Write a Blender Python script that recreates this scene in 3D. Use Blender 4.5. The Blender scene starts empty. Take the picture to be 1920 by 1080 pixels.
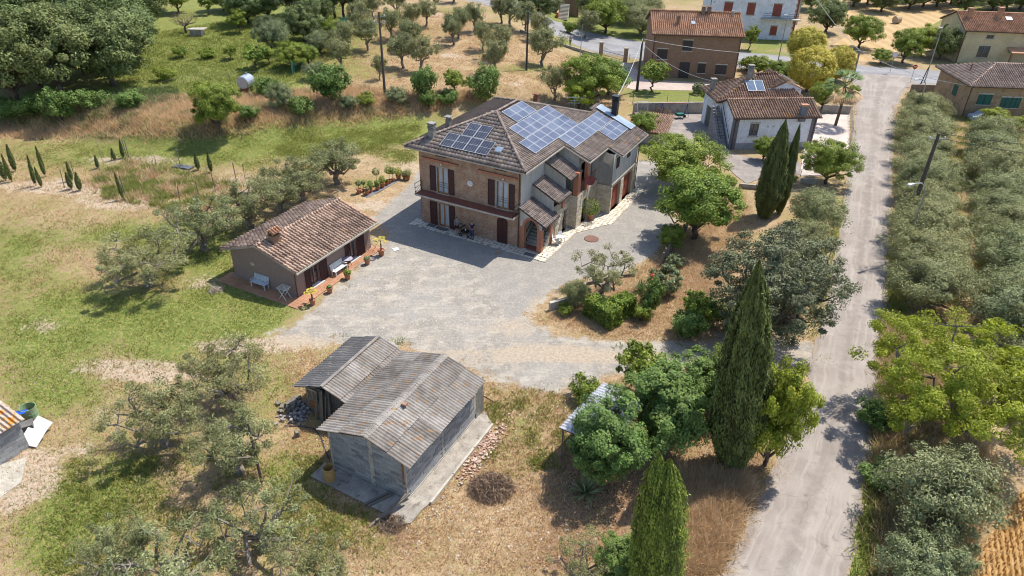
import bpy, math, random
import numpy as np
from mathutils import Vector, Matrix
random.seed(7); rng = np.random.default_rng(11)
R_ = math.radians
S_ = bpy.context.scene
COL = S_.collection
# ------------------------------------------------------------------ camera
HC = 29.5; FPX = 1331.0; PITCH = R_(31.7); ROLL = R_(1.35)
FW = np.array([0, math.cos(PITCH), -math.sin(PITCH)]); r0 = np.array([1., 0, 0]); u0 = np.cross(r0, FW)
RT = math.cos(ROLL)*r0 + math.sin(ROLL)*u0; UP = np.cross(RT, FW)
CAM = np.array([0, 0, HC])
cd = bpy.data.cameras.new('camera'); cam = bpy.data.objects.new('camera', cd); COL.objects.link(cam)
cd.sensor_width = 36; cd.lens = 36*FPX/1920; cd.clip_end = 4000; cd.clip_start = .5
M = Matrix.Identity(4)
for i in range(3):
    M[i][0] = RT[i]; M[i][1] = UP[i]; M[i][2] = -FW[i]; M[i][3] = CAM[i]
cam.matrix_world = M
S_.camera = cam
# ------------------------------------------------------------------ light
SUN_AZ, SUN_EL = R_(38), R_(60)
w = bpy.data.worlds.new('World'); S_.world = w; w.use_nodes = True
nt = w.node_tree; nt.nodes.clear()
sky = nt.nodes.new('ShaderNodeTexSky'); sky.sky_type = 'NISHITA'; sky.sun_disc = False
sky.sun_elevation = SUN_EL; sky.sun_rotation = math.pi/2 - SUN_AZ; sky.air_density = 1.0; sky.dust_density = .8
bg = nt.nodes.new('ShaderNodeBackground'); bg.inputs[1].default_value = 0.15
ow = nt.nodes.new('ShaderNodeOutputWorld'); nt.links.new(sky.outputs[0], bg.inputs[0]); nt.links.new(bg.outputs[0], ow.inputs[0])
sl = bpy.data.lights.new('sun', 'SUN'); sl.energy = 4.4; sl.angle = R_(.5); sl.color = (1, .95, .86)
so = bpy.data.objects.new('sun', sl); COL.objects.link(so)
sd = Vector((math.cos(SUN_EL)*math.cos(SUN_AZ), math.cos(SUN_EL)*math.sin(SUN_AZ), math.sin(SUN_EL)))
so.rotation_euler = sd.to_track_quat('Z', 'Y').to_euler(); so.location = (30, 40, 80)
vs = S_.view_settings; vs.view_transform = 'Standard'; vs.look = 'None'; vs.exposure = 0.58; vs.gamma = 1
try: vs.use_curve_mapping = False
except Exception: pass
try:
    S_.cycles.filter_width = 1.05; S_.cycles.max_bounces = 5; S_.cycles.diffuse_bounces = 3; S_.cycles.transparent_max_bounces = 6
except Exception: pass
# ------------------------------------------------------------------ ground shape and placing
TOE = [(-140, 92), (-60, 80), (-49, 76.5), (-40, 74.5), (-34, 75), (-27, 78), (-20, 82.5), (-12, 85.5), (-4, 91), (6, 95), (14, 98), (60, 140)]
def sstep(x): x = np.clip(x, 0, 1); return x*x*(3-2*x)
def hz(x, y):
    x = np.asarray(x, float); y = np.asarray(y, float)
    ty = np.interp(x, [a for a, b in TOE], [b for a, b in TOE])
    return 2.3*sstep((y-ty)/5.5)*(1-sstep((x+4)/18)) + 1.4*sstep((y-ty-14)/40)*(1-sstep((x+4)/18))
def P(px, py, z=0.):
    d = FW + (px-960)/FPX*RT - (py-540)/FPX*UP
    return CAM + d*((z-HC)/d[2])
def at(px, py):
    z = 0.
    for _ in range(12): q = P(px, py, z); z = .5*z + .5*float(hz(q[0], q[1]))
    q = P(px, py, z); return Vector((q[0], q[1], float(hz(q[0], q[1]))))
def proj(p):
    v = np.array(p) - CAM; return 960+FPX*(v@RT)/(v@FW), 540-FPX*(v@UP)/(v@FW)
# ------------------------------------------------------------------ materials
MATS = {}
class NT:
    def __init__(s, name, rough=.8, spec=.3, metal=0):
        s.m = bpy.data.materials.new(name); s.m.use_nodes = True; s.t = s.m.node_tree; s.b = s.t.nodes['Principled BSDF']
        s.b.inputs['Roughness'].default_value = rough; s.b.inputs['Specular IOR Level'].default_value = spec; s.b.inputs['Metallic'].default_value = metal
        MATS[name] = s.m
    def n(s, typ, **k):
        o = s.t.nodes.new(typ)
        for a, b in k.items(): setattr(o, a, b)
        return o
    def l(s, a, b): s.t.links.new(a, b)
    def val(s, sock, v):
        if hasattr(v, 'is_linked') or hasattr(v, 'links'): s.l(v, sock)
        else: sock.default_value = v
    def coord(s, kind='Object', scale=(1, 1, 1)):
        c = s.n('ShaderNodeTexCoord'); m = s.n('ShaderNodeMapping'); m.inputs['Scale'].default_value = scale
        s.l(c.outputs[kind], m.inputs[0]); return m.outputs[0]
    def noise(s, vec, scale, detail=4, rough=.55):
        o = s.n('ShaderNodeTexNoise'); o.inputs['Scale'].default_value = scale; o.inputs['Detail'].default_value = detail; o.inputs['Roughness'].default_value = rough
        if vec is not None: s.l(vec, o.inputs['Vector'])
        return o.outputs[0]
    def math(s, op, a, b=None, c=None, clamp=False):
        o = s.n('ShaderNodeMath', operation=op, use_clamp=clamp); s.val(o.inputs[0], a)
        if b is not None: s.val(o.inputs[1], b)
        if c is not None: s.val(o.inputs[2], c)
        return o.outputs[0]
    def mix(s, f, a, b, mode='MIX'):
        o = s.n('ShaderNodeMix', data_type='RGBA', blend_type=mode); s.val(o.inputs[0], f)
        for k, v in ((6, a), (7, b)):
            if isinstance(v, tuple): o.inputs[k].default_value = v + (1,)
            else: s.l(v, o.inputs[k])
        return o.outputs[2]
    def ramp(s, f, lo, hi):
        o = s.n('ShaderNodeMapRange', interpolation_type='SMOOTHSTEP'); s.val(o.inputs[0], f); o.inputs[1].default_value = lo; o.inputs[2].default_value = hi; return o.outputs[0]
    def attr(s, name): return s.n('ShaderNodeAttribute', attribute_name=name)
    def color(s, c):
        if isinstance(c, tuple): s.b.inputs['Base Color'].default_value = c + (1,)
        else: s.l(c, s.b.inputs['Base Color'])
    def bump(s, h, strength=.3, dist=.05):
        o = s.n('ShaderNodeBump'); o.inputs['Strength'].default_value = strength; o.inputs['Distance'].default_value = dist; s.l(h, o.inputs['Height']); s.l(o.outputs[0], s.b.inputs['Normal'])
def mat(name, c1, c2=None, scale=4, rough=.8, bump=0, spec=.3, metal=0, v=0, lo=.35, hi=.65, stretch=(1, 1, 1), c3=None, s3=14, lo3=.6, hi3=.68):
    """noise-mixed colour; v>0 mixes by the per-piece attribute as well; c3 adds spots (lichen, stains)"""
    if name in MATS: return MATS[name]
    t = NT(name, rough, spec, metal); vec = t.coord('Object', stretch)
    if c2 is None: c2 = tuple(x*.8 for x in c1)
    nz = t.noise(vec, scale, 5); f = t.ramp(nz, lo, hi)
    if v:
        a = t.attr('v').outputs['Fac']; f = t.math('ADD', t.math('MULTIPLY', f, 1-v), t.math('MULTIPLY', a, v), clamp=True)
    c = t.mix(f, c1, c2)
    if c3: c = t.mix(t.ramp(t.noise(vec, s3, 3), lo3, hi3), c, c3)
    pt = t.noise(vec, .45, 4, .6); c = t.mix(t.math('MULTIPLY', t.ramp(pt, .45, .62), .35), c, tuple(x*.62 for x in c1)); g = t.noise(vec, scale*6, 3); c = t.mix(.35, c, t.mix(t.ramp(g, .3, .7), tuple([.45]*3), tuple([1.]*3)), 'MULTIPLY')
    t.color(c)
    if bump: t.bump(g, bump, .03)
    return t.m
def brick_mat(name, c1, c2, mortar, bw=.25, bh=.065, msize=.008, blotch=None, rough=.85):
    t = NT(name, rough, .2); c = t.n('ShaderNodeTexCoord'); sx = t.n('ShaderNodeSeparateXYZ'); t.l(c.outputs['Object'], sx.inputs[0])
    cx = t.n('ShaderNodeCombineXYZ'); t.l(t.math('ADD', sx.outputs[0], sx.outputs[1]), cx.inputs[0]); t.l(sx.outputs[2], cx.inputs[1])
    b = t.n('ShaderNodeTexBrick'); t.l(cx.outputs[0], b.inputs['Vector'])
    b.inputs['Color1'].default_value = c1+(1,); b.inputs['Color2'].default_value = c2+(1,); b.inputs['Mortar'].default_value = mortar+(1,)
    b.inputs['Scale'].default_value = 1; b.inputs['Brick Width'].default_value = bw; b.inputs['Row Height'].default_value = bh; b.inputs['Mortar Size'].default_value = msize; b.inputs['Bias'].default_value = -.1
    col = b.outputs[0]; o = t.coord('Object'); n1 = t.noise(o, 1.3, 6)
    if blotch: col = t.mix(t.math('MULTIPLY', t.ramp(n1, .45, .62), .7), col, blotch)
    col = t.mix(.4, col, t.mix(t.ramp(t.noise(o, 9, 4), .3, .7), (.5, .5, .5), (1, 1, 1)), 'MULTIPLY')
    t.color(col); t.bump(t.noise(o, 30, 2), .3, .02); return t.m
def leaf_mat(name, dark, mid, light, trans=.3, rough=.6):
    if name in MATS: return MATS[name]
    t = NT(name, rough, .25); a = t.attr('v').outputs['Fac']; oi = t.n('ShaderNodeObjectInfo')
    c = t.mix(t.ramp(a, 0, .6), dark, mid); c = t.mix(t.ramp(a, .55, 1), c, light)
    big = t.noise(t.coord('Object'), .9, 3); c = t.mix(t.math('MULTIPLY', t.ramp(big, .42, .6), .3), c, light); c = t.mix(t.math('MULTIPLY', t.ramp(t.noise(t.coord('Object'), 1.7, 3), .45, .6), .3), c, dark); c = t.mix(t.math('MULTIPLY', t.ramp(t.noise(t.coord('Object'), 2.6, 3), .52, .66), .3), c, tuple(x*y for x, y in zip(light, (1.1, .86, .6))))
    c = t.mix(t.math('MULTIPLY', oi.outputs['Random'], .22), c, tuple(x*y for x, y in zip(light, (1.15, .85, .7))))
    t.color(c); tr = t.n('ShaderNodeBsdfTranslucent'); t.l(c, tr.inputs[0]); ms = t.n('ShaderNodeMixShader'); ms.inputs[0].default_value = trans
    out = t.t.nodes['Material Output']; t.l(t.b.outputs[0], ms.inputs[1]); t.l(tr.outputs[0], ms.inputs[2]); t.l(ms.outputs[0], out.inputs[0]); return t.m
m_plaster = mat('plaster', (.56, .53, .475), (.46, .43, .38), 1.5, .9, .15, stretch=(1.6, 1.6, .3))
m_cottage = brick_mat('cottage_brick', (.26, .18, .15), (.32, .225, .185), (.30, .24, .21), .25, .07, .01, (.28, .2, .165))
m_brick = brick_mat('old_brick', (.27, .135, .085), (.44, .25, .165), (.40, .31, .23), .26, .07, .010, (.44, .32, .22))
m_brickr = brick_mat('red_brick', (.40, .13, .07), (.46, .18, .10), (.40, .26, .18), .26, .07, .008)
m_brickb = brick_mat('brown_brick', (.20, .115, .07), (.29, .175, .115), (.30, .22, .155), .3, .09, .012, (.27, .18, .12))
m_bricky = brick_mat('tan_brick', (.34, .235, .14), (.42, .30, .19), (.38, .31, .22), .3, .09, .01, (.28, .18, .1))
m_white = mat('white_paint', (.74, .74, .72), (.66, .66, .64), 3, .6, .05)
m_whitewall = mat('whitewash', (.80, .82, .86), (.72, .74, .77), 1.2, .9, .1, c3=(.45, .44, .42), s3=2)
m_cream = mat('cream_render', (.56, .47, .30), (.50, .42, .27), 1.2, .9, .1)
m_conc = mat('concrete', (.42, .38, .33), (.30, .27, .235), 1.2, .95, .4, c3=(.20, .18, .15), s3=2.5)
m_concl = mat('pale_concrete', (.52, .48, .41), (.42, .38, .32), 2, .9, .3)
m_block = mat('concrete_block', (.17, .175, .19), (.42, .42, .42), 3, .95, .5, v=.75)
m_blockw = mat('block_wall_base', (.34, .335, .33), (.30, .295, .29), 2, .95, .4)
m_stone = mat('cladding_stone', (.46, .38, .27), (.66, .58, .45), 3, .9, .5, v=.7)
m_mortar = mat('mortar', (.42, .36, .28), (.36, .3, .23), 5, .95, .3)
m_flag = mat('flagstone', (.62, .54, .43), (.74, .68, .58), 2, .75, .3, v=.6, c3=(.50, .36, .24), s3=3)
m_terra = mat('terracotta_tile', (.40, .20, .115), (.50, .27, .165), 2, .8, .2, v=.6)
m_balc = mat('balcony_tile', (.28, .10, .065), (.24, .085, .055), 3, .7, .1)
m_pot = mat('terracotta_pot', (.46, .19, .10), (.36, .14, .08), 5, .8, .1)
m_tile = mat('concrete_roof_tile', (.13, .098, .085), (.34, .27, .23), 1.2, .85, .4, v=.6, c3=(.42, .26, .10), s3=1.6, lo3=.63, hi3=.7)
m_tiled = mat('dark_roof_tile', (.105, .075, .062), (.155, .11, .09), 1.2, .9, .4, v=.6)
m_coppi = mat('old_clay_tile', (.21, .135, .097), (.67, .485, .365), 1.5, .85, .4, v=.8, c3=(.50, .25, .10), s3=2, lo3=.65, hi3=.75)
m_coppio = mat('orange_clay_tile', (.34, .165, .09), (.66, .38, .24), 1.2, .85, .4, v=.8, c3=(.28, .16, .1), s3=2)
m_coppib = mat('brown_clay_tile', (.22, .13, .09), (.50, .32, .22), 1.2, .85, .4, v=.8, c3=(.58, .27, .07), s3=.9, lo3=.62, hi3=.72)
m_coppip = mat('pale_clay_tile', (.30, .20, .155), (.56, .42, .33), 1.2, .85, .4, v=.8, c3=(.55, .3, .1), s3=1.0, lo3=.66, hi3=.74)
m_tileunder = mat('roof_underlay', (.09, .07, .06), (.07, .055, .05), 2)
m_wood = mat('brown_shutter_wood', (.075, .026, .022), (.055, .02, .018), 6, .55, .1, stretch=(1, 1, 6))
m_frame = mat('honey_wood', (.42, .19, .05), (.34, .15, .04), 6, .5, .1)
m_garage = mat('garage_wood', (.33, .085, .05), (.26, .065, .04), 4, .55, .1, stretch=(1, 1, 5))
m_oldwood = mat('weathered_wood', (.26, .225, .185), (.14, .12, .10), 4, .9, .5, v=.5, stretch=(4, 4, .8))
m_bark = mat('bark', (.17, .125, .095), (.09, .065, .05), 5, .95, .6, stretch=(1, 1, .4))
m_barkg = mat('grey_bark', (.30, .26, .22), (.15, .125, .10), 5, .95, .6, stretch=(1, 1, .4))
m_dark = mat('dark_metal', (.035, .03, .028), (.05, .045, .04), 8, .5)
m_gutter = mat('brown_gutter', (.10, .055, .04), (.08, .045, .035), 5, .5)
m_galv = mat('galvanised_metal', (.42, .43, .44), (.30, .31, .32), 4, .45, .05, metal=.6)
m_rust = mat('rusty_metal', (.22, .10, .05), (.30, .15, .08), 5, .8, .2)
m_curt = mat('curtain', (.52, .56, .60), (.40, .44, .48), 8, .9, stretch=(1, 1, .1))
m_black = mat('black_cloth', (.015, .015, .018), (.022, .022, .025), 6, .8)
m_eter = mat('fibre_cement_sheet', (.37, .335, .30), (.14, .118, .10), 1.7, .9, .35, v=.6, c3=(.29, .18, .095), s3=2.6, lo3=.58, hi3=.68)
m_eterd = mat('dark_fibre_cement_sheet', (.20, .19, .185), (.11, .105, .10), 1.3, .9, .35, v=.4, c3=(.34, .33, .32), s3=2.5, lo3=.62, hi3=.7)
m_pave = mat('grey_slab', (.30, .29, .29), (.24, .235, .24), 2, .9, .2)
m_skin = mat('skin', (.42, .25, .17), (.38, .22, .15), 5, .6)
m_pvline = mat('panel_line', (.62, .64, .66), (.55, .57, .6), 4, .4)
def glassy(name, c1, c2, scale=1.2, rough=.12):
    t = NT(name, rough, .55); o = t.coord('Object'); a = t.attr('v').outputs['Fac']
    t.color(t.mix(t.ramp(t.noise(o, scale, 6), .4, .7), c1, c2)); return t.m
m_pvblue = glassy('blue_solar_cells', (.03, .048, .105), (.085, .11, .17), .9, .38)
m_pvblack = glassy('dark_solar_cells', (.035, .038, .058), (.055, .06, .085), 1.5, .25)
m_thermal = glassy('pale_solar_glass', (.16, .22, .30), (.28, .35, .42), .7, .4)
m_glass = glassy('window_glass', (.03, .04, .05), (.06, .075, .09), 2, .06)
L_olive = leaf_mat('olive_leaves', (.065, .082, .03), (.215, .245, .10), (.43, .45, .23), .22)
L_oliveg = leaf_mat('green_olive_leaves', (.065, .085, .032), (.215, .25, .10), (.42, .45, .22), .22)
L_oak = leaf_mat('dark_oak_leaves', (.035, .06, .018), (.125, .18, .055), (.29, .35, .14), .25)
L_green = leaf_mat('bright_leaves', (.045, .09, .012), (.17, .265, .035), (.36, .43, .08), .3)
L_lime = leaf_mat('yellow_green_leaves', (.08, .12, .012), (.25, .34, .03), (.46, .53, .08), .35)
L_dgreen = leaf_mat('deep_green_leaves', (.03, .07, .016), (.12, .215, .045), (.26, .38, .11), .25)
L_cyp = leaf_mat('cypress_needles', (.028, .04, .014), (.08, .105, .03), (.17, .21, .06), .1)
L_cypl = leaf_mat('light_cypress_needles', (.045, .07, .016), (.125, .175, .03), (.28, .35, .06), .15)
L_cedar = leaf_mat('cedar_needles', (.03, .045, .024), (.105, .135, .075), (.26, .30, .17), .1)
L_yel = leaf_mat('golden_leaves', (.26, .24, .03), (.50, .46, .07), (.68, .63, .15), .35)
L_dry = leaf_mat('dry_grass_blades', (.38, .25, .14), (.58, .42, .25), (.78, .63, .41), .4)
L_grass = leaf_mat('grass_blades', (.10, .14, .03), (.23, .29, .06), (.42, .43, .14), .45)
L_twig = leaf_mat('dead_twigs', (.10, .07, .05), (.19, .14, .10), (.30, .23, .17), 0)
L_gbush = leaf_mat('grey_green_leaves', (.05, .075, .03), (.18, .225, .10), (.40, .45, .24), .18)
# ------------------------------------------------------------------ mesh building
def setp(o, label=None, cat=None, group=None, kind=None):
    if label: o['label'] = label
    if cat: o['category'] = cat
    if group: o['group'] = group
    if kind: o['kind'] = kind
    return o
def thing(name, loc, label, cat, group=None, rz=0):
    o = bpy.data.objects.new(name, None); COL.objects.link(o); o.location = loc; o.rotation_euler = (0, 0, rz); o.empty_display_size = .2
    return setp(o, label, cat, group)
def link(name, me, parent=None, loc=None, rz=None):
    o = bpy.data.objects.new(name, me); COL.objects.link(o)
    if parent is not None: o.parent = parent
    if loc is not None: o.location = loc
    if rz is not None: o.rotation_euler = (0, 0, rz)
    return o
def copy_tree(o, parent=None):
    c = o.copy(); COL.objects.link(c); c.parent = parent
    for ch in list(o.children): copy_tree(ch, c)
    return c
class MB:
    def __init__(s): s.v = []; s.f = []; s.a = []
    def quad(s, *p, a=.5):
        n = len(s.v); s.v += [tuple(q) for q in p]; s.f.append(tuple(range(n, n+len(p)))); s.a.append(a); return s
    def box(s, x0, y0, z0, x1, y1, z1, a=.5, rz=0, c=None):
        n = len(s.v); pts = [(x0, y0, z0), (x1, y0, z0), (x1, y1, z0), (x0, y1, z0), (x0, y0, z1), (x1, y0, z1), (x1, y1, z1), (x0, y1, z1)]
        if rz:
            cx, cy = c or ((x0+x1)/2, (y0+y1)/2); co, si = math.cos(rz), math.sin(rz)
            pts = [(cx+(x-cx)*co-(y-cy)*si, cy+(x-cx)*si+(y-cy)*co, z) for x, y, z in pts]
        s.v += pts
        for f in ((0, 3, 2, 1), (4, 5, 6, 7), (0, 1, 5, 4), (1, 2, 6, 5), (2, 3, 7, 6), (3, 0, 4, 7)): s.f.append(tuple(n+i for i in f)); s.a.append(a)
        return s
    def prism(s, pts, z0, z1, a=.5):
        n = len(s.v); k = len(pts); s.v += [(x, y, z0) for x, y in pts] + [(x, y, z1) for x, y in pts]
        s.f.append(tuple(n+k+i for i in range(k))); s.f.append(tuple(n+k-1-i for i in range(k))); s.a += [a, a]
        for i in range(k): j = (i+1) % k; s.f.append((n+i, n+j, n+k+j, n+k+i)); s.a.append(a)
        return s
    def slab(s, pts, th, a=.5):
        """3D polygon (top) thickened downwards"""
        n = len(s.v); k = len(pts); s.v += [tuple(p) for p in pts] + [(p[0], p[1], p[2]-th) for p in pts]
        s.f.append(tuple(n+i for i in range(k))); s.f.append(tuple(n+2*k-1-i for i in range(k))); s.a += [a, a]
        for i in range(k): j = (i+1) % k; s.f.append((n+j, n+i, n+k+i, n+k+j)); s.a.append(a)
        return s
    def bar(s, p, q, w, h=None, a=.5):
        p = Vector(p); q = Vector(q); h = h or w; d = (q-p).normalized(); u = d.cross(Vector((0, 0, 1)))
        if u.length < .01: u = Vector((1, 0, 0))
        u.normalize(); v = u.cross(d); n = len(s.v)
        for e in (p, q):
            for i, j in ((-1, -1), (1, -1), (1, 1), (-1, 1)): s.v.append(tuple(e+u*i*w/2+v*j*h/2))
        for f in ((3, 2, 1, 0), (4, 5, 6, 7), (0, 1, 5, 4), (1, 2, 6, 5), (2, 3, 7, 6), (3, 0, 4, 7)): s.f.append(tuple(n+i for i in f)); s.a.append(a)
        return s
    def tube(s, pts, rad, k=6, a=.5, caps=True):
        pts = [Vector(p) for p in pts]; n0 = len(s.v)
        if not hasattr(rad, '__len__'): rad = [rad]*len(pts)
        for i, p in enumerate(pts):
            d = (pts[min(i+1, len(pts)-1)]-pts[max(i-1, 0)]).normalized(); u = d.cross(Vector((.3, .9, .05)) if abs(d.y) < .9 else Vector((1, 0, 0))).normalized(); v = d.cross(u)
            for j in range(k): t = 2*math.pi*j/k; s.v.append(tuple(p+u*math.cos(t)*rad[i]+v*math.sin(t)*rad[i]))
        for i in range(len(pts)-1):
            for j in range(k): b = n0+i*k; s.f.append((b+j, b+(j+1) % k, b+k+(j+1) % k, b+k+j)); s.a.append(a)
        if caps:
            s.f.append(tuple(n0+k-1-j for j in range(k))); s.f.append(tuple(n0+(len(pts)-1)*k+j for j in range(k))); s.a += [a, a]
        return s
    def lathe(s, prof, k=12, c=(0, 0, 0), a=.5):
        n0 = len(s.v)
        for r, z in prof:
            for j in range(k): t = 2*math.pi*j/k; s.v.append((c[0]+r*math.cos(t), c[1]+r*math.sin(t), c[2]+z))
        for i in range(len(prof)-1):
            for j in range(k): b = n0+i*k; s.f.append((b+j, b+(j+1) % k, b+k+(j+1) % k, b+k+j)); s.a.append(a)
        return s
    def mesh(s, name, m):
        me = bpy.data.meshes.new(name); me.from_pydata(s.v, [], s.f); me.materials.append(m)
        at_ = me.attributes.new('v', 'FLOAT', 'FACE'); at_.data.foreach_set('value', s.a); me.update(); return me
    def build(s, name, m, parent=None, loc=None, rz=None, **k):
        o = link(name, s.mesh(name, m), parent, loc, rz); return setp(o, **k)
def np_mesh(name, V, F, m, va=None, smooth=False, dom='FACE'):
    me = bpy.data.meshes.new(name); F = np.asarray(F); k = F.shape[1]
    me.vertices.add(len(V)); me.vertices.foreach_set('co', np.asarray(V, np.float32).ravel())
    me.loops.add(F.size); me.loops.foreach_set('vertex_index', F.astype(np.int32).ravel())
    me.polygons.add(len(F)); me.polygons.foreach_set('loop_start', np.arange(0, F.size, k, dtype=np.int32))
    try: me.polygons.foreach_set('loop_total', np.full(len(F), k, np.int32))
    except Exception: pass
    if va is not None: a = me.attributes.new('v', 'FLOAT', dom); a.data.foreach_set('value', np.asarray(va, np.float32))
    me.materials.append(m); me.update(calc_edges=True)
    if smooth: me.polygons.foreach_set('use_smooth', np.ones(len(F), bool))
    return me
def unit(a): return a/np.maximum(np.linalg.norm(a, axis=1, keepdims=True), 1e-6)
def leaves(pos, nrm, ln, wd, val, updir=None, jit=.6, g=rng):
    """one bent quad per leaf or leaf spray"""
    n = len(pos); N = unit(nrm + g.normal(0, jit, (n, 3)))
    A = g.normal(0, 1, (n, 3)) if updir is None else np.array(updir)[None] + g.normal(0, .35, (n, 3))
    T = unit(A - (A*N).sum(1, keepdims=True)*N); B = np.cross(N, T)
    ln = (ln*g.uniform(.6, 1.3, n))[:, None]; wd = (wd*g.uniform(.6, 1.3, n))[:, None]
    V = np.stack([pos-T*ln/2, pos+B*wd/2, pos+T*ln/2, pos-B*wd/2], 1).reshape(-1, 3)
    F = np.arange(4*n).reshape(n, 4)
    return V, F, val
def cat(parts):
    V = []; F = []; A = []; o = 0
    for v, f, a in parts: V.append(v); F.append(f+o); A.append(a); o += len(v)
    return np.concatenate(V), np.concatenate(F), np.concatenate(A)
def sphere_pts(n, g=rng): return unit(g.normal(0, 1, (n, 3)))
# ------------------------------------------------------------------ plants
def wav(p, q, n, amp, g):
    p = np.array(p, float); q = np.array(q, float); L = np.linalg.norm(q-p); out = []
    for i in range(n+1):
        t = i/n; e = g.normal(0, amp*L, 3)*math.sin(math.pi*t); out.append(p+(q-p)*t+e)
    return out
def tree_meshes(name, seed, H, R, trunk_h, tr, ntip, nleaf, ll, lw, br, lm, bm, nl=6, wob=.06, flat=.75, low=-.55, outer=.45, jit=.5, up=.4, bushy=False, tipvar=.5, lean=0.):
    g = np.random.default_rng(seed); zc = trunk_h + (H-trunk_h)*.5; Rz = (H-trunk_h)*.5
    d = sphere_pts(ntip, g); lob = sphere_pts(7, g); w_ = g.uniform(-.3, .34, 7)
    rr = g.uniform(0, 1, ntip)**outer*(1+(outer > .2)*((np.maximum(d@lob.T, 0)**3)*w_).sum(1))
    tips = d*rr[:, None]; tips[:, 2] = np.where(tips[:, 2] < low, low+g.uniform(-.08, .08, ntip), tips[:, 2])
    tips = tips*np.array([R-br*.7, R-br*.7, Rz-br*.5]) + np.array([lean, 0, zc])
    cv = g.uniform(0, 1, ntip)
    idx = np.repeat(np.arange(ntip), nleaf//ntip); n = len(idx)
    off = sphere_pts(n, g)*(g.uniform(0, 1, n)**.4)[:, None]; bs = br*g.uniform(.45, 1.3, ntip)
    pos = tips[idx] + off*bs[idx][:, None]*np.array([1, 1, flat])
    ctr = unit(pos-np.array([lean, 0, zc-.3*Rz])); nrm = off*.7 + ctr*.7 + np.array([0, 0, up])
    val = np.clip(cv[idx]*tipvar + g.uniform(0, 1, n)*(1-tipvar), 0, 1)
    V, F, A = leaves(pos, nrm, ll, lw, val, None, jit, g)
    V[:, 2] = np.maximum(V[:, 2], .03)
    crown = np_mesh(name+'_crown', V, F, lm, A)
    mb = MB(); base = (0, 0, -.2); top = (lean*.4, 0, trunk_h)
    if not bushy:
        pts = wav(base, top, 4, wob, g); mb.tube(pts, [tr*1.45, tr*1.05, tr, tr*.92, tr*.85], 8)
    ends = [tips[g.integers(ntip)]]
    while len(ends) < nl:
        dd = np.min([np.linalg.norm(tips-e, axis=1) for e in ends], axis=0); ends.append(tips[int(np.argmax(dd*g.uniform(.7, 1, ntip)))])
    limbs = []
    for e in ends:
        s0 = np.array(top)-np.array([0, 0, g.uniform(0, .25)*trunk_h]); e2 = s0+(e-s0)*.88
        if bushy: s0 = np.array([g.normal(0, .1), g.normal(0, .1), 0.])
        p = wav(s0, e2, 5, wob*1.2, g); mb.tube(p, [tr*.62, tr*.5, tr*.4, tr*.3, tr*.2, tr*.1], 5, a=.3); limbs.append(np.array(p))
    allp = np.concatenate(limbs)
    for t in tips[::max(1, ntip//46)]:
        k = int(np.argmin(np.linalg.norm(allp-t, axis=1)+.4*np.maximum(allp[:, 2]-t[2], 0))); s0 = allp[k]
        mb.tube(wav(s0, t, 2, wob, g), [tr*.16, tr*.1, tr*.04], 4, a=.2, caps=False)
    return crown, mb.mesh(name+'_trunk', bm)
def cyp_meshes(name, seed, H, R, n, lm, double=False, full=.35, ls=.26):
    g = np.random.default_rng(seed); sp = [(0, 0, H, R)]
    if double: sp = [(-R*.1, 0, H*.975, R*.9), (R*.24, R*.1, H, R*.66), (.05*R, -R*.12, H*.93, R*.86)]
    parts = []; core = MB()
    for k, (cx, cy, h, r) in enumerate(sp):
        m = n//len(sp); u = g.uniform(0, 1, m)**1.15; t = g.uniform(0, 2*math.pi, m)
        prof = lambda u: (np.minimum(1, full*1.3+u*2.6))*(1-np.clip(u, 0, 1)**(4.5 if double else 2.6))**.9
        lump = 1+.07*np.sin(t*5+u*9)+.06*np.sin(t*8-u*17+k)+.05*np.sin(u*46+t*4)+.07*np.sin(t*13+2.2*np.sin(u*7+t))*(.4+u)+.03*np.sin(t*23+u*50)+g.normal(0, .055, m)
        rad = r*prof(u)*lump*g.uniform(.86, 1.02, m)
        pos = np.stack([cx+np.cos(t)*rad, cy+np.sin(t)*rad, .25+u*(h-.3)], 1); nrm = np.stack([np.cos(t), np.sin(t), np.full(m, .35)], 1)
        val = np.clip(.5*(lump-.84)/.3+g.uniform(0, .55, m), 0, 1)
        parts.append(leaves(pos, nrm, ls*1.5, ls*.6, val, (0, 0, 1), .45, g))
        pr = [(float(r*prof(x)*.84), .25+x*(h-.35)) for x in np.linspace(0, 1, 14)]; pr[0] = (r*.1, .2)
        core.lathe(pr, 14, (cx, cy, 0), a=.05)
    V, F, A = cat(parts); cv = np.array(core.v); cf = np.array(core.f)
    me = np_mesh(name+'_crown', np.concatenate([V, cv]), np.concatenate([F, cf+len(V)]), lm, np.concatenate([A, np.full(len(cf), .08)]))
    tb = MB().tube([(0, 0, -.2), (0, 0, .5), (0, 0, H*.5)], [R*.16, R*.12, R*.05], 7)
    return me, tb.mesh(name+'_trunk', m_bark)
KINDS = {}
def kind(k, *meshes): KINDS.setdefault(k, []).append(meshes)
for i in range(3): kind('old_olive', *tree_meshes('old_olive', 20+i, 4.4, 3.0, 1.05, .24, 66, 16500, .17, .045, .55, L_olive, m_barkg, 7, .12, .7, -.5, .42, .8, .3))
for i in range(3): kind('sparse_olive', *tree_meshes('sparse_olive', 40+i, 4.2, 2.6, 1.0, .22, 50, 6500, .17, .045, .45, L_olive, m_barkg, 8, .13, .7, -.35, .35, .8, .3))
for i in range(3): kind('round_olive', *tree_meshes('round_olive', 60+i, 4.6, 3.1, .6, .22, 150, 30000, .2, .05, .66, L_oliveg, m_barkg, 6, .08, .85, -.85, .5, .65, .5))
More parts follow.
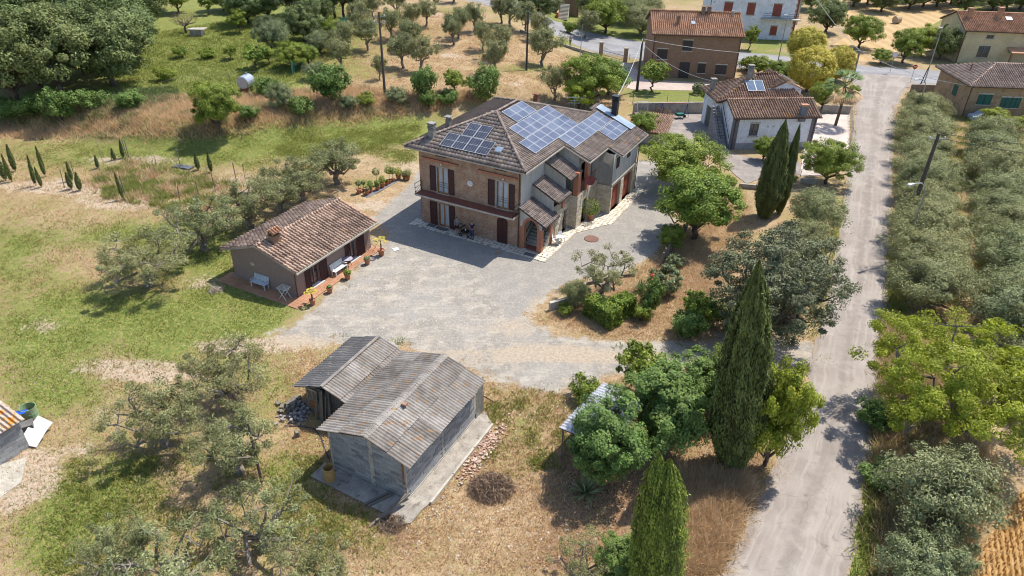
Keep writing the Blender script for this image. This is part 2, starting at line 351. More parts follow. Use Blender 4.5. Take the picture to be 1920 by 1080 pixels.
for i in range(3): kind('far_olive', *tree_meshes('far_olive', 80+i, 4.4, 2.8, 1.1, .2, 54, 7500, .26, .075, .66, L_olive, m_barkg, 5, .1, .8, -.5, .42, .8, .3))
for i in range(2): kind('leafy', *tree_meshes('leafy', 100+i, 5.6, 3.7, 1.0, .2, 150, 34000, .18, .10, .66, L_green, m_bark, 7, .07, .7, -.7, .5, .5, .5))
kind('lime', *tree_meshes('lime', 110, 6.0, 3.0, .5, .18, 150, 30000, .165, .10, .6, L_lime, m_bark, 7, .07, .8, -.85, .55, .5, .5))
for i in range(2): kind('dense', *tree_meshes('dense', 120+i, 4.7, 2.55, .7, .17, 200, 36000, .165, .085, .46, L_dgreen, m_bark, 7, .06, .75, -.8, .62, .4, .5))
for i in range(2): kind('oak', *tree_meshes('oak', 130+i, 11.5, 6.2, 1.6, .38, 200, 30000, .34, .2, 1.15, L_oak, m_bark, 7, .06, .8, -.9, .5, .5, .4))
kind('walnut', *tree_meshes('walnut', 140, 7.2, 6.6, 1.4, .3, 300, 62000, .185, .085, .62, L_lime, m_barkg, 12, .07, .55, -.5, .42, .55, .4, tipvar=.6))
kind('cedar', *tree_meshes('cedar', 150, 9.0, 5.0, 1.0, .3, 330, 52000, .2, .08, .6, L_cedar, m_bark, 10, .05, .5, -.75, .5, .7, .4))
for i in range(2): kind('yellow_ball', *tree_meshes('yellow_ball', 160+i, 6.2, 3.2, .5, .18, 420, 26000, .22, .12, .5, L_yel, m_bark, 7, .03, 1, -.97, .12, .3, .3))
for i in range(2): kind('grey_dense', *tree_meshes('grey_dense', 170+i, 4.6, 3.2, .5, .2, 170, 28000, .18, .07, .6, L_gbush, m_barkg, 7, .08, .85, -.85, .55, .6, .4))
for i in range(2): kind('small_tree', *tree_meshes('small_tree', 180+i, 3.4, 1.8, .9, .09, 50, 3600, .22, .12, .38, L_green, m_bark, 5, .08, .8, -.7, .5, .6, .4))
kind('sapling', *tree_meshes('sapling', 190, 2.6, .9, .9, .05, 22, 900, .17, .08, .25, L_green, m_bark, 4, .1, 1.1, -.8, .5, .6, .4))
for i in range(2): kind('shrub', *tree_meshes('shrub', 200+i, 1.6, 1.2, .1, .06, 60, 3600, .15, .08, .3, L_green, m_bark, 6, .08, .85, -.85, .5, .6, .4, True))
for i in range(2): kind('dark_shrub', *tree_meshes('dark_shrub', 210+i, 2.6, 1.8, .2, .08, 80, 6000, .2, .1, .42, L_dgreen, m_bark, 6, .08, .85, -.85, .5, .6, .4, True))
kind('round_shrub', *tree_meshes('round_shrub', 220, 1.9, 1.25, .05, .05, 140, 8000, .16, .05, .2, L_gbush, m_bark, 6, .05, .9, -.9, .12, .35, .3, True))
for i in range(2): kind('cypress', *cyp_meshes('cypress', 230+i, 10.0, 1.75, 34000, L_cyp, False, .36, .15))
kind('double_cypress', *cyp_meshes('double_cypress', 240, 7.2, 1.45, 36000, L_cypl, True, .5, .11))
kind('young_cypress', *cyp_meshes('young_cypress', 250, 2.2, .2, 900, L_cyp, False, .35, .16))
CNT = {}
def plant(k, px, py, label, cat='tree', H=None, R=None, name=None, group=None, i=None, xy=None, parts=('crown', 'trunk')):
    base = {'old_olive': (4.4, 3.0), 'sparse_olive': (4.2, 2.6), 'round_olive': (4.6, 3.1), 'far_olive': (4.4, 2.8), 'leafy': (5.6, 3.7), 'lime': (6, 3), 'dense': (4.7, 2.55), 'oak': (11.5, 6.2), 'walnut': (7.2, 6.6), 'cedar': (9, 5), 'yellow_ball': (6.2, 3.2), 'grey_dense': (4.6, 3.2), 'small_tree': (3.4, 1.8), 'sapling': (2.6, .9), 'shrub': (1.6, 1.2), 'dark_shrub': (2.6, 1.8), 'round_shrub': (1.9, 1.25), 'cypress': (10, 1.75), 'double_cypress': (7.2, 1.45), 'young_cypress': (2.2, .24)}[k]
    n = CNT.get(k, 0); CNT[k] = n+1; ms = KINDS[k][(n if i is None else i) % len(KINDS[k])]
    loc = at(px, py) if xy is None else Vector((xy[0], xy[1], float(hz(*xy))))
    g = random.Random(k+str(n))
    nm = name or {'old_olive': 'olive_tree', 'sparse_olive': 'olive_tree', 'round_olive': 'olive_tree', 'far_olive': 'olive_tree', 'leafy': 'leafy_tree', 'lime': 'leafy_tree', 'dense': 'dense_tree', 'oak': 'oak_tree', 'walnut': 'walnut_tree', 'cedar': 'cedar_tree', 'yellow_ball': 'golden_tree', 'grey_dense': 'grey_green_tree', 'small_tree': 'small_tree', 'sapling': 'sapling', 'shrub': 'shrub', 'dark_shrub': 'shrub', 'round_shrub': 'round_shrub', 'cypress': 'cypress_tree', 'double_cypress': 'cypress_tree', 'young_cypress': 'young_cypress'}[k]
    t = thing(nm, loc, label, cat, group, g.uniform(0, 6.28) if 'cypress' not in k or k == 'young_cypress' else 0)
    sz = (H or base[0])/base[0]; sx = (R or base[1])/base[1]; t.scale = (sx, sx, sz)
    link(parts[0], ms[0], t); link(parts[1], ms[1], t)
    return t
# ------------------------------------------------------------------ ground
def pxpoly(pts, z=0.): return np.array([P(x, y, z)[:2] for x, y in pts])
def sdist(X, Y, poly):
    """signed distance to a polygon, positive inside"""
    n = len(poly); d = np.full(X.shape, 1e9); ins = np.zeros(X.shape, bool)
    for i in range(n):
        x1, y1 = poly[i]; x2, y2 = poly[(i+1) % n]; dx, dy = x2-x1, y2-y1
        t = np.clip(((X-x1)*dx+(Y-y1)*dy)/(dx*dx+dy*dy+1e-9), 0, 1); d = np.minimum(d, np.hypot(X-x1-t*dx, Y-y1-t*dy))
        c = ((y1 > Y) != (y2 > Y)) & (X < (x2-x1)*(Y-y1)/(y2-y1+1e-12)+x1); ins ^= c
    return np.where(ins, d, -d)
GRAVEL = [(498, 628), (545, 605), (575, 585), (640, 535), (700, 478), (730, 440), (690, 412), (742, 372), (800, 318), (840, 290), (930, 290), (1240, 300), (1262, 345), (1262, 420), (1222, 480), (1150, 512), (1082, 522), (1030, 556), (985, 585), (990, 603), (1040, 628), (1130, 642), (1330, 645), (1560, 640), (1560, 690), (1400, 690), (1220, 690), (1130, 712), (1080, 738), (1000, 722), (930, 715), (870, 690), (760, 650), (640, 640), (560, 650)]
ASPH = [(700, 412), (790, 322), (850, 300), (1240, 310), (1258, 345), (1258, 410), (1215, 478), (1150, 508), (1078, 520), (1000, 560), (960, 600), (925, 560), (880, 500), (800, 470), (735, 440)]
FIELD1 = [(1700, 1300), (1795, 1110), (1850, 1010), (1925, 905), (2100, 700), (2600, 700), (2600, 1300)]
FIELD2 = [(1420, -25), (1585, 22), (1640, 85), (1560, 100), (1700, 108), (1710, 60), (1930, 45), (2300, 60), (2300, -60), (1420, -60)]
FIELD2 = [(1560, -45), (1575, 10), (1600, 60), (1560, 85), (1590, 112), (1665, 118), (1705, 70), (1760, 40), (1800, 15), (1760, -10), (1700, -45)]
ELL = [ # centre x, y, radius x, y, weight: green, dirt, litter
 ('g', 150, 590, 110, 40, .8), ('g', 330, 600, 190, 50, .75), ('g', 460, 575, 80, 42, 1.1), ('g', 60, 650, 120, 60, .6), ('g', 300, 655, 60, 30, .7), ('g', 250, 440, 170, 22, .6), ('g', 370, 480, 90, 40, .7),
 ('g', 30, 480, 60, 50, .5), ('g', 600, 250, 190, 32, 1.2), ('g', 400, 275, 130, 30, 1.0), ('g', 180, 290, 130, 20, .5), ('g', 760, 240, 80, 22, 1.0), ('g', 440, 130, 190, 75, 1.3), ('g', 560, 60, 130, 60, 1.3), ('g', 350, 60, 130, 60, 1.3), ('g', 150, 170, 200, 80, .6),
 ('g', 190, 940, 90, 60, .7), ('g', 100, 1010, 80, 60, .7), ('g', 620, 985, 90, 35, .9), ('g', 560, 900, 60, 40, .6), ('g', 700, 1040, 60, 30, .4), ('g', 330, 335, 90, 30, .15), ('g', 120, 740, 90, 40, .6), ('g', 240, 880, 40, 30, .4), ('g', 480, 720, 70, 40, .35),
 ('g', 980, 800, 40, 50, .5), ('g', 1575, 560, 16, 170, 1.0), ('g', 1620, 950, 30, 110, 1.1), ('g', 1590, 1060, 30, 60, 1.0), ('g', 1090, 62, 60, 28, 1.0), ('g', 1240, 90, 60, 20, 1.2), ('g', 1250, 170, 90, 20, 1.1), ('g', 1420, 112, 90, 16, 1.2), ('g', 1450, 75, 60, 18, 1.1), ('g', 1330, 180, 60, 14, .9), ('g', 1180, 60, 70, 40, 1.1), ('g', 990, 128, 60, 8, .9), ('g', 1665, 140, 14, 8, .6),
 ('g', 1050, 30, 100, 20, .8), ('g', 850, 20, 60, 10, .5), ('g', 1480, 260, 60, 30, .5), ('g', 820, 650, 20, 8, .4), ('g', 770, 300, 60, 20, .4), ('g', 1800, 350, 160, 200, .45), ('g', 1850, 120, 90, 30, .6), ('g', 1480, 820, 80, 60, .5), ('g', 1790, 30, 120, 20, 1.2),
 ('g', 700, 345, 40, 10, .7), ('g', 1220, 255, 30, 60, .8), ('g', 1330, 330, 60, 20, .6),
 ('d', 1180, 672, 230, 13, 1.0), ('d', 1060, 655, 90, 14, .8), ('d', 560, 640, 90, 20, .9), ('d', 960, 620, 60, 50, .55), ('d', 790, 610, 150, 12, .5), ('d', 850, 660, 160, 9, .7), ('d', 1000, 560, 20, 40, .6), ('d', 1400, 660, 120, 30, .9), ('d', 760, 330, 60, 40, .3), ('d', 1070, 540, 60, 16, .4), ('d', 230, 690, 90, 24, 1.0), ('d', 320, 700, 110, 20, .8), ('d', 80, 610, 60, 22, .8), ('d', 430, 650, 90, 16, 1.1), ('d', 200, 770, 60, 30, .6), ('d', 60, 890, 60, 50, 1.0), ('d', 10, 920, 50, 60, 1.1), ('d', 140, 840, 60, 30, .5), ('d', 500, 430, 60, 30, .3), ('d', 380, 530, 80, 20, .6), ('d', 430, 560, 50, 20, .3),
 ('d', 100, 350, 130, 16, 1.2), ('d', 240, 380, 110, 16, 1.2), ('d', 250, 300, 120, 12, .9), ('d', 450, 345, 60, 20, 1.0), ('d', 360, 320, 90, 10, .6), ('l', 320, 345, 110, 34, .7), ('d', 300, 355, 90, 12, .5), ('d', 1000, 780, 50, 30, .5), ('d', 850, 104, 22, 5, 2.2), ('d', 968, 156, 20, 4, 1.8), ('d', 820, 28, 16, 4, 1.8), ('d', 700, 385, 70, 12, 1.0), ('d', 950, 860, 60, 30, .4), ('d', 780, 310, 70, 14, .5),
 ('d', 1350, 640, 100, 20, .9), ('d', 1180, 620, 90, 14, .6), ('d', 1230, 110, 50, 14, .8), ('d', 1290, 160, 100, 10, .6), ('d', 1700, 150, 50, 12, 1.2), ('d', 900, 680, 60, 10, .6), ('d', 1550, 170, 40, 90, .6), ('d', 330, 480, 130, 10, .4),
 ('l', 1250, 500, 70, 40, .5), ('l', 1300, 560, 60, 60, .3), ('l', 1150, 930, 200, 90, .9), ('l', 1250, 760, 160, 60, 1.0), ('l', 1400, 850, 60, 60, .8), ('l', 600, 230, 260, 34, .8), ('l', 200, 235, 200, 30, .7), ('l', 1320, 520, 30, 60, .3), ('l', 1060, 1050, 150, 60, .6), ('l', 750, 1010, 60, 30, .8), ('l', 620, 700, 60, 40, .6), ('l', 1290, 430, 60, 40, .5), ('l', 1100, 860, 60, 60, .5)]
def masks(X, Y):
    Z = hz(X, Y); v = np.stack([X, Y, Z], -1)-CAM; dn = np.maximum(v@FW, .5)
    px = 960+FPX*(v@RT)/dn; py = 540-FPX*(v@UP)/dn
    m = {'g': np.where((px < 620) & (py > 210), .29, .06)*np.ones_like(X), 'd': np.zeros_like(X), 'l': np.zeros_like(X)}
    for k, cx, cy, rx, ry, wt in ELL: m[k] = m[k]+wt*np.exp(-((px-cx)/rx)**2-((py-cy)/ry)**2)
    far = sstep((Y-150)/40)*.5; m['g'] = np.maximum(m['g'], far)
    m['gr'] = sdist(X, Y, pxpoly(GRAVEL)); m['as'] = sdist(X, Y, pxpoly(ASPH)); m['f1'] = sdist(X, Y, pxpoly(FIELD1)); m['f2'] = sdist(X, Y, pxpoly(FIELD2))
    return m
def ground_mat():
    t = NT('ground', .95, .15); o = t.coord('Object'); g1 = t.attr('m1'); g2 = t.attr('m2')
    s1 = t.n('ShaderNodeSeparateColor'); t.l(g1.outputs['Color'], s1.inputs[0]); s2 = t.n('ShaderNodeSeparateColor'); t.l(g2.outputs['Color'], s2.inputs[0])
    G, D, L = s1.outputs; GR, AS, FI = s2.outputs
    nb = t.noise(o, .22, 5, .6); nm = t.noise(o, .9, 5, .6); nf = t.noise(o, 4.5, 5, .7); ng = t.noise(o, 22, 4, .7)
    nv = t.math('ADD', t.math('MULTIPLY', nb, .35), t.math('ADD', t.math('MULTIPLY', nm, .4), t.math('MULTIPLY', nf, .25)))
    fine = t.ramp(t.math('ADD', t.math('MULTIPLY', nf, .5), t.math('MULTIPLY', ng, .5)), .36, .64)
    dry = t.mix(fine, (.19, .125, .07), (.43, .31, .185)); dry = t.mix(t.ramp(nm, .42, .62), dry, t.mix(fine, (.27, .185, .105), (.53, .395, .25)))
    dry = t.mix(t.math('MULTIPLY', t.ramp(nb, .45, .6), .45), dry, t.mix(fine, (.17, .12, .045), (.36, .27, .12)))
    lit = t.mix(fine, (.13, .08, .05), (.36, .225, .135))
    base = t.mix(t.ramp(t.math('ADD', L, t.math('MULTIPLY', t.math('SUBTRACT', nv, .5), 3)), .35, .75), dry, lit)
    green = t.mix(fine, (.065, .105, .02), (.195, .265, .05)); green = t.mix(t.ramp(nf, .42, .62), green, t.mix(fine, (.13, .125, .035), (.31, .27, .095)))
    gf = t.ramp(t.math('ADD', G, t.math('ADD', t.math('MULTIPLY', t.math('SUBTRACT', nv, .5), 3.4), t.math('MULTIPLY', t.math('SUBTRACT', nf, .5), 2.6))), .24, .74)
    base = t.mix(gf, base, green)
    dirt = t.mix(fine, (.29, .215, .15), (.52, .42, .32))
    base = t.mix(t.ramp(t.math('ADD', D, t.math('MULTIPLY', t.math('SUBTRACT', nv, .5), 3.2)), .45, .85), base, dirt)
    wn = t.noise(o, 2.3, 4, .7); base = t.mix(t.math('MULTIPLY', t.ramp(wn, .57, .64), .55), base, t.mix(fine, (.06, .075, .02), (.17, .18, .05))); wn2 = t.noise(o, 3.1, 5, .75); base = t.mix(t.math('MULTIPLY', t.ramp(wn2, .40, .33), .5), base, t.mix(fine, (.34, .25, .15), (.60, .47, .31))); wn3 = t.noise(o, 9, 3, .8); base = t.mix(t.math('MULTIPLY', t.ramp(wn3, .60, .68), .5), base, (.10, .075, .04))
    # stubble field
    sp = t.n('ShaderNodeSeparateXYZ'); t.l(o, sp.inputs[0])
    rw = t.math('SINE', t.math('ADD', t.math('MULTIPLY', t.math('SUBTRACT', t.math('MULTIPLY', sp.outputs[0], .905), t.math('MULTIPLY', sp.outputs[1], .42)), 24.), t.math('MULTIPLY', nm, 5)))
    fld = t.mix(t.math('MULTIPLY', t.ramp(rw, -.9, 1.0), t.ramp(nf, .3, .5)), t.mix(fine, (.26, .145, .05), (.40, .235, .09)), t.mix(fine, (.38, .235, .095), (.52, .345, .165)))
    fld = t.mix(t.ramp(sp.outputs[1], 80, 100), fld, t.mix(t.ramp(t.math('SINE', t.math('MULTIPLY', t.math('ADD', sp.outputs[0], t.math('MULTIPLY', nm, 3)), 2.2)), -1, 1), t.mix(fine, (.32, .21, .10), (.46, .32, .16)), t.mix(fine, (.38, .26, .13), (.52, .38, .21))))
    base = t.mix(t.ramp(FI, .45, .55), base, fld)
    # gravel and old asphalt
    gb = t.mix(fine, (.20, .18, .155), (.315, .288, .25)); gb = t.mix(t.math('MULTIPLY', t.ramp(nm, .45, .62), .6), gb, t.mix(fine, (.32, .27, .215), (.48, .415, .335))); gb = t.mix(t.math('MULTIPLY', t.ramp(nb, .44, .58), .5), gb, t.mix(fine, (.25, .232, .21), (.385, .36, .325)))
    stv = t.coord('Object', (.22, 1.9, 1)); wd = t.noise(stv, 1.1, 4, .6); gb = t.mix(t.math('MULTIPLY', t.ramp(wd, .5, .66), .35), gb, t.mix(fine, (.33, .29, .24), (.47, .42, .355))); gb = t.mix(t.math('MULTIPLY', t.ramp(wd, .46, .36), .22), gb, t.mix(fine, (.18, .17, .16), (.30, .28, .26)))
    dv = t.n('ShaderNodeVectorMath', operation='DISTANCE'); t.l(o, dv.inputs[0]); dv.inputs[1].default_value = (6, 18, 0); arc = t.math('SINE', t.math('ADD', t.math('MULTIPLY', dv.outputs['Value'], 3.6), t.math('MULTIPLY', nb, 14))); gb = t.mix(t.math('MULTIPLY', t.ramp(arc, .35, 1.), t.math('MULTIPLY', t.ramp(nm, .38, .6), .45)), gb, t.mix(fine, (.34, .30, .25), (.50, .455, .39)))
    base = t.mix(t.ramp(t.math('ADD', GR, t.math('MULTIPLY', t.math('SUBTRACT', nv, .5), 2.2)), .40, .60), base, t.mix(t.ramp(t.math('ADD', D, t.math('MULTIPLY', t.math('SUBTRACT', nv, .5), 2.4)), .35, .9), gb, t.mix(fine, (.28, .225, .165), (.45, .375, .29))))
    ab = t.mix(fine, (.21, .195, .175), (.315, .29, .26)); ab = t.mix(t.ramp(nm, .4, .7), ab, t.mix(fine, (.25, .225, .195), (.38, .345, .30)))
    base = t.mix(t.ramp(t.math('ADD', AS, t.math('MULTIPLY', t.math('SUBTRACT', nv, .5), .5)), .42, .58), base, ab)
    t.color(base)
    h = t.math('ADD', t.math('MULTIPLY', nf, .7), t.math('MULTIPLY', ng, .5)); t.bump(h, .55, .12)
    return t.m
m_ground = ground_mat()
yy = [13.]
while yy[-1] < 330: yy.append(yy[-1]*1.0075)
yy = np.array(yy); uu = np.linspace(-1.35, 1.35, 301)
GY = np.repeat(yy[:, None], len(uu), 1); GX = yy[:, None]*uu[None]*.9 + 6*uu[None]
GZ = hz(GX, GY); mk = masks(GX, GY)
bumpy = (rng.normal(0, .02, GX.shape))*np.clip(-mk['gr'], 0, 1)*(GX < 10); bumpy = bumpy + .05*np.sin(GX*.9+GY*.5)*np.sin(GX*.37-GY*.8)*np.clip(-mk['gr']/3, 0, 1)*(GX < 9)*(GY > 38)
GZ = GZ + np.where(GY < 200, bumpy, 0)
def grid_obj(name, sel, label=None):
    ny, nx = GX.shape; idx = np.arange(ny*nx).reshape(ny, nx)
    F = np.stack([idx[:-1, :-1], idx[:-1, 1:], idx[1:, 1:], idx[1:, :-1]], -1)[sel]
    u_, inv = np.unique(F.ravel(), return_inverse=True); V = np.stack([GX.ravel(), GY.ravel(), GZ.ravel()], 1)[u_]
    me = np_mesh(name, V, inv.reshape(-1, 4), m_ground, None, True)
    b = lambda k, s: np.clip(.5+mk[k].ravel()[u_]/s, 0, 1)
    A = np.zeros((len(u_), 4), np.float32); A[:, 0] = np.clip(mk['g'].ravel()[u_], 0, 1); A[:, 1] = np.clip(mk['d'].ravel()[u_], 0, 1); A[:, 2] = np.clip(mk['l'].ravel()[u_], 0, 1); A[:, 3] = 1
    B = np.ones((len(u_), 4), np.float32); B[:, 0] = b('gr', 3.4); B[:, 1] = b('as', 6.0); B[:, 2] = np.maximum(b('f1', 1.), b('f2', 2))
    a = me.attributes.new('m1', 'FLOAT_COLOR', 'POINT'); a.data.foreach_set('color', A.ravel()); a = me.attributes.new('m2', 'FLOAT_COLOR', 'POINT'); a.data.foreach_set('color', B.ravel())
    return setp(link(name, me), kind='structure')
cen = lambda a: (a[:-1, :-1]+a[1:, 1:])/2
s_gr = cen(mk['gr']) > 0; s_f1 = (cen(mk['f1']) > 0) & ~s_gr; s_f2 = (cen(mk['f2']) > 0) & ~s_gr
grid_obj('ground', ~(s_gr | s_f1 | s_f2)); grid_obj('gravel_courtyard', s_gr); grid_obj('stubble_field', s_f1); grid_obj('harvested_field', s_f2)
t_ = NT('far_land', .95, .1); o_ = t_.coord('Object'); t_.color(t_.mix(t_.ramp(t_.noise(o_, .012, 4), .4, .6), (.10, .13, .04), (.34, .26, .12)))
MB().quad((-1600, -600, -1.2), (1600, -600, -1.2), (1600, 2600, -1.2), (-1600, 2600, -1.2)).build('far_land', t_.m, kind='structure')
# ------------------------------------------------------------------ roads
def road_mat(name, c1, c2, c3, crack=.5):
    t = NT(name, .9, .2); o = t.coord('Object'); st = t.coord('UV', (1, 1, 1))
    nb = t.noise(o, .35, 5); nm = t.noise(o, 1.6, 5); ng = t.noise(o, 20, 4); ns = t.noise(t.coord('UV', (16, .12, 1)), 1, 3)
    c = t.mix(t.ramp(nb, .4, .62), c1, c2); c = t.mix(t.math('MULTIPLY', t.ramp(ns, .45, .7), .55), c, c3); u_ = t.n('ShaderNodeSeparateXYZ'); t.l(st, u_.inputs[0]); tk = t.math('COSINE', t.math('MULTIPLY', t.math('SUBTRACT', u_.outputs[0], .5), 12.57)); c = t.mix(t.math('MULTIPLY', t.ramp(t.math('ADD', tk, t.math('MULTIPLY', t.math('SUBTRACT', nm, .5), 3)), .1, 1.2), .55), c, tuple(x*.78 for x in c1)); ed = t.math('ABSOLUTE', t.math('SUBTRACT', u_.outputs[0], .5)); c = t.mix(t.ramp(t.math('ADD', ed, t.math('MULTIPLY', t.math('SUBTRACT', nm, .5), .2)), .45, .5), c, (.33, .26, .19)); hp = t.noise(o, .55, 2); c = t.mix(t.math('MULTIPLY', t.ramp(hp, .70, .74), .35), c, tuple(x*.55 for x in c1)); c = t.mix(t.math('MULTIPLY', t.ramp(hp, .30, .28), .5), c, c3); c = t.mix(t.math('MULTIPLY', t.ramp(nm, .55, .7), .18), c, tuple(x*.72 for x in c1))
    vo = t.n('ShaderNodeTexVoronoi', feature='DISTANCE_TO_EDGE'); vo.inputs['Scale'].default_value = .33
    mx = t.n('ShaderNodeVectorMath', operation='ADD'); nn = t.n('ShaderNodeTexNoise'); nn.inputs['Scale'].default_value = .8; t.l(o, nn.inputs['Vector']); t.l(o, mx.inputs[0]); t.l(nn.outputs[1], mx.inputs[1]); t.l(mx.outputs[0], vo.inputs['Vector'])
    ck = t.math('MULTIPLY', t.math('SUBTRACT', 1, t.ramp(vo.outputs[0], .0, .007)), t.math('MULTIPLY', t.ramp(nm, .42, .6), crack*.6)); c = t.mix(ck, c, (.10, .09, .08))
    c = t.mix(.3, c, t.mix(t.ramp(ng, .3, .7), (.55, .55, .55), (1, 1, 1)), 'MULTIPLY'); t.color(c); t.bump(ng, .3, .02); return t.m
def strip(name, Lp, Rp, z, m, n=140, across=8, jag=.18):
    Lw = np.array([P(*p)[:2] for p in Lp]); Rw = np.array([P(*p)[:2] for p in Rp])
    def res(W):
        d = np.r_[0, np.cumsum(np.hypot(*np.diff(W, axis=0).T))]; s = np.linspace(0, d[-1], n)
        # smooth resample
        x = np.interp(s, d, W[:, 0]); y = np.interp(s, d, W[:, 1]); k = np.ones(9)/9
        xp = np.pad(x, 4, mode='reflect', reflect_type='odd'); yp = np.pad(y, 4, mode='reflect', reflect_type='odd'); return np.stack([np.convolve(xp, k, 'valid'), np.convolve(yp, k, 'valid')], 1), s
    A, s = res(Lw); B, _ = res(Rw); A = A+rng.normal(0, jag, A.shape)*.5; B = B+rng.normal(0, jag, B.shape)*.5
    V = []; U = []
    for i in range(n):
        for j in range(across+1): q = A[i]+(B[i]-A[i])*j/across; crown_ = .05*(1-(2*j/across-1)**2); V.append((q[0], q[1], z+crown_+float(hz(q[0], q[1])))); U.append((j/across, s[i]))
    F = [(i*(across+1)+j, i*(across+1)+j+1, (i+1)*(across+1)+j+1, (i+1)*(across+1)+j) for i in range(n-1) for j in range(across)]
    me = np_mesh(name, V, F, m, None, True); uv = me.uv_layers.new(name='UVMap'); uv.data.foreach_set('uv', np.array([U[k] for f in F for k in f], np.float32).ravel())
    return setp(link(name, me), kind='structure')
m_lane = road_mat('bleached_asphalt', (.275, .235, .205), (.335, .292, .258), (.40, .355, .315), .9)
m_road = road_mat('grey_asphalt', (.24, .235, .24), (.29, .285, .29), (.32, .315, .315), .2)
RLp = [(1180, 1420), (1322, 1150), (1356, 1080), (1422, 930), (1492, 790), (1530, 640), (1555, 540), (1573, 440), (1585, 360), (1598, 260), (1604, 200), (1600, 158), (1590, 138)]
RRp = [(1530, 1420), (1578, 1150), (1596, 1080), (1630, 860), (1652, 700), (1664, 560), (1666, 480), (1668, 400), (1674, 300), (1682, 200), (1694, 170), (1715, 154), (1735, 145)]
strip('country_lane', RLp, RRp, .03, m_lane)
FN = [(640, -22), (760, 2), (850, 19), (1000, 40), (1100, 60), (1200, 78), (1300, 92), (1400, 98), (1500, 108), (1600, 122), (1700, 129), (1800, 134), (1950, 150), (2100, 165)]
FS = [(640, -10), (760, 14), (830, 26), (940, 56), (1040, 78), (1110, 98), (1225, 116), (1320, 124), (1400, 128), (1500, 138), (1600, 152), (1712, 158), (1800, 161), (1950, 175), (2100, 190)]
strip('main_road', FN, FS, .012, m_road, 120, 5, .05)
# ------------------------------------------------------------------ building helpers
def inpoly(x, y, poly):
    c = False; n = len(poly)
    for i in range(n):
        x1, y1 = poly[i]; x2, y2 = poly[(i+1) % n]
        if (y1 > y) != (y2 > y) and x < (x2-x1)*(y-y1)/(y2-y1)+x1: c = not c
    return c
PROF = {'pan': ([0, .12, .3, .5, .72, 1], [0, .055, .07, .05, .008, 0]), 'coppi': ([0, .06, .22, .4, .54, .62, 1], [-.01, .09, .135, .09, -.01, -.02, -.01])}
def tiles(name, parent, O, U, Vv, poly, tw, tl, m, prof='pan', lip=.03, var=1, amp=1, skip=0):
    """roof tiles laid in courses on a plane O + a*U + b*V; each tile is its own little curved piece"""
    O = np.array(O, float); U = np.array(U, float); U /= np.linalg.norm(U); Vv = np.array(Vv, float); Vv /= np.linalg.norm(Vv); N = np.cross(U, Vv)
    if N[2] < 0: N = -N
    xs, hs = PROF[prof]; k = len(xs); a0 = min(p[0] for p in poly); a1 = max(p[0] for p in poly); b0 = min(p[1] for p in poly); b1 = max(p[1] for p in poly)
    V = []; F = []; A = []; row = 0; b = b0
    while b < b1:
        a = a0; rv = random.random()
        while a < a1-.02:
            if inpoly(a+tw*.5, b+tl*.5, poly) or inpoly(a+tw*.5, b+tl*.1, poly):
                n = len(V); j = random.uniform(-.012, .012)*var; dz = random.uniform(0, .012)*var; av = min(1, max(0, random.random()*.8+rv*.2))
                for bb, up in ((b+j-.02, lip), (b+tl+j, 0)):
                    for x, h in zip(xs, hs): V.append(O+U*(a+x*tw)+Vv*bb+N*(h*amp+up+dz+.015))
                for x in xs: V.append(O+U*(a+x*tw)+Vv*(b+j-.02)+N*.0)
                for i in range(k-1): F.append((n+i, n+i+1, n+k+i+1, n+k+i)); F.append((n+2*k+i, n+2*k+i+1, n+i+1, n+i)); A += [av, av*.8]
            a += tw
        b += tl; row += 1
    if not V: return None
    me = np_mesh(name, np.array(V), np.array(F), m, A); return setp(link(name, me, parent), kind='stuff')
def caps(name, parent, p, q, m, step=.38, r=.12, k=5):
    p = Vector(p); q = Vector(q); L = (q-p).length; d = (q-p)/L; n = int(L/step); u = d.cross(Vector((0, 0, 1))).normalized(); v = u.cross(d); V = []; F = []; A = []
    for i in range(n):
        s0 = p+d*(i*L/n-.03); s1 = p+d*((i+1)*L/n); o = len(V); av = random.random()
        for s, rr in ((s0, r*1.12), (s1, r)):
            for j in range(k+1): t = math.pi*j/k; V.append(s+u*math.cos(t)*rr+v*(math.sin(t)*rr*.8-.02))
        for j in range(k): F.append((o+j, o+j+1, o+k+2+j, o+k+1+j)); A.append(av)
        F.append((o, o+1, o+2, o+3)); A.append(av*.5)
    me = np_mesh(name, np.array([tuple(x) for x in V]), np.array(F), m, A); return setp(link(name, me, parent), kind='stuff')
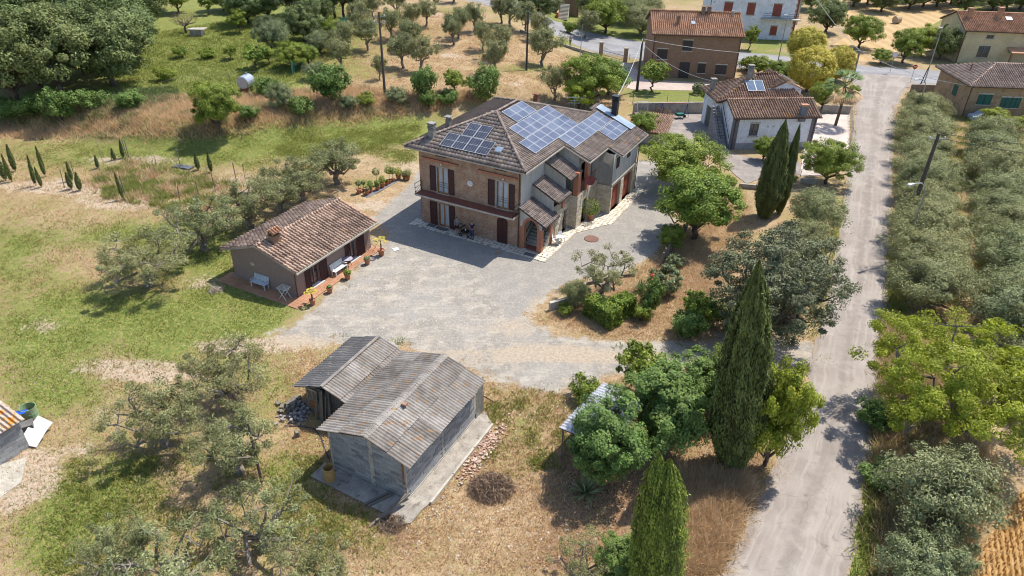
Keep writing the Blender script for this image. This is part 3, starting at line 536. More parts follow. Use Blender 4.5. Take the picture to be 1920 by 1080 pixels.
def wall(mb, p, q, z0, z1, ops=(), depth=.18, a=.5):
    """outer face from p to q (outside on the right hand of p->q), with openings (x0,z0,x1,z1) that get reveals"""
    p = Vector((p[0], p[1], 0)); q = Vector((q[0], q[1], 0)); L = (q-p).length; d = (q-p)/L; nrm = Vector((d.y, -d.x, 0)); Zv = Vector((0, 0, 1))
    P3 = lambda x, z, dd=0: tuple(p+d*x+Zv*z-nrm*dd)
    xs = sorted({0, L, *[o[0] for o in ops], *[o[2] for o in ops]}); zs = sorted({z0, z1, *[o[1] for o in ops], *[o[3] for o in ops]})
    for i in range(len(xs)-1):
        for j in range(len(zs)-1):
            cx, cz = (xs[i]+xs[i+1])/2, (zs[j]+zs[j+1])/2
            if any(o[0] < cx < o[2] and o[1] < cz < o[3] for o in ops): continue
            mb.quad(P3(xs[i], zs[j]), P3(xs[i+1], zs[j]), P3(xs[i+1], zs[j+1]), P3(xs[i], zs[j+1]), a=a)
    for x0, a0, x1, a1 in ops:
        mb.quad(P3(x0, a0), P3(x0, a1), P3(x0, a1, depth), P3(x0, a0, depth), a=a); mb.quad(P3(x1, a1), P3(x1, a0), P3(x1, a0, depth), P3(x1, a1, depth), a=a)
        mb.quad(P3(x0, a1), P3(x1, a1), P3(x1, a1, depth), P3(x0, a1, depth), a=a); mb.quad(P3(x1, a0), P3(x0, a0), P3(x0, a0, depth), P3(x1, a0, depth), a=a)
def frame_of(p, q):
    p = Vector((p[0], p[1], 0)); q = Vector((q[0], q[1], 0)); d = (q-p).normalized(); n = Vector((d.y, -d.x, 0))
    return lambda x, o, z: tuple(p+d*x+n*o+Vector((0, 0, z)))
def fbox(mb, f, x0, o0, z0, x1, o1, z1, a=.5):
    n = len(mb.v); mb.v += [f(x0, o0, z0), f(x1, o0, z0), f(x1, o1, z0), f(x0, o1, z0), f(x0, o0, z1), f(x1, o0, z1), f(x1, o1, z1), f(x0, o1, z1)]
    for g in ((0, 1, 2, 3), (7, 6, 5, 4), (0, 4, 5, 1), (1, 5, 6, 2), (2, 6, 7, 3), (3, 7, 4, 0)): mb.f.append(tuple(n+i for i in g)); mb.a.append(a)
def window(par, f, x0, z0, x1, z1, fm, pm=None, depth=.16, mull=1, bars=0, name='window', fw=.07, label=None):
    mb = MB()
    fbox(mb, f, x0, -depth, z0, x0+fw, -depth+.07, z1); fbox(mb, f, x1-fw, -depth, z0, x1, -depth+.07, z1)
    fbox(mb, f, x0+fw, -depth, z0, x1-fw, -depth+.066, z0+fw*1.6); fbox(mb, f, x0+fw, -depth, z1-fw, x1-fw, -depth+.066, z1)
    xm = (x0+x1)/2
    if mull: fbox(mb, f, xm-fw*.7, -depth, z0+fw*1.6, xm+fw*.7, -depth+.075, z1-fw)
    for b in range(bars): z = z0+(z1-z0)*(b+1)/(bars+1); fbox(mb, f, x0+fw, -depth, z-.02, x1-fw, -depth+.05, z+.02)
    w_ = mb.build(name, fm, par); g = MB(); fbox(g, f, x0+.01, -depth-.03, z0+.01, x1-.01, -depth+.012, z1-.01); g.build('pane', pm or m_glass, w_)
    if label: w_['label'] = label
    return w_
def shutter(par, f, x0, z0, x1, z1, o=.03, m=None, slats=7, name='shutter'):
    m = m or m_wood; mb = MB(); fw = .06; n = 3 if z1-z0 > 1.5 else 1
    fbox(mb, f, x0, o, z0, x0+fw, o+.05, z1); fbox(mb, f, x1-fw, o, z0, x1, o+.05, z1)
    for i in range(n+1): z = z0+(z1-z0-fw)*i/n; fbox(mb, f, x0+fw, o, z, x1-fw, o+.048, z+fw)
    s = mb.build(name, m, par); sm = MB(); k = slats*n
    for i in range(k):
        z = z0+fw+(z1-z0-2*fw)*i/k; h = (z1-z0-2*fw)/k
        q = len(sm.v); sm.v += [f(x0+fw, o+.008, z+h*.95), f(x1-fw, o+.008, z+h*.95), f(x1-fw, o+.04, z), f(x0+fw, o+.04, z)]; sm.f.append((q+3, q+2, q+1, q)); sm.a.append(.5)
    fbox(sm, f, x0+fw, o+.001, z0+fw, x1-fw, o+.005, z1-fw); sm.build('slats', m, s, kind='stuff'); return s
# ------------------------------------------------------------------ main farmhouse (x along the brick front, y to the back)
HO = P(973.8, 464.2); HA = R_(-27.8)
house = thing('farmhouse', HO, 'two-storey brick and plaster farmhouse with solar panels on its hipped roof', 'house', rz=HA)
ZE = 7.35; KS = .4; KF = .426
zse = lambda s: ZE-KS*(s-.75)
zfr = lambda t: ZE+KF*(t+.75)
zw = 6.95
# body walls
wf = MB(); A_, B_ = (-10.2, 0), (0, 0); ff = frame_of(A_, B_)
ops = [(1.83, 3.28, 2.95, 5.72), (7.88, 3.28, 9.0, 5.75), (1.9, .02, 2.95, 2.25)]
wall(wf, A_, B_, 0, zw, ops, .2); wall(wf, (-10.2, 14), (-10.2, 0), 0, zw); wall(wf, (-3, 14), (-10.2, 14), 0, zw)
wf.build('brick_wall', m_brick, house)
wp = MB(); wall(wp, (0, 0), (0, 6.2), 0, zw+.1); wall(wp, (0, 6.2), (0, 10.6), 0, zw+.1); wp.quad((4.2, 17, 0), (-.4, 17, 0), (-.4, 17, 7.6), (4.2, 17, 5.8)); wall(wp, (-.4, 17), (-.4, 14), 0, 7.6); wall(wp, (-.4, 14.02), (-3, 14.02), 0, 7.2)
wall(wp, (2.75, 10.3), (4.2, 10.3), 2.95, 6.0); wp.quad((0, 6.75, 3.3), (2.2, 6.75, 3.3), (2.2, 6.75, 6.55), (0, 6.75, 7.4)); wp.quad((2.1, 10.3, 2.9), (4.2, 10.3, 2.9), (4.2, 10.3, 5.8), (2.1, 10.3, 6.6)); wall(wp, (2.05, 6.9), (2.05, 10.3), 3.3, 6.5, [(.9, 0, 2.2, 5.5)])
sgar = [(.8, 4.35, 1.45, 5.35), (3.7, 4.45, 4.35, 5.35)]; wall(wp, (4.2, 10.3), (4.2, 17), 2.95, 5.95, sgar)
for s0, t0, s1, t1 in ((0, 2.2, 2.0, 2.35), (0, 4.4, 2.0, 4.55)): pass
wp.build('plaster_wall', m_plaster, house)
fb = frame_of(A_, B_)
for x0, x1 in ((.35, 4.1), (6.1, 9.85)): rc = MB(); fbox(rc, fb, x0, 0, 6.25, x1, .16, 6.42); rc.build('brick_moulding', m_brickr, house)
vt = MB()
for x0, x1 in ((1.75, 2.85), (7.7, 8.8)): vt = MB(); fbox(vt, fb, x0, -.05, 6.72, x1, .012, 6.93); vt.build('attic_vent', m_dark, house)
# roof slabs
rf = MB(); W = [(-11.2, -.75, ZE), (.75, -.75, ZE), (-5.25, 5, 9.76), (-5.25, 8.8, 9.76), (-11.5, 15.8, ZE-.1), (-.4, 14.9, zse(-.4)), (-.7, 18., zse(-.7)), (4.75, 18., zse(4.75)), (4.75, 10.95, zse(4.75)), (3.3, 10.95, zse(3.3)), (3.3, 6.6, zse(3.3)), (.75, 6.6, ZE)]
drop = lambda p, d=.0: (p[0], p[1], p[2]-d)
rf.slab([W[0], W[1], W[2]], .12); rf.slab([W[0], W[2], W[3], W[4]], .12); rf.slab([W[4], W[3], W[5], (-1.2, 15.4, 7.7)], .12)
rf.slab([W[1], W[11], W[10], (-5.25, 6.6, 9.75), W[2]], .12); rf.slab([(-5.25, 6.6, 9.75), W[10], (3.3, 10.95, zse(3.3)), (-4.2, 10.95, zse(-4.2)), W[3]], .12); rf.slab([(-4.2, 10.95, zse(-4.2)), W[9], W[8], W[7], W[6], W[5]], .12)
roof = rf.build('roof', m_tileunder, house)
cU = math.sqrt(1+KF*KF); cS = math.sqrt(1+KS*KS)
tiles('front_roof_tiles', roof, (-11.2, -.75, ZE), (1, 0, 0), (0, 1, KF), [(0, 0), (11.95, 0), (5.95, 5.78*cU)], .34, .42, m_tile)
Ls = lambda s: (.75+4-s)*cS   # distance up slope from eave line s=4.75
spoly = [(-.75, 4*cS), (6.6, 4*cS), (6.6, (4.75-3.3)*cS), (10.95, (4.75-3.3)*cS), (10.95, 0), (18, 0), (18, 5.45*cS), (14.9, 5.15*cS), (8.8, 10*cS), (5, 10*cS)]
tiles('side_roof_tiles', roof, (4.75, 0, zse(4.75)), (0, 1, 0), (-1, 0, KS), spoly, .30, .40, m_tile, amp=1.1)
n1 = Vector(W[4])-Vector(W[0]); uu1 = n1.normalized(); nn = (Vector(W[2])-Vector(W[0])).cross(n1); vv1 = nn.cross(uu1).normalized()
if vv1.z < 0: vv1 = -vv1
pl = lambda p: ((Vector(p)-Vector(W[0])).dot(uu1), (Vector(p)-Vector(W[0])).dot(vv1))
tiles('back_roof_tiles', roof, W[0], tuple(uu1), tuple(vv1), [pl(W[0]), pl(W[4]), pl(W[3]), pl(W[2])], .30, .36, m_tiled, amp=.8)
e1 = (Vector(W[5])-Vector(W[4])).normalized(); nn = (Vector(W[3])-Vector(W[4])).cross(e1); v2 = nn.cross(e1).normalized(); v2 = v2 if v2.z > 0 else -v2
pl2 = lambda p: ((Vector(p)-Vector(W[4])).dot(e1), (Vector(p)-Vector(W[4])).dot(v2))
tiles('rear_roof_tiles', roof, W[4], tuple(e1), tuple(v2), [pl2(W[4]), pl2(W[5]), pl2(W[3])], .30, .36, m_tile)
for a, b in ((W[0], W[2]), (W[1], W[2]), (W[2], W[3]), (W[4], W[3]), (W[5], W[3])):
    caps('ridge_tiles', roof, (a[0], a[1], a[2]+.1), (b[0], b[1], b[2]+.12), m_tile, .4, .13)
gt = MB()
for a, b in ((W[0], W[1]), (W[1], W[11]), (W[10], W[9]), (W[8], W[7]), (W[11], W[10]), (W[9], W[8])): gt = MB().bar((a[0], a[1], a[2]-.1), (b[0], b[1], b[2]-.1), .12, .12); gt.build('gutter', mat('pale_gutter', (.48, .43, .36), (.40, .35, .3), 3, .5), house)
for q_ in ([(.3, -.5, 7.2), (-.12, -.1, 6.9), (-.1, -.1, .1)], [(4.5, 17.3, 5.7), (4.32, 16.95, 5.4), (4.32, 16.95, .1)], [(-11, -.6, 7.2), (-10.35, .25, 6.8), (-10.35, .25, .1)]): MB().tube(q_, .05, 6).build('downpipe', m_gutter, house)
# eaves soffit
# windows and doors of the brick front
WL = 'tall french window in brown shutters, '
for i, (x0, z0, x1, z1) in enumerate(ops): window(house, ff, x0, z0, x1, z1, m_frame, m_curt, .17, 1, 0)
for (a, b, z0, z1) in ((1.12, 1.73, 3.42, 5.76), (3.05, 3.62, 3.42, 5.76), (7.05, 7.68, 3.42, 5.76), (9.1, 9.62, 3.42, 5.76), (.98, 1.72, .03, 2.3), (3.05, 3.62, .03, 2.3)): shutter(house, ff, a, z0, b, z1)
for x0, z0, x1, z1 in ops[:2]:
    sl_ = MB(); fbox(sl_, ff, x0-.15, -.02, z0-.06, x1+.15, .06, z0-.002); fbox(sl_, ff, x0-.1, 0, z1+.002, x1+.1, .02, z1+.07); fbox(sl_, ff, x0-.1, 0.001, z0-.003, x0-.003, .021, z1+.003); sl_.build('window_surround', mat('pale_stone_trim', (.5, .46, .4)), house)
sl_ = MB(); fbox(sl_, ff, 1.8, 0, -.01, 3.0, .12, .03); sl_.build('door_sill', mat('pale_stone_trim', (.5, .46, .4)), house)
for x0, z0, x1, z1 in ops[:2]:
    for z in (3.9, 4.1, 4.3): MB().bar(ff(x0, -.06, z), ff(x1, -.06, z), .018).build('window_rail', m_dark, house)
dr = MB(); pts = [ff(7.95, .004, .03), ff(9.0, .004, .03), ff(9.0, .004, 2.1)] + [ff(8.475+.525*math.cos(t), .004, 2.1+.34*math.sin(t)) for t in np.linspace(.3, 2.84, 6)] + [ff(7.95, .004, 2.1)]
dr.quad(*pts); n0 = len(dr.v); dr.quad(*[tuple(Vector(p)+Vector((0, -.03, 0))) for p in pts]); dr.build('arched_door', m_wood, house)
dd = MB(); fbox(dd, ff, 8.465, .034, .05, 8.485, .05, 2.3)
for z in (.1, .9, 1.7): fbox(dd, ff, 8.02, .034, z, 8.44, .045, z+.6); fbox(dd, ff, 8.51, .034, z, 8.93, .045, z+.6)
dd.build('door_panel', m_wood, house)
pq = MB(); pq.tube([ff(5.25, .0, 4.92), ff(5.25, .04, 4.92)], .27, 20); pq.build('wall_clock', m_white, house); pk = MB(); fbox(pk, ff, 5.235, .041, 4.92, 5.262, .052, 5.08); fbox(pk, ff, 5.25, .041, 4.86, 5.36, .05, 4.885); pk.build('clock_hand', m_dark, house)
for x, z in ((2.36, 6.08), (8.55, 6.08)): MB().lathe([(.0, -.09), (.08, -.06), (.09, 0), (.05, .07), (0, .09)], 8, ff(x, .1, z)).build('wall_lamp', m_white, house)
# balcony
bl = MB(); fbox(bl, ff, .1, .003, 3.05, 10.1, 1.12, 3.2); bal = bl.build('balcony', m_concl, house)
b2 = MB(); fbox(b2, ff, .12, .004, 3.202, 10.08, 1.08, 3.225); b2.build('balcony_floor', m_balc, bal)
b3 = MB()
for x in (.14, 10.06):
    for z in (3.32, 3.75, 4.15): b3.bar(ff(x, .05, z), ff(x, 1.05, z), .035)
    for o in (.08, 1.05): b3.bar(ff(x, o, 3.2), ff(x, o, 4.18), .04)
    b3.bar(ff(x, .05, 3.35), ff(x, 1.05, 3.75), .02); b3.bar(ff(x, .05, 3.75), ff(x, 1.05, 3.35), .02)
for x in np.linspace(.14, 10.06, 7): b3.bar(ff(x, 1.06, 3.22), ff(x, 1.06, 3.30), .05)
b3.build('balcony_railing', m_dark, bal)
# stone clad ground storey on the side
st_meshes = []
for i in range(6):
    l_ = .30+.05*i; q = MB(); n = 0; q.box(0, -.012, 0, l_, .035+.006*(i % 3), .17, a=.1+.16*i); me = q.mesh('stone', m_stone); st_meshes.append((me, l_))
ST = [0]
def stonewall(p, q, z0, z1, ops=(), lim=60, par=None):
    f = frame_of(p, q); L = math.hypot(q[0]-p[0], q[1]-p[1]); ang = math.atan2(q[1]-p[1], q[0]-p[0]); z = z0; r = 0; rest = MB()
    while z < z1-.1:
        x = -.1*(r % 2); 
        while x < L-.05:
            me, l_ = random.choice(st_meshes); xx = max(0, x); ll = min(l_, L-xx)
            if not any(o[0]-.05 < xx+ll/2 < o[2]+.05 and o[1] < z+.1 < o[3] for o in ops) and ll > .1:
                if ST[0] < 290:
                    o = link('stone', me, par); o.location = f(xx, 0, z); o.rotation_euler = (0, 0, ang+math.pi); o.scale = (-ll/l_*.94, 1, 1); o.location = f(xx, 0.0, z); ST[0] += 1
                else: fbox(rest, f, xx, .0, z, xx+ll*.94, .03+random.random()*.02, z+.17, random.random())
            x += l_
        z += .19; r += 1
    if rest.v: rest.build('small_stones', m_stone, par, kind='stuff')
sb = MB(); wall(sb, (4.2, 10.3), (4.2, 17), 0, 2.95, [(.25, 0, 2.5, 2.62), (3.3, 0, 5.7, 2.62)], .35); wall(sb, (2.75, 10.3), (4.2, 10.3), 0, 2.95)
wall(sb, (1.95, 2.3), (1.95, 5.8), 0, 3.3, [(2.25, 0, 3.05, 2.05)], .3); wall(sb, (1.95, 5.8), (2.7, 5.8), 0, 3.25); wall(sb, (2.7, 5.8), (2.7, 10.3), 0, 3.25, [(1.3, 0, 2.3, 2.3)], .3)
sb.quad((1.95, 5.8, 3.25), (2.7, 5.8, 3.25), (2.7, 10.3, 3.25), (1.95, 10.3, 3.25)); sb.quad((0, 6.2, 3.27), (2.7, 6.2, 3.27), (2.7, 10.3, 3.27), (0, 10.3, 3.27))
sbo = sb.build('stone_wall', m_mortar, house)
stonewall((1.95, 5.8), (2.7, 5.8), 0, 3.2, par=sbo); stonewall((2.7, 5.8), (2.7, 7.0), 0, 3.2, par=sbo); stonewall((2.75, 10.3), (4.2, 10.3), 0, 2.9, par=sbo); stonewall((1.95, 2.9), (1.95, 5.8), 0, 2.6, [(1.6, 0, 2.45, 2.05)], par=sbo)
stonewall((4.2, 10.3), (4.2, 10.55), 0, 2.6, par=sbo); stonewall((4.2, 12.8), (4.2, 13.6), 0, 2.7, par=sbo); stonewall((4.2, 16.0), (4.2, 17.0), 0, 2.9, par=sbo); stonewall((2.7, 8.1), (2.7, 10.3), 0, 3.2, par=sbo)
fg = frame_of((4.2, 10.3), (4.2, 17))
for x0, x1 in ((.25, 2.5), (3.3, 5.7)):
    g = MB(); fbox(g, fg, x0, -.3, .02, x1, -.24, 2.62); gd = g.build('garage_door', m_garage, house); g = MB(); n = 6
    for i in range(n): a = x0+.03+(x1-x0-.06)*i/n; fbox(g, fg, a, -.24, .08, a+(x1-x0)/n-.03, -.215, 2.55)
    g.build('door_boards', m_garage, gd); g = MB(); fbox(g, fg, (x0+x1)/2-.12, -.215, 1.1, (x0+x1)/2-.06, -.18, 1.35); g.build('handle', m_dark, gd)
for x0, z0, x1, z1 in sgar: shutter(house, fg, x0-.02, z0, x1+.02, z1, o=.01)
bs = MB(); fbox(bs, fg, -.02, .001, 2.86, 6.72, .05, 3.02); bs.build('plaster_band', m_concl, house)
fs2 = frame_of((2.7, 5.8), (2.7, 10.3)); fs1 = frame_of((1.95, 2.3), (1.95, 5.8))
for f, x0, x1, z in ((fs2, 1.3, 2.3, 2.3), (fs1, 2.25, 3.05, 2.05)):
    g = MB(); fbox(g, f, x0, -.28, .02, x1, -.22, z); gd = g.build('side_door', m_wood, house, label='dark door in the stone-clad side'); g = MB(); fbox(g, f, x0+.15, -.22, 1.2, x1-.15, -.20, z-.25); g.build('pane', m_curt, gd)
# arched porch with three stepped roofs over the outside stair
pr = MB(); fp = frame_of((0, 0), (2.15, 0)); 
zr = lambda s, z0: z0-.49*s
# arch wall
arcp = [(1.05+.62*math.cos(t), 2.15+.75*math.sin(t)) for t in np.linspace(0, math.pi, 11)]
out = [fp(x, .02, z) for x, z in ([(0.02, 0), (.43, 0)] + arcp[::-1] + [(1.67, 0), (2.12, 0), (2.12, 2.75), (.02, 3.78)])]
pr.quad(*[fp(.02, .02, 2.1), fp(.43, .02, 2.1)]+[fp(x, .02, z) for x, z in arcp[::-1][:6]]+[fp(1.05, .02, 3.2), fp(.02, .02, 3.75)])
pr.quad(*[fp(1.05, .02, 3.2)]+[fp(x, .02, z) for x, z in arcp[::-1][5:]]+[fp(1.67, .02, 2.1), fp(2.12, .02, 2.1), fp(2.12, .02, 2.8)])
pr.quad(fp(.02, .02, 3.75), fp(1.05, .02, 3.2), fp(2.12, .02, 2.8), fp(.6, .02, 3.5))
for (t0, za) in ((2.25, 3.9), (4.5, 5.15)):   # stepped cross walls between the porch roofs
    pr.quad((0, t0, za-1.2), (2.0, t0, za-1.2-.4), (2.0, t0, zr(2, za+1.25)-.05), (0, t0, za+1.25)); pr.quad((0, t0+.12, za-1.2), (2.0, t0+.12, za-1.6), (2.0, t0+.12, zr(2, za+1.25)-.05), (0, t0+.12, za+1.25)); pr.quad((2.0, t0, za-1.6), (2.0, t0+.12, za-1.6), (2.0, t0+.12, zr(2, za+1.25)-.05), (2.0, t0, zr(2, za+1.25)-.05))
porch = pr.build('porch_wall', m_plaster, house)
ar = MB()
for i in range(10):
    (xa, za), (xb, zb) = arcp[i], arcp[i+1]; g_ = lambda x, z, k: (1.05+(x-1.05)*k, 2.15+(z-2.15)*k)
    p4 = [g_(xa, za, 1), g_(xb, zb, 1), g_(xb, zb, 1.3), g_(xa, za, 1.3)]
    n = len(ar.v); ar.v += [fp(x, .05, z) for x, z in p4]+[fp(x, -.3, z) for x, z in p4]; ar.f += [(n+3, n+2, n+1, n), (n, n+1, n+5, n+4), (n+2, n+3, n+7, n+6)]; ar.a += [.5]*3
ar.build('arch_ring', m_brickr, porch)
for x0, y0, x1, y1, z1 in ((.04, -.02, .43, .35, 2.15), (1.67, -.04, 2.1, .36, 2.15), (1.72, 1.75, 2.1, 2.15, 2.85), (1.72, 4.05, 2.1, 4.45, 4.1)): MB().box(x0, y0, 0 if y0 < 2 else 2.6, x1, y1, z1).build('brick_pillar', m_brickr, house)
MB().box(2.25, 5.75, 3.26, 2.72, 6.35, 5.45).build('loggia_pillar', m_brickr, house); MB().box(2.5, 7.5, 3.26, 2.85, 7.95, 6.3).build('loggia_pillar', m_brickr, house)
for i, (t0, t1, z0) in enumerate(((-.35, 2.25, 3.95), (2.1, 4.5, 5.2), (4.35, 6.75, 6.5))):
    q = MB().slab([(0, t0, z0), (2.5, t0, zr(2.5, z0)), (2.5, t1+.25, zr(2.5, z0)), (0, t1+.25 if i < 2 else t1, z0)], .09); pr_ = q.build('porch_roof', m_tileunder, house)
    tiles('porch_roof_tiles', pr_, (2.55, t0, zr(2.55, z0)), (0, 1, 0), (-1, 0, .49), [(0, 0), (t1-t0+.25, 0), (t1-t0+.25, 2.55*1.113), (0, 2.55*1.113)], .24, .33, m_tile, amp=.9)
    q = MB().bar((2.56, t0, zr(2.56, z0)-.05), (2.56, t1+.25, zr(2.56, z0)-.05), .1); q.build('gutter', m_dark, pr_)
ft = MB().box(.43, .1, .0, 1.67, .9, .03); ft.build('porch_floor', m_balc, house)
for i in range(17):
    q = MB().box(.1, .9+i*.3, 0, 1.6, 1.21+i*.3, .18+i*.185); q.build('step', m_concl, house)
q = MB(); q.bar((1.9, .9, 1.2), (1.9, 5.8, 4.2), .05); q.bar((.12, 1, 1.1), (.12, 5.8, 4.05), .05)
for i in range(9): y = 1.1+i*.55; q.bar((1.9, y, .3+i*.33), (1.9, y, 1.3+i*.34), .03)
q.build('stair_rail', m_dark, house)
q = MB()
for i in range(5): q.box(1.75, .55+i*.28, 0, 2.05, .82+i*.28, .35+i*.22)
q.build('stepped_plinth', m_stone, house)
q = MB()
q.box(2.55, 6.4, 3.26, 2.62, 10.2, 3.3)
for z in (3.5, 3.8, 4.1, 4.3): q.bar((2.62, 6.4, z), (2.62, 7.5, z), .035); q.bar((2.62, 7.9, z), (2.62, 10.25, z), .035)
q.build('loggia_railing', m_garage, house)
q = MB()
for k in range(1): q.lathe([(.0, .05), (.25, .09), (.42, .18), (.44, .2), (.25, .12), (0, .08)], 14)
d_ = q.build('satellite_dish', mat('dish_red', (.28, .07, .06), (.24, .06, .05)), house); d_.location = (3.05, 7.6, 4.2); d_.rotation_euler = (R_(75), 0, R_(35))
# chimneys, skylight, aerial
def chimney(par, x, y, z0, h, w_, m, cap='slab', name='chimney', label=None):
    mb = MB().box(x-w_/2, y-w_/2, z0, x+w_/2, y+w_/2, z0+h)
    if cap == 'slab':
        for i in range(3): mb.box(x-w_/2-.05, y-w_/2-.05, z0+h+.05+i*.14, x+w_/2+.05, y+w_/2+.05, z0+h+.12+i*.14)
        mb.box(x-w_/2+.06, y-w_/2+.06, z0+h, x+w_/2-.06, y+w_/2-.06, z0+h+.5); mb.box(x-w_/2-.08, y-w_/2-.08, z0+h+.47, x+w_/2+.08, y+w_/2+.08, z0+h+.56)
    elif cap == 'plate':
        mb.box(x-w_/2+.05, y-w_/2+.05, z0+h, x+w_/2-.05, y+w_/2-.05, z0+h+.18); mb.box(x-w_/2-.1, y-w_/2-.1, z0+h+.18, x+w_/2+.1, y+w_/2+.1, z0+h+.25)
    o = mb.build(name, m, par)
    if label: o['label'] = label
    return o
m_chim = mat('chimney_concrete', (.24, .22, .195), (.32, .3, .27), 4, .9, .2)
chimney(house, -9.3, .85, 7.6, 1.15, .5, m_chim); chimney(house, -9.1, 3.2, 7.9, 1.1, .42, m_chim, 'plate'); chimney(house, -5.9, 14.2, 7.8, 1.0, .45, m_rust, 'plate'); chimney(house, 1.3, 17.3, 6.9, 1.75, .55, m_dark, 'slab')
q = MB(); n_ = Vector((0, -KF, 1)).normalized()
sk = [(-2.95, .55), (-2.3, .55), (-2.3, 1.15), (-2.95, 1.15)]
q.slab([(x, y, zfr(y)+.17) for x, y in sk], .12); o = q.build('skylight', m_galv, house); q = MB(); q.slab([(x*.8-2.625*.2, y*.8+.85*.2, zfr(y*.8+.17)+.19) for x, y in sk], .02); q.build('pane', m_thermal, o)
q = MB(); q.tube([(-.75, 11.8, zse(-.75)), (-.75, 11.8, zse(-.75)+2.2)], .025, 5)
for z, l in ((2.1, .8), (1.6, .5), (1.85, .35)): q.bar((-.75-l, 11.8-.3, zse(-.75)+z), (-.75+l, 11.8+.3, zse(-.75)+z), .03)
for k in range(6): q.bar((-1.4+k*.26, 11.45+k*.1, zse(-.75)+2.1), (-1.6+k*.26, 11.95+k*.1, zse(-.75)+2.1), .02)
q.build('television_aerial', m_galv, house)
# solar panels
def panel(par, O, U, V, du, dv, m, lines, name='solar_panel'):
    O = Vector(O); U = Vector(U).normalized(); V = Vector(V).normalized(); N = U.cross(V); N = N if N.z > 0 else -N
    p = lambda a, b, h: tuple(O+U*a+V*b+N*h); mb = MB(); g = .015
    mb.slab([p(g, g, .16), p(du-g, g, .16), p(du-g, dv-g, .16), p(g, dv-g, .16)], .045); o = mb.build(name, m, par)
    fr = MB(); fw = .03
    def bx(a0, b0, a1, b1, h=.172): fr.quad(p(a0, b0, h), p(a1, b0, h), p(a1, b1, h), p(a0, b1, h))
    bx(g, g, du-g, g+fw); bx(g, dv-g-fw, du-g, dv-g); bx(g, g+fw, g+fw, dv-g-fw); bx(du-g-fw, g+fw, du-g, dv-g-fw)
    for a0, b0, a1, b1 in lines: bx(a0, b0, a1, b1, .171)
    fr.build('panel_frame', m_pvline, o); return o
dvp = 1.6*cS; dup = 1.27
for (sTop, tt0, n) in ((-4.95, 5.3, 3), (-3.28, 3.6, 6), (-1.66, 2.45, 7), (-.05, 6.95, 7), (1.6, 12.35, 3)):
    for i in range(n): panel(house, (sTop+1.6, tt0+i*dup, zse(sTop+1.6)), (0, 1, 0), (-1, 0, KS), dup, dvp, m_pvblue, [(.05, dvp/2-.012, dup-.05, dvp/2+.012)])
for i in range(4): panel(house, (-7.98+i*1.18, .0, zfr(0)), (1, 0, 0), (0, 1, KF), 1.18, 1.68, m_pvblack, [(.04, .83, 1.14, .85)]+[(.04+k*.22, .04, .048+k*.22, 1.64) for k in range(1, 5)])
for i in range(2): panel(house, (-6.74+i*1.18, 1.56, zfr(1.56)), (1, 0, 0), (0, 1, KF), 1.18, 1.68, m_pvblack, [(.04, .83, 1.14, .85)]+[(.04+k*.22, .04, .048+k*.22, 1.64) for k in range(1, 5)])
for i in range(2): panel(house, (-.42+(i+1)*1.93, 16.35, zse(-.42+(i+1)*1.93)+.05), (0, 1, 0), (-1, 0, KS), 1.3, 1.93*cS, m_thermal, [], 'thermal_panel')
# flagstone aprons round the house
def flags(name, polyhouse, z=.035, sz=.36, m=m_flag, lab=None, frame=None):
    base = MB().prism(polyhouse, -.05, z); o = base.build(name, m_mortar, house, kind='structure'); o.parent = None; o.matrix_world = Matrix.Translation(Vector(HO)) @ Matrix.Rotation(HA, 4, 'Z')
    xs = [p[0] for p in polyhouse]; ys = [p[1] for p in polyhouse]; mb = MB(); x = min(xs)+sz/2
    while x < max(xs):
        y = min(ys)+sz/2
        while y < max(ys):
            cx, cy = x+random.uniform(-.06, .06), y+random.uniform(-.06, .06); r = sz*.5
            if inpoly(cx, cy, polyhouse):
                k = random.choice((5, 6, 6)); a0 = random.random()*6; pts = [(cx+r*1.1*random.uniform(.85, 1.12)*math.cos(a0+6.283*i/k), cy+r*1.1*random.uniform(.85, 1.12)*math.sin(a0+6.283*i/k)) for i in range(k)]
                pts = [(min(max(px_, min(xs)+.01), max(xs)-.01), min(max(py_, min(ys)+.01), max(ys)-.01)) for px_, py_ in pts]
                mb.prism(pts, z-.01, z+.006+random.random()*.006, random.random())
            y += sz
        x += sz
    mb.build('flagstones', m, o, kind='stuff'); return o
flags('front_paving', [(-10.9, -1.1), (-.75, -1.1), (-.75, -1.25), (2.75, -1.25), (2.75, -.02), (-10.2, -.02), (-10.9, .2)])
flags('side_paving', [(2.12, -1.25), (3.15, -1.25), (3.15, 5.0), (3.45, 5.6), (2.72, 5.6), (1.98, 5.6), (1.98, 1.9), (2.12, .4)])
flags('garage_paving', [(2.72, 5.62), (3.5, 5.62), (5.35, 8.7), (5.35, 17.6), (4.22, 17.2), (4.22, 10.28), (2.72, 10.28)])
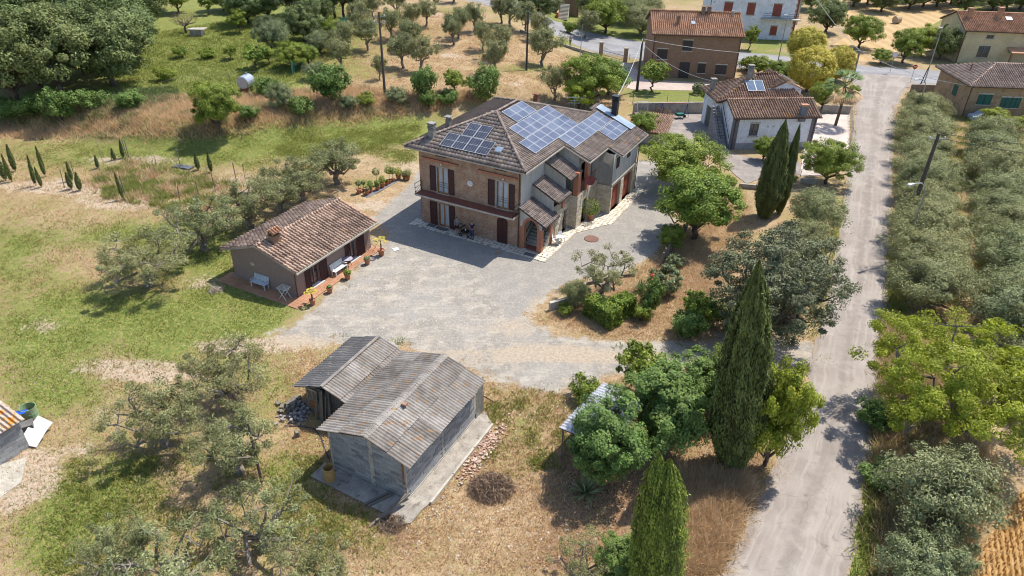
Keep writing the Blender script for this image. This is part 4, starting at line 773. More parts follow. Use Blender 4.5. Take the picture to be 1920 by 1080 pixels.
# ------------------------------------------------------------------ cottage
CO = P(558.9, 557.8); CA = R_(-27)
cot = thing('cottage', CO, 'low brown brick cottage with a clay-tiled gable roof and terracotta terrace', 'house', rz=CA)
q = MB(); wall(q, (-6.5, 0), (0, 0), 0, 2.4); wops = [(1.6, .1, 2.6, 2.05), (6.2, .1, 7.15, 2.05)]; wall(q, (0, 0), (0, 9.1), 0, 2.45, wops, .2); wall(q, (0, 9.1), (-6.5, 9.1), 0, 2.4); wall(q, (-6.5, 9.1), (-6.5, 0), 0, 2.4)
q.quad((-6.5, 0, 2.4), (0, 0, 2.4), (-3.25, 0, 3.62)); q.quad((0, 9.1, 2.4), (-6.5, 9.1, 2.4), (-3.25, 9.1, 3.62)); q.build('brick_wall', m_cottage, cot)
kz = 1.25/3.8; q = MB(); e0 = 2.48
q.slab([(.52, -.4, e0), (.52, 9.5, e0), (-3.28, 9.5, e0+1.25), (-3.28, -.4, e0+1.25)], .12); q.slab([(-3.28, -.4, e0+1.25), (-3.28, 9.5, e0+1.25), (-7.08, 9.5, e0), (-7.08, -.4, e0)], .12); cr = q.build('roof', mat('roof_edge', (.42, .38, .34)), cot)
ck = math.hypot(3.8, 1.25)
tiles('front_roof_tiles', cr, (.56, -.42, e0), (0, 1, 0), (-1, 0, kz), [(0, 0), (9.94, 0), (9.94, ck), (0, ck)], .31, .42, m_coppi, 'coppi', .07)
tiles('back_roof_tiles', cr, (-7.12, -.42, e0), (0, 1, 0), (1, 0, kz), [(0, 0), (9.94, 0), (9.94, ck), (0, ck)], .31, .42, m_coppi, 'coppi', .07)
caps('ridge_tiles', cr, (-3.28, -.42, e0+1.3), (-3.28, 9.55, e0+1.3), m_coppi, .36, .13)
for a, b in (((.52, -.36, e0+.04), (-3.28, -.36, e0+1.29)), ((-3.28, -.36, e0+1.29), (-7.08, -.36, e0+.04)), ((.52, 9.46, e0+.04), (-3.28, 9.46, e0+1.29))): caps('verge_tiles', cr, a, b, m_coppio, .34, .09)
MB().bar((.64, -.4, e0-.08), (.64, 9.5, e0-.08), .12).build('gutter', mat('cream_gutter', (.42, .39, .33)), cot)
MB().tube([(.6, -.25, 2.35), (.06, -.06, 2.2), (.06, -.06, .1)], .045, 6).build('downpipe', m_gutter, cot)
ch = MB().box(-2.95, .75, 2.9, -2.35, 1.45, 4.25).build('chimney', m_brickb, cot)
q = MB()
for x in (-2.9, -2.48): 
    for y in (.8, 1.1, 1.38): q.box(x, y-.04, 4.25, x+.08, y+.04, 4.55)
q.box(-3.0, .7, 4.24, -2.3, 1.5, 4.28); q.build('chimney_vent', m_brickb, ch)
q = MB().slab([(-3.1, .6, 4.55), (-2.65, .6, 4.8), (-2.65, 1.6, 4.8), (-3.1, 1.6, 4.55)], .06); q.slab([(-2.65, .6, 4.8), (-2.2, .6, 4.55), (-2.2, 1.6, 4.55), (-2.65, 1.6, 4.8)], .06); q.build('chimney_roof', m_coppio, ch)
tiles('chimney_tiles', ch, (-2.18, .6, 4.55), (0, 1, 0), (-.45, 0, .25), [(0, 0), (1, 0), (1, .5), (0, .5)], .25, .25, m_coppio, 'coppi', .02)
fc = frame_of((0, 0), (0, 9.1))
m_cw = mat('pale_brown_frame', (.34, .20, .14), (.28, .16, .11), 5, .6)
for x0, z0, x1, z1 in wops:
    window(cot, fc, x0, z0, x1, z1, m_cw, m_glass, .18, 1, 0, 'glazed_door'); q = MB(); fbox(q, fc, x0-.1, -.1, .02, x1+.25, .25, .12); q.build('door_step', m_white, cot)
for a, b in ((1.0, 1.58), (2.62, 3.5), (5.75, 6.18), (7.2, 8.2)): shutter(cot, fc, a, .12, b, 2.08, .03, m_wood, 6)
q = MB(); fq = frame_of((-6.5, 0), (0, 0)); q.quad(*[fq(2.2+.23*math.cos(t)*(1 if t < 3.6 or t > 5.6 else .75), .012, 1.72+.17*math.sin(t)) for t in np.linspace(0, 6.0, 14)]); q.build('plaster_patch', m_cream, cot)
# terrace
tp = [(-7.2, -1.3), (1.1, -1.3), (1.2, 2.2), (.95, 5.6), (.85, 9.4), (.0, 9.4), (.0, 0), (-6.5, 0), (-6.5, .3), (-7.2, .3)]
q = MB().prism(tp, -.3, .05); ter = q.build('terrace', m_conc, None, kind='structure'); ter.matrix_world = Matrix.Translation(Vector(CO)) @ Matrix.Rotation(CA, 4, 'Z')
q = MB(); x = -7.2
while x < 1.2:
    y = -1.3
    while y < 9.4:
        if inpoly(x+.15, y+.15, tp): q.box(x+.006, y+.006, .04, x+.294, y+.294, .062+random.random()*.004, random.random())
        y += .3
    x += .3
q.build('terrace_tiles', m_terra, ter, kind='stuff')
def loc_in(O, A, x, y, z=0.): c, s_ = math.cos(A), math.sin(A); return Vector((O[0]+x*c-y*s_, O[1]+x*s_+y*c, (O[2] if len(O) > 2 else 0)+z))
def inC(x, y, z=.062): return loc_in(CO, CA, x, y, z)
# furniture
def bench(loc, rz, label, m=m_white):
    t = thing('garden_bench', loc, label, 'bench', None, rz)
    for i in range(5): MB().box(-.75, -.22+i*.1, .42, .75, -.135+i*.1, .45).build('seat_slat', m, t)
    for i in range(5): MB().bar((-.75, .27+i*.022, .52+i*.09), (.75, .27+i*.022, .52+i*.09), .025, .075).build('back_slat', m, t)
    for s in (-.68, .68):
        MB().box(s-.03, -.22, 0, s+.03, -.15, .42).build('leg', m, t); q = MB().bar((s, .22, 0), (s, .22, .42), .06); q.bar((s, .25, .4), (s, .37, .93), .05); q.build('leg', m, t); MB().box(s-.03, -.24, .6, s+.03, .3, .64).build('armrest', m, t)
    return t
bench(inC(-3.5, -.38), 0, 'white slatted garden bench against the shaded gable wall of the cottage', mat('bench_white', (.66, .7, .74)))
bench(inC(.42, 4.45), R_(90)+CA-CA, 'white slatted garden bench in the sun between the cottage doors')
for o in bpy.data.objects:
    if o.name.startswith('garden_bench'): o.rotation_euler[2] = (CA if o.name == 'garden_bench' else CA+R_(90))
t = thing('drying_rack', inC(-.65, -.65), 'white folding clothes rack standing at the cottage corner', 'clothes rack', None, CA)
q = MB()
for x in (-.4, .4): q.bar((x, -.35, 1.0), (x, .35, 1.0), .03)
for y in np.linspace(-.35, .35, 8): q.bar((-.4, y, 1.0), (.4, y, 1.0), .016)
q.build('rack_top', m_white, t)
for y in (-.3, .3): MB().bar((-.35, y, 0), (.35, y, 1), .035).build('leg', m_white, t); MB().bar((.35, y*.9, 0), (-.35, y*.9, 1), .035).build('leg', m_white, t)
t = thing('garden_table', inC(.35, 5.6), 'small patterned round table beside the sunlit white bench', 'table', None, CA)
MB().lathe([(0, .70), (.42, .70), (.42, .73), (0, .735)], 14).build('table_top', mat('table_cloth', (.5, .5, .55), (.25, .22, .3), 14, .7), t)
for k in range(4): a = k*math.pi/2+.7; MB().bar((.1*math.cos(a), .1*math.sin(a), .7), (.3*math.cos(a), .3*math.sin(a), 0), .035).build('leg', m_rust, t)
t = thing('folding_clothes_airer', inC(.55, 8.75), 'thin metal folding airer at the far end of the cottage terrace', 'clothes airer', None, CA+1.2)
q = MB()
for y in (-.3, .3): q.bar((-.4, y, 0), (.4, y, 1.0), .02); q.bar((.4, y, 0), (-.4, y, 1.0), .02)
for x in np.linspace(-.55, .55, 7): q.bar((x, -.3, 1.0), (x, .3, 1.0), .014)
q.bar((-.55, -.3, 1), (.55, -.3, 1), .02); q.bar((-.55, .3, 1), (.55, .3, 1), .02); q.build('airer_frame', m_galv, t)
# potted plants
def pot_plant(loc, r, label, kind_='bush', h=.5, lm=L_green, group=None, potm=m_pot, seed=0, pr=.22):
    g = np.random.default_rng(900+seed); t = thing('potted_plant', loc, label, 'potted plant', group, random.random()*6)
    MB().lathe([(pr*.65, 0), (pr*.9, pr*1.6), (pr*1.05, pr*1.62), (pr*1.05, pr*1.9), (pr*.92, pr*1.9), (pr*.85, pr*1.7), (0, pr*1.7)], 12).build('pot', potm, t)
    z = pr*1.7
    if kind_ == 'bush':
        n = int(260*max(r/.3, 1)); d = sphere_pts(n, g); pos = d*(g.uniform(.4, 1, n)**.5)[:, None]*np.array([r, r, h/2])+np.array([0, 0, z+h/2]); link('foliage', np_mesh('foliage', *leaves(pos, d+[0, 0, .4], .13, .08, g.uniform(0, 1, n), None, .5, g)[:2], lm, g.uniform(0, 1, n)), t)
    elif kind_ == 'tree':
        MB().tube([(0, 0, z), (0.02, 0, z+h*.5)], .025, 5).build('stem', m_bark, t); n = 420; d = sphere_pts(n, g); pos = d*(g.uniform(.5, 1, n)**.4)[:, None]*np.array([r, r, r*.95])+np.array([0, 0, z+h*.45+r]); link('foliage', np_mesh('foliage', *leaves(pos, d+[0, 0, .4], .12, .08, g.uniform(0, 1, n), None, .5, g)[:2], lm, g.uniform(0, 1, n)), t)
    elif kind_ == 'palm':
        MB().tube([(0, 0, z), (.03, 0, z+h*.4), (0, .02, z+h*.75)], [.07, .06, .045], 7).build('stem', m_bark, t)
        for k in range(11):
            a = k*2.4; L = r*g.uniform(.8, 1.1); e = g.uniform(.1, .9); f = MB(); c0 = Vector((0, 0, z+h*.75)); tip = c0+Vector((math.cos(a)*math.cos(e), math.sin(a)*math.cos(e), math.sin(e)))*L*.55; f.bar(c0, tip, .02)
            for j in range(9):
                b = a+(j-4)*.26; dv = Vector((math.cos(b)*math.cos(e*.6), math.sin(b)*math.cos(e*.6), math.sin(e*.6)-.25))*L*.5; s_ = Vector((-math.sin(b), math.cos(b), 0))*.03; f.quad(tip+s_, tip+dv*.6+s_*.8, tip+dv, tip+dv*.6-s_*.8, tip-s_, a=random.random())
            f.build('frond', lm, t)
    return t
pp_ = [((840, 950), 'palm', .55, .9, 'potted palm with yellowing fans at the near corner of the cottage terrace', L_yel, .24), ((985, 850), 'bush', .2, .22, 'terracotta pot with a low sprouting plant, second from the near terrace corner', L_dgreen, .26), ((1135, 735), 'bush', .33, .45, 'terracotta pot with a full green plant in front of the sunlit bench', L_green, .26), ((1300, 610), 'bush', .26, .3, 'terracotta pot with grey-green succulents near the far terrace end', L_gbush, .27), ((1420, 535), 'palm', .6, 1.2, 'tall potted palm at the far corner of the cottage terrace', L_yel, .29)]
for i, (p, k, r, h, lb, lm, pr_) in enumerate(pp_): pot_plant(at(400+p[0]/4.5, 360+p[1]/4.5), r, lb, k, h, lm, 'pots along the cottage terrace', m_pot, i, pr_)
# row of pots on the strip west of the house
pl_ = [((165, 880), 'tree', .3, .9, 'left end of the row, thin reddish plant in a terracotta pot', L_oliveg, .26), ((270, 830), 'tree', .24, .9, 'pale spindly plant in a small pot, second in the row', L_olive, .2), ((345, 905), 'bush', .25, .55, 'bright orange bowl with a sparse plant, at the front of the pot row', L_olive, .26), ((420, 850), 'bush', .33, .9, 'dark leafy plant in a deep terracotta pot behind the orange bowl', L_dgreen, .25), ((580, 800), 'bush', .32, .7, 'round green plant in a terracotta pot, middle of the pot row', L_dgreen, .25), ((690, 740), 'bush', .36, .85, 'dense cone-shaped green bush in a large terracotta pot', L_green, .27), ((560, 690), 'tree', .42, 1.5, 'taller mop-headed shrub in a pot at the back of the row', L_oliveg, .24), ((790, 690), 'bush', .2, .3, 'small terracotta bowl with a low plant in the pot row', L_green, .2), ((845, 650), 'tree', .46, 1.45, 'standard lemon tree in a pot with a round bright crown', L_green, .22), ((925, 610), 'tree', .38, 1.1, 'second standard tree in a pot, right of the lemon tree', L_dgreen, .2), ((1050, 560), 'bush', .42, .85, 'large globe-clipped yellow-green bush in a terracotta pot', L_lime, .3), ((1180, 560), 'bush', .35, .6, 'silvery leggy plant in a pot near the right end of the row', L_gbush, .2), ((1260, 570), 'bush', .45, .8, 'straggly grey-green bush in a dark pot, right end of the row', L_oliveg, .25)]
for i, (p, k, r, h, lb, lm, pr_) in enumerate(pl_): pot_plant(at(660+p[0]/12, 290+p[1]/12), r, lb, k, h, lm, 'pots in the row left of the farmhouse', m_pot, 20+i, pr_)
q = MB(); sp_ = [at(660+x/12, 290+y/12) for x, y in ((320, 970), (420, 940), (1130, 560), (1080, 530), (900, 600), (300, 920))]
q.prism([(p.x, p.y) for p in sp_], -.02, .03); q.build('weed_cloth_strip', mat('grey_membrane', (.16, .17, .19), (.22, .23, .25), 3), kind='structure')
# ------------------------------------------------------------------ barn and lean-to
BO = P(765, 938.9); BA = R_(-26.5)
barn = thing('block_barn', BO, 'grey concrete-block barn with a lichen-spotted corrugated gable roof', 'barn', rz=BA)
def inB(x, y, z=0.): return loc_in(BO, BA, x, y, z)
q = MB(); BH = 2.95
wall(q, (-4.95, 0), (0, 0), 0, BH); wall(q, (0, 0), (0, 7.1), 0, BH); wall(q, (0, 7.1), (-4.95, 7.1), 0, BH); wall(q, (-4.95, 7.1), (-4.95, 0), 0, BH)
q.quad((-4.95, 0, BH), (0, 0, BH), (-2.2, 0, 3.7)); q.quad((0, 7.1, BH), (-4.95, 7.1, BH), (-2.2, 7.1, 3.7)); bw = q.build('wall', m_blockw, barn)
bm_ = []
for i in range(8): bm_.append(MB().box(0, -.02-.008*(i % 3), 0, .485, .02, .188, a=(.02, .8, .3, .95, .6, .12, .7, .45)[i]).mesh('block', m_block))
def blockwall(par, p, q_, z0, z1, gable=None, bl=.5, bh=.2, skip=()):
    f = frame_of(p, q_); L = math.hypot(q_[0]-p[0], q_[1]-p[1]); ang = math.atan2(q_[1]-p[1], q_[0]-p[0]); r = 0; z = z0
    while z < z1-.05 or gable:
        x = 0.; first = True
        while x < L-.04:
            ll = min(bl if not (first and r % 2) else bl/2, L-x); first = False
            top = z1 if not gable else gable(x+ll/2)
            if z+bh*.6 < top and not any(s0 < x+ll/2 < s1 for s0, s1 in skip):
                k = random.choices(range(8), (1, 6, 4, 6, 6, 1.2, 6, 5))[0]; o = link('block', bm_[k], par); o.location = f(x+.006, 0, z+.006); o.rotation_euler = (0, 0, ang); o.scale = (ll/bl*.99, 1, bh/.2)
            x += ll
        z += bh; r += 1
        if z > 6 or (gable and z > max(gable(a) for a in np.linspace(0, L, 9))): break
gb = lambda x: BH+.75*(1-abs(x-2.75)/(2.75 if x < 2.75 else 2.2))
blockwall(bw, (-4.95, 0), (0, 0), 0, BH, gb, skip=((2.65, 2.9), (4.75, 5), (0, .12))); blockwall(bw, (0, 0), (0, 7.1), .2, BH, skip=((0, .15), (3.4, 3.62)))
for x0, x1 in ((-4.97, -4.85), (-2.3, -2.05), (-.2, .03)): MB().box(x0, -.035, 0, x1, .02, BH-.1+(.65 if x0 == -2.3 else 0)).build('concrete_post', m_concl, barn)
MB().box(-.01, 3.42, 0, .035, 3.6, BH-.05).build('concrete_post', m_concl, barn); MB().box(-.01, 0, 0, .05, 7.1, .19).build('plinth', m_concl, barn)
MB().tube([(-.12, -.09, 2.9), (-.12, -.09, 1.2)], .04, 6).build('downpipe', m_rust, barn)
def corr(par, O, U, V, lu, lv, m, nu, nv, pitch=.2, amp=.036, name='corrugated_sheet', sag=.0):
    """a slope covered in overlapping corrugated sheets, one object per sheet; U along the eave, V up the slope"""
    O = Vector(O); U = Vector(U).normalized(); V = Vector(V).normalized(); N = U.cross(V); N = N if N.z > 0 else -N; su = lu/nu; sv = lv/nv
    for j in range(nv):
        for i in range(nu):
            w_ = su+.06; k = int(w_/pitch*6); vs_ = []; fs = []; dz = .012*((i+j) % 2)+.022*j+random.uniform(0, .008); dv = random.uniform(-.03, .03); a0 = random.random()
            for b in (0, .5, 1):
                for s in range(k+1): x = i*su+w_*s/k; vs_.append(tuple(O+U*x+V*(j*sv+dv+(sv+.1)*b)+N*(amp*math.sin(x/pitch*6.283)+amp+dz+.03*(1-b)*j)))
            for b in range(2):
                for s in range(k): n = b*(k+1)+s; fs.append((n, n+1, n+k+2, n+k+1))
            link(name, np_mesh(name, np.array(vs_), np.array(fs), m, np.full(len(fs), a0)), par)
zk = (3.95-3.0)
brf = MB().slab([(.5, -.35, 2.98), (.5, 7.35, 2.98), (-2.2, 7.35, 3.86), (-2.2, -.35, 3.86)], .05); brf.slab([(-2.2, -.35, 3.86), (-2.2, 7.35, 3.86), (-5.3, 7.35, 2.98), (-5.3, -.35, 2.98)], .05); brf = brf.build('roof', m_rust, barn)
corr(brf, (.58, -.42, 2.98), (0, 1, 0), (-2.78, 0, .9), 7.85, 2.9, m_eter, 8, 2); corr(brf, (-5.38, -.42, 2.98), (0, 1, 0), (3.18, 0, .9), 7.85, 3.28, m_eter, 8, 2)
for i in range(9): 
    y = -.42+i*.872; q = MB(); k = 10
    for s in range(k): 
        for (xa, za, xb, zb) in ((-2.45, 3.9, -2.2, 3.99), (-2.2, 3.99, -1.95, 3.9)):
            y0, y1 = y+.89*s/k, y+.89*(s+1)/k; h0, h1 = .02*math.sin(y0/.177*6.283), .02*math.sin(y1/.177*6.283); q.quad((xa, y0, za+h0), (xa, y1, za+h1), (xb, y1, zb+h1), (xb, y0, zb+h0), a=.2)
    q.build('ridge_cap', m_eter, brf)
q = MB().box(.03, 7.2, 0, .06, 8.1, 2.75); q.build('sheet_door', m_galv, barn); MB().bar((.05, 8.1, 1.2), (.45, 9.0, .1), .06).build('door_prop', m_rust, barn)
q = MB(); q.box(-1.9, 2.5, 3.95, -1.6, 2.75, 4.05); q.build('loose_ridge_tile', m_coppib, brf)
# concrete apron with kerb
q = MB().prism([(-5.6, -1.15), (-.1, -1.35), (-.1, -.05), (-5.6, -.02)], -.25, .12); ap = q.build('barn_apron', m_conc, None, kind='structure'); ap.matrix_world = Matrix.Translation(Vector(BO)) @ Matrix.Rotation(BA, 4, 'Z')
q = MB().prism([(-.09, -1.35), (.5, -1.6), (1.0, -1.2), (1.02, -.2), (1.12, .2), (1.08, 7.3), (.2, 8.0), (-.05, 7.15), (.0, .0), (-.09, -.04)], -.2, .09); ap = q.build('barn_path', m_conc, None, kind='structure'); ap.matrix_world = Matrix.Translation(Vector(BO)) @ Matrix.Rotation(BA, 4, 'Z')
for y0, y1 in ((.35, 2.6), (2.65, 4.9), (4.95, 7.2)): q = MB().box(1.14, y0, -.1, 1.27, y1, .2); o = q.build('kerb_stone', m_concl, None, kind='structure'); o.matrix_world = Matrix.Translation(Vector(BO)) @ Matrix.Rotation(BA, 4, 'Z')
lean = thing('timber_shed', inB(0, 0), 'old timber lean-to shed with a dark corrugated roof behind the block barn', 'shed', rz=BA)
q = MB(); wall(q, (-9.4, 3.1), (-8.0, 3.1), 0, 2.0); wall(q, (-9.6, 8), (-9.4, 3.1), 0, 1.7); wall(q, (-5.3, 8), (-9.6, 8), 0, 1.8); wall(q, (-8.0, 3.1), (-5.4, 3.6), 0, 1.6); q.quad((-8.0, 3.1, 1.6), (-5.4, 3.6, 1.6), (-6.2, 3.45, 1.95), (-7.8, 3.14, 2.4)); lw = q.build('wall', mat('shed_board', (.20, .19, .175), (.12, .11, .10), 4, .9, .4, stretch=(4, 4, .6)), lean)
lr = MB().slab([(-10.05, 2.85, 1.75), (-7.8, 2.85, 2.55), (-7.8, 8.35, 2.65), (-10.15, 8.35, 1.8)], .06); lr.slab([(-7.8, 2.85, 2.55), (-5.2, 2.85, 1.7), (-5.0, 8.35, 1.75), (-7.8, 8.35, 2.65)], .06); lr = lr.build('roof', m_oldwood, lean)
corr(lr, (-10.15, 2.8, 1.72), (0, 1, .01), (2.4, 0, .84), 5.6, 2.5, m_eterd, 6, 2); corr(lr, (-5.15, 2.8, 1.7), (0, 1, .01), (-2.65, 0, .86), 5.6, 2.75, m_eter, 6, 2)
MB().bar((-7.8, 2.8, 2.66), (-7.8, 8.4, 2.76), .2, .06).build('ridge_board', m_eter, lr)
q = MB(); fl = frame_of((-9.4, 3.1), (-8.0, 3.1)); fbox(q, fl, .18, .01, .05, .85, .05, 1.7); sdr = q.build('door', m_oldwood, lean); q = MB()
for a, b, c, d in ((.1, 0, .18, 1.85), (.85, 0, .93, 1.85), (.1, 1.72, .93, 1.85)): fbox(q, fl, a, .012, b, c, .07, d)
fbox(q, fl, .2, .052, 1.0, .83, .07, 1.06); fbox(q, fl, .5, .052, 1.06, .54, .068, 1.7); q.build('door_frame', m_white if 0 else m_galv, sdr); q = MB(); fbox(q, fl, .24, .052, .35, .78, .06, .95); q.build('rusty_sheet', m_rust, sdr)
for i in range(8):
    x = -8.45+i*.105+(i > 5)*.1; z = random.uniform(1.7, 2.25); t = thing('wooden_plank', inB(x, 2.75-random.random()*.15), 'weathered grey plank leaning on the shed front, '+('nearest the door', 'second from the door', 'third from the door', 'fourth from the door', 'fifth from the door', 'sixth from the door', 'second last on the right', 'rightmost of the row')[i], 'plank', 'planks leaning on the shed front', BA)
    MB().bar((0, 0, 0), (random.uniform(-.06, .06), .3, z), random.uniform(.06, .1), .04, random.random()).build('board', m_oldwood, t)
t = thing('leaning_beam', inB(-7.35, 2.7), 'round dark pole leaning at the right of the shed planks', 'pole', None, BA); MB().tube([(0, 0, 0), (-.25, .4, 2.2)], [.07, .05], 7).build('timber', m_oldwood, t)
# bits round the barn
def single(name, mb, m, label, cat_, loc=(0, 0, 0), rz=0, group=None, kind_=None):
    o = mb.build(name, m, None, loc, rz); return setp(o, label, cat_, group, kind_)
t = thing('wicker_basket', inB(-4.5, -.85, .12), 'tall open wicker basket on the shaded apron beside the barn gable', 'basket', None)
q = MB()
for i in range(12): z = i*.075; q.lathe([(.28, z), (.30, z+.02), (.30, z+.05), (.28, z+.07)], 18, a=random.random())
q.lathe([(.27, .02), (.0, .03)], 18); q.lathe([(.27, .9), (.27, .02)], 18); q.build('woven_body', mat('wicker', (.55, .35, .13), (.38, .23, .09), 9, .8, .3, v=.5), t); MB().lathe([(.27, .86), (.31, .86), (.31, .91), (.27, .91)], 18).build('rim', mat('wicker'  , (.5, .3, .1)), t)
for i, (a, b, lb) in enumerate((((-1.75, -1.35, .16), (-1.1, -.15, .2), 'grey beam lying on the dark apron by the barn gable'), ((-1.55, -1.4, .16), (-.85, -.1, .2), 'second grey beam lying parallel on the dark apron'), ((-.55, -2.0, .25), (.1, -.2, .75), 'thick pale beam propped on the corner of the barn apron'), ((-.4, -1.75, .3), (.2, -.1, .72), 'upper propped beam resting at the barn corner'), ((-.75, -2.35, .05), (-.3, -1.2, .3), 'short pale plank sloping off the apron corner'))):
    single('wooden_beam', MB().bar(inB(*a), inB(*b), .13, .09), m_oldwood, lb, 'beam')
g = np.random.default_rng(5)
def rubble(name, cx, cy, sx, sy, n, s0, s1, m, frame=inB, hgt=.12):
    q = MB()
    for i in range(n):
        x, y = cx+g.normal(0, sx), cy+g.normal(0, sy); p = frame(x, y); s_ = g.uniform(s0, s1); z = p.z+max(0, hgt*(1-abs(x-cx)/(2*sx+.01)))*g.random(); q.box(p.x-s_/2, p.y-s_*.35, z-.02, p.x+s_/2, p.y+s_*.35, z+s_*.5, g.random(), g.uniform(0, 3))
    o = q.build(name, m, kind='stuff'); return o
m_rub = mat('brick_rubble', (.38, .2, .13), (.60, .5, .43), 2, .9, .3, v=.9)
rubble('brick_rubble', 1.75, 5.2, .25, 1.15, 420, .06, .16, m_rub); rubble('stone_rubble', 1.8, .2, .3, 1.3, 60, .04, .1, m_concl, hgt=.02); rubble('stone_rubble', -9.7, 2.2, .4, .35, 90, .1, .24, mat('grey_stones', (.36, .33, .33), (.26, .23, .23), 3, .9, .3, v=.6), hgt=.3); rubble('timber_debris', -10.4, 2.9, .4, .4, 50, .1, .35, m_oldwood, hgt=.3)
single('tree_stump', MB().tube([(0, 0, -.1), (0, 0, .38), (.01, 0, .4)], [.17, .15, .12], 9), m_barkg, 'short sawn log standing on the ground left of the barn', 'stump', at(558, 818))
hp = [at(x, y)+Vector((0, 0, .06)) for x, y in ((533, 800), (560, 800), (590, 805), (603, 822), (610, 845), (618, 862))]
single('water_hose', MB().tube(hp, .03, 5), mat('blue_hose', (.04, .05, .12)), 'dark blue hose lying in the shade by the barn', 'hose')
def twigs(name, px, py, r, h, n, label, cat_, m=L_twig, L=.5):
    g = np.random.default_rng(int(px)); c = at(px, py); d = sphere_pts(n, g); d[:, 2] = abs(d[:, 2]); pos = d*(g.uniform(0, 1, n)**.4)[:, None]*np.array([r, r*.8, h]); V, F, A = leaves(pos, g.normal(0, 1, (n, 3)), L, .03, g.uniform(0, 1, n), None, 1, g); V[:, 2] = np.maximum(V[:, 2], .01)
    o = link(name, np_mesh(name, V, F, m, A), None, c); return setp(o, label, cat_)
twigs('brush_pile', 922, 918, 1.35, .75, 2600, 'grey heap of cut branches on dry grass right of the barn', 'brush pile'); twigs('prunings_heap', 405, 545, .7, .25, 300, 'small pale heap of prunings at the cottage terrace edge', 'brush pile', mat('pale_twigs', (.5, .42, .33)), .5)
twigs('root_heap', 735, 985, .8, .35, 700, 'brown heap of roots and earth in front of the barn apron', 'brush pile')
# block shed at the left edge
SO = P(56, 838); SA = R_(-27)
shed = thing('tiled_block_shed', SO, 'small concrete-block shed with lichened clay tiles at the left edge', 'shed', rz=SA)
q = MB(); wall(q, (0, -8), (0, 0), 0, 2.0); wall(q, (0, 0), (-5, 0), 0, 2.0); q.quad((0, 0, 2), (-2.5, 0, 2.75), (-5, 0, 2.0)); sw = q.build('wall', m_blockw, shed); blockwall(sw, (0, -5.5), (0, 0), 0, 2.0)
q = MB().slab([(.2, -8, 2.02), (.2, .22, 2.02), (-2.5, .22, 2.85), (-2.5, -8, 2.85)], .07).slab([(-2.5, -8, 2.85), (-2.5, .22, 2.85), (-5.2, .22, 2.02), (-5.2, -8, 2.02)], .07); sr = q.build('roof', m_tileunder, shed)
m_lich = mat('lichened_tile', (.45, .36, .3), (.60, .52, .44), 2, .9, .4, v=.6, c3=(.66, .28, .03), s3=2.2, lo3=.5, hi3=.6)
tiles('roof_tiles', sr, (.25, -6, 2.02), (0, 1, 0), (-2.75, 0, .83), [(0, 0), (6.25, 0), (6.25, 2.85), (0, 2.85)], .24, .34, m_lich, 'coppi'); tiles('back_roof_tiles', sr, (-5.25, -6, 2.02), (0, 1, 0), (2.75, 0, .83), [(0, 0), (6.25, 0), (6.25, 2.85), (0, 2.85)], .24, .34, m_lich, 'coppi')
inS = lambda x, y, z=0.: loc_in(SO, SA, x, y, z)
t = thing('oil_drum', at(61, 786), 'green open drum with a rusty inside beside the small block shed', 'drum'); q = MB().lathe([(.42, 0), (.43, .3), (.42, .31), (.43, .6), (.42, .61), (.42, .95), (.44, .97), (.41, .97), (.40, .5), (0, .5)], 18); q.build('barrel_body', mat('faded_green_paint', (.22, .36, .20), (.30, .30, .17), 3, .7, .1), t)
q = MB().slab([(-.3, -.2, .95), (.5, -.25, 1.0), (.55, .25, .9), (-.3, .3, .85)], .03); single('blue_tarpaulin', q, mat('blue_sheet', (.02, .10, .55)), 'bright blue sheet folded behind the shed roof corner', 'tarpaulin', at(40, 797), .3)
for i, (x, y, r, w_, h, lb) in enumerate(((64, 828, .35, 1.05, .95, 'white square board leaning on junk at the shed corner, the lower one'), (79, 806, .1, 1.1, .8, 'white board lying tilted on the pile, the upper one by the drum'))):
    t = thing('white_board', at(x, y), lb, 'board', None, R_(-27)+r); MB().slab([(-w_/2, -h/2, .25), (w_/2, -h/2, .1), (w_/2, h/2, .45), (-w_/2, h/2, .6)], .05).build('board', m_white, t); MB().slab([(-w_/2, -h/2, .19), (w_/2, -h/2, .04), (w_/2, -h/2+.06, .06), (-w_/2, -h/2+.06, .2)], .05).build('red_edge', mat('red_paint', (.4, .04, .05)), t)
single('grey_crate', MB().slab([(-.4, -.25, .5), (.4, -.3, .55), (.4, .3, .6), (-.4, .3, .5)], .35), m_eterd, 'dark grey crate of scrap against the shed end wall', 'crate', at(52, 808), .5)
# open shelter under the trees
t = thing('tin_shelter', (0, 0, 0), 'low open shelter with a striped corrugated metal roof half hidden by two trees', 'shelter')
c_ = [P(1050, 800, 2.25), P(1128, 722, 2.25)]; U = Vector(c_[1]-c_[0]); U.z = 0; Ln = U.length+.3; U.normalize(); Vd = Vector((-U.y, U.x, 0))*-1; O_ = Vector(c_[0])-U*.15
srf = MB().slab([tuple(O_), tuple(O_+U*Ln), tuple(O_+U*Ln+Vd*3+Vector((0, 0, .35))), tuple(O_+Vd*3+Vector((0, 0, .35)))], .03).build('roof', m_rust, t)
m_tin = mat('striped_tin', (.62, .62, .64), (.50, .50, .52), 2, .45, .1, metal=.2, v=.4); corr(srf, tuple(O_+Vector((0, 0, .0))), tuple(U), tuple(Vd*3+Vector((0, 0, .35))), Ln, 3.0, m_tin, 5, 1, .24, .05)
for a, b in ((.2, .2), (Ln-.2, .2), (.2, 2.8), (Ln-.2, 2.8), (Ln/2, .2)): p = O_+U*a+Vd*b; MB().box(p.x-.05, p.y-.05, 0, p.x+.05, p.y+.05, 2.2+.1*b).build('post', m_oldwood, t)
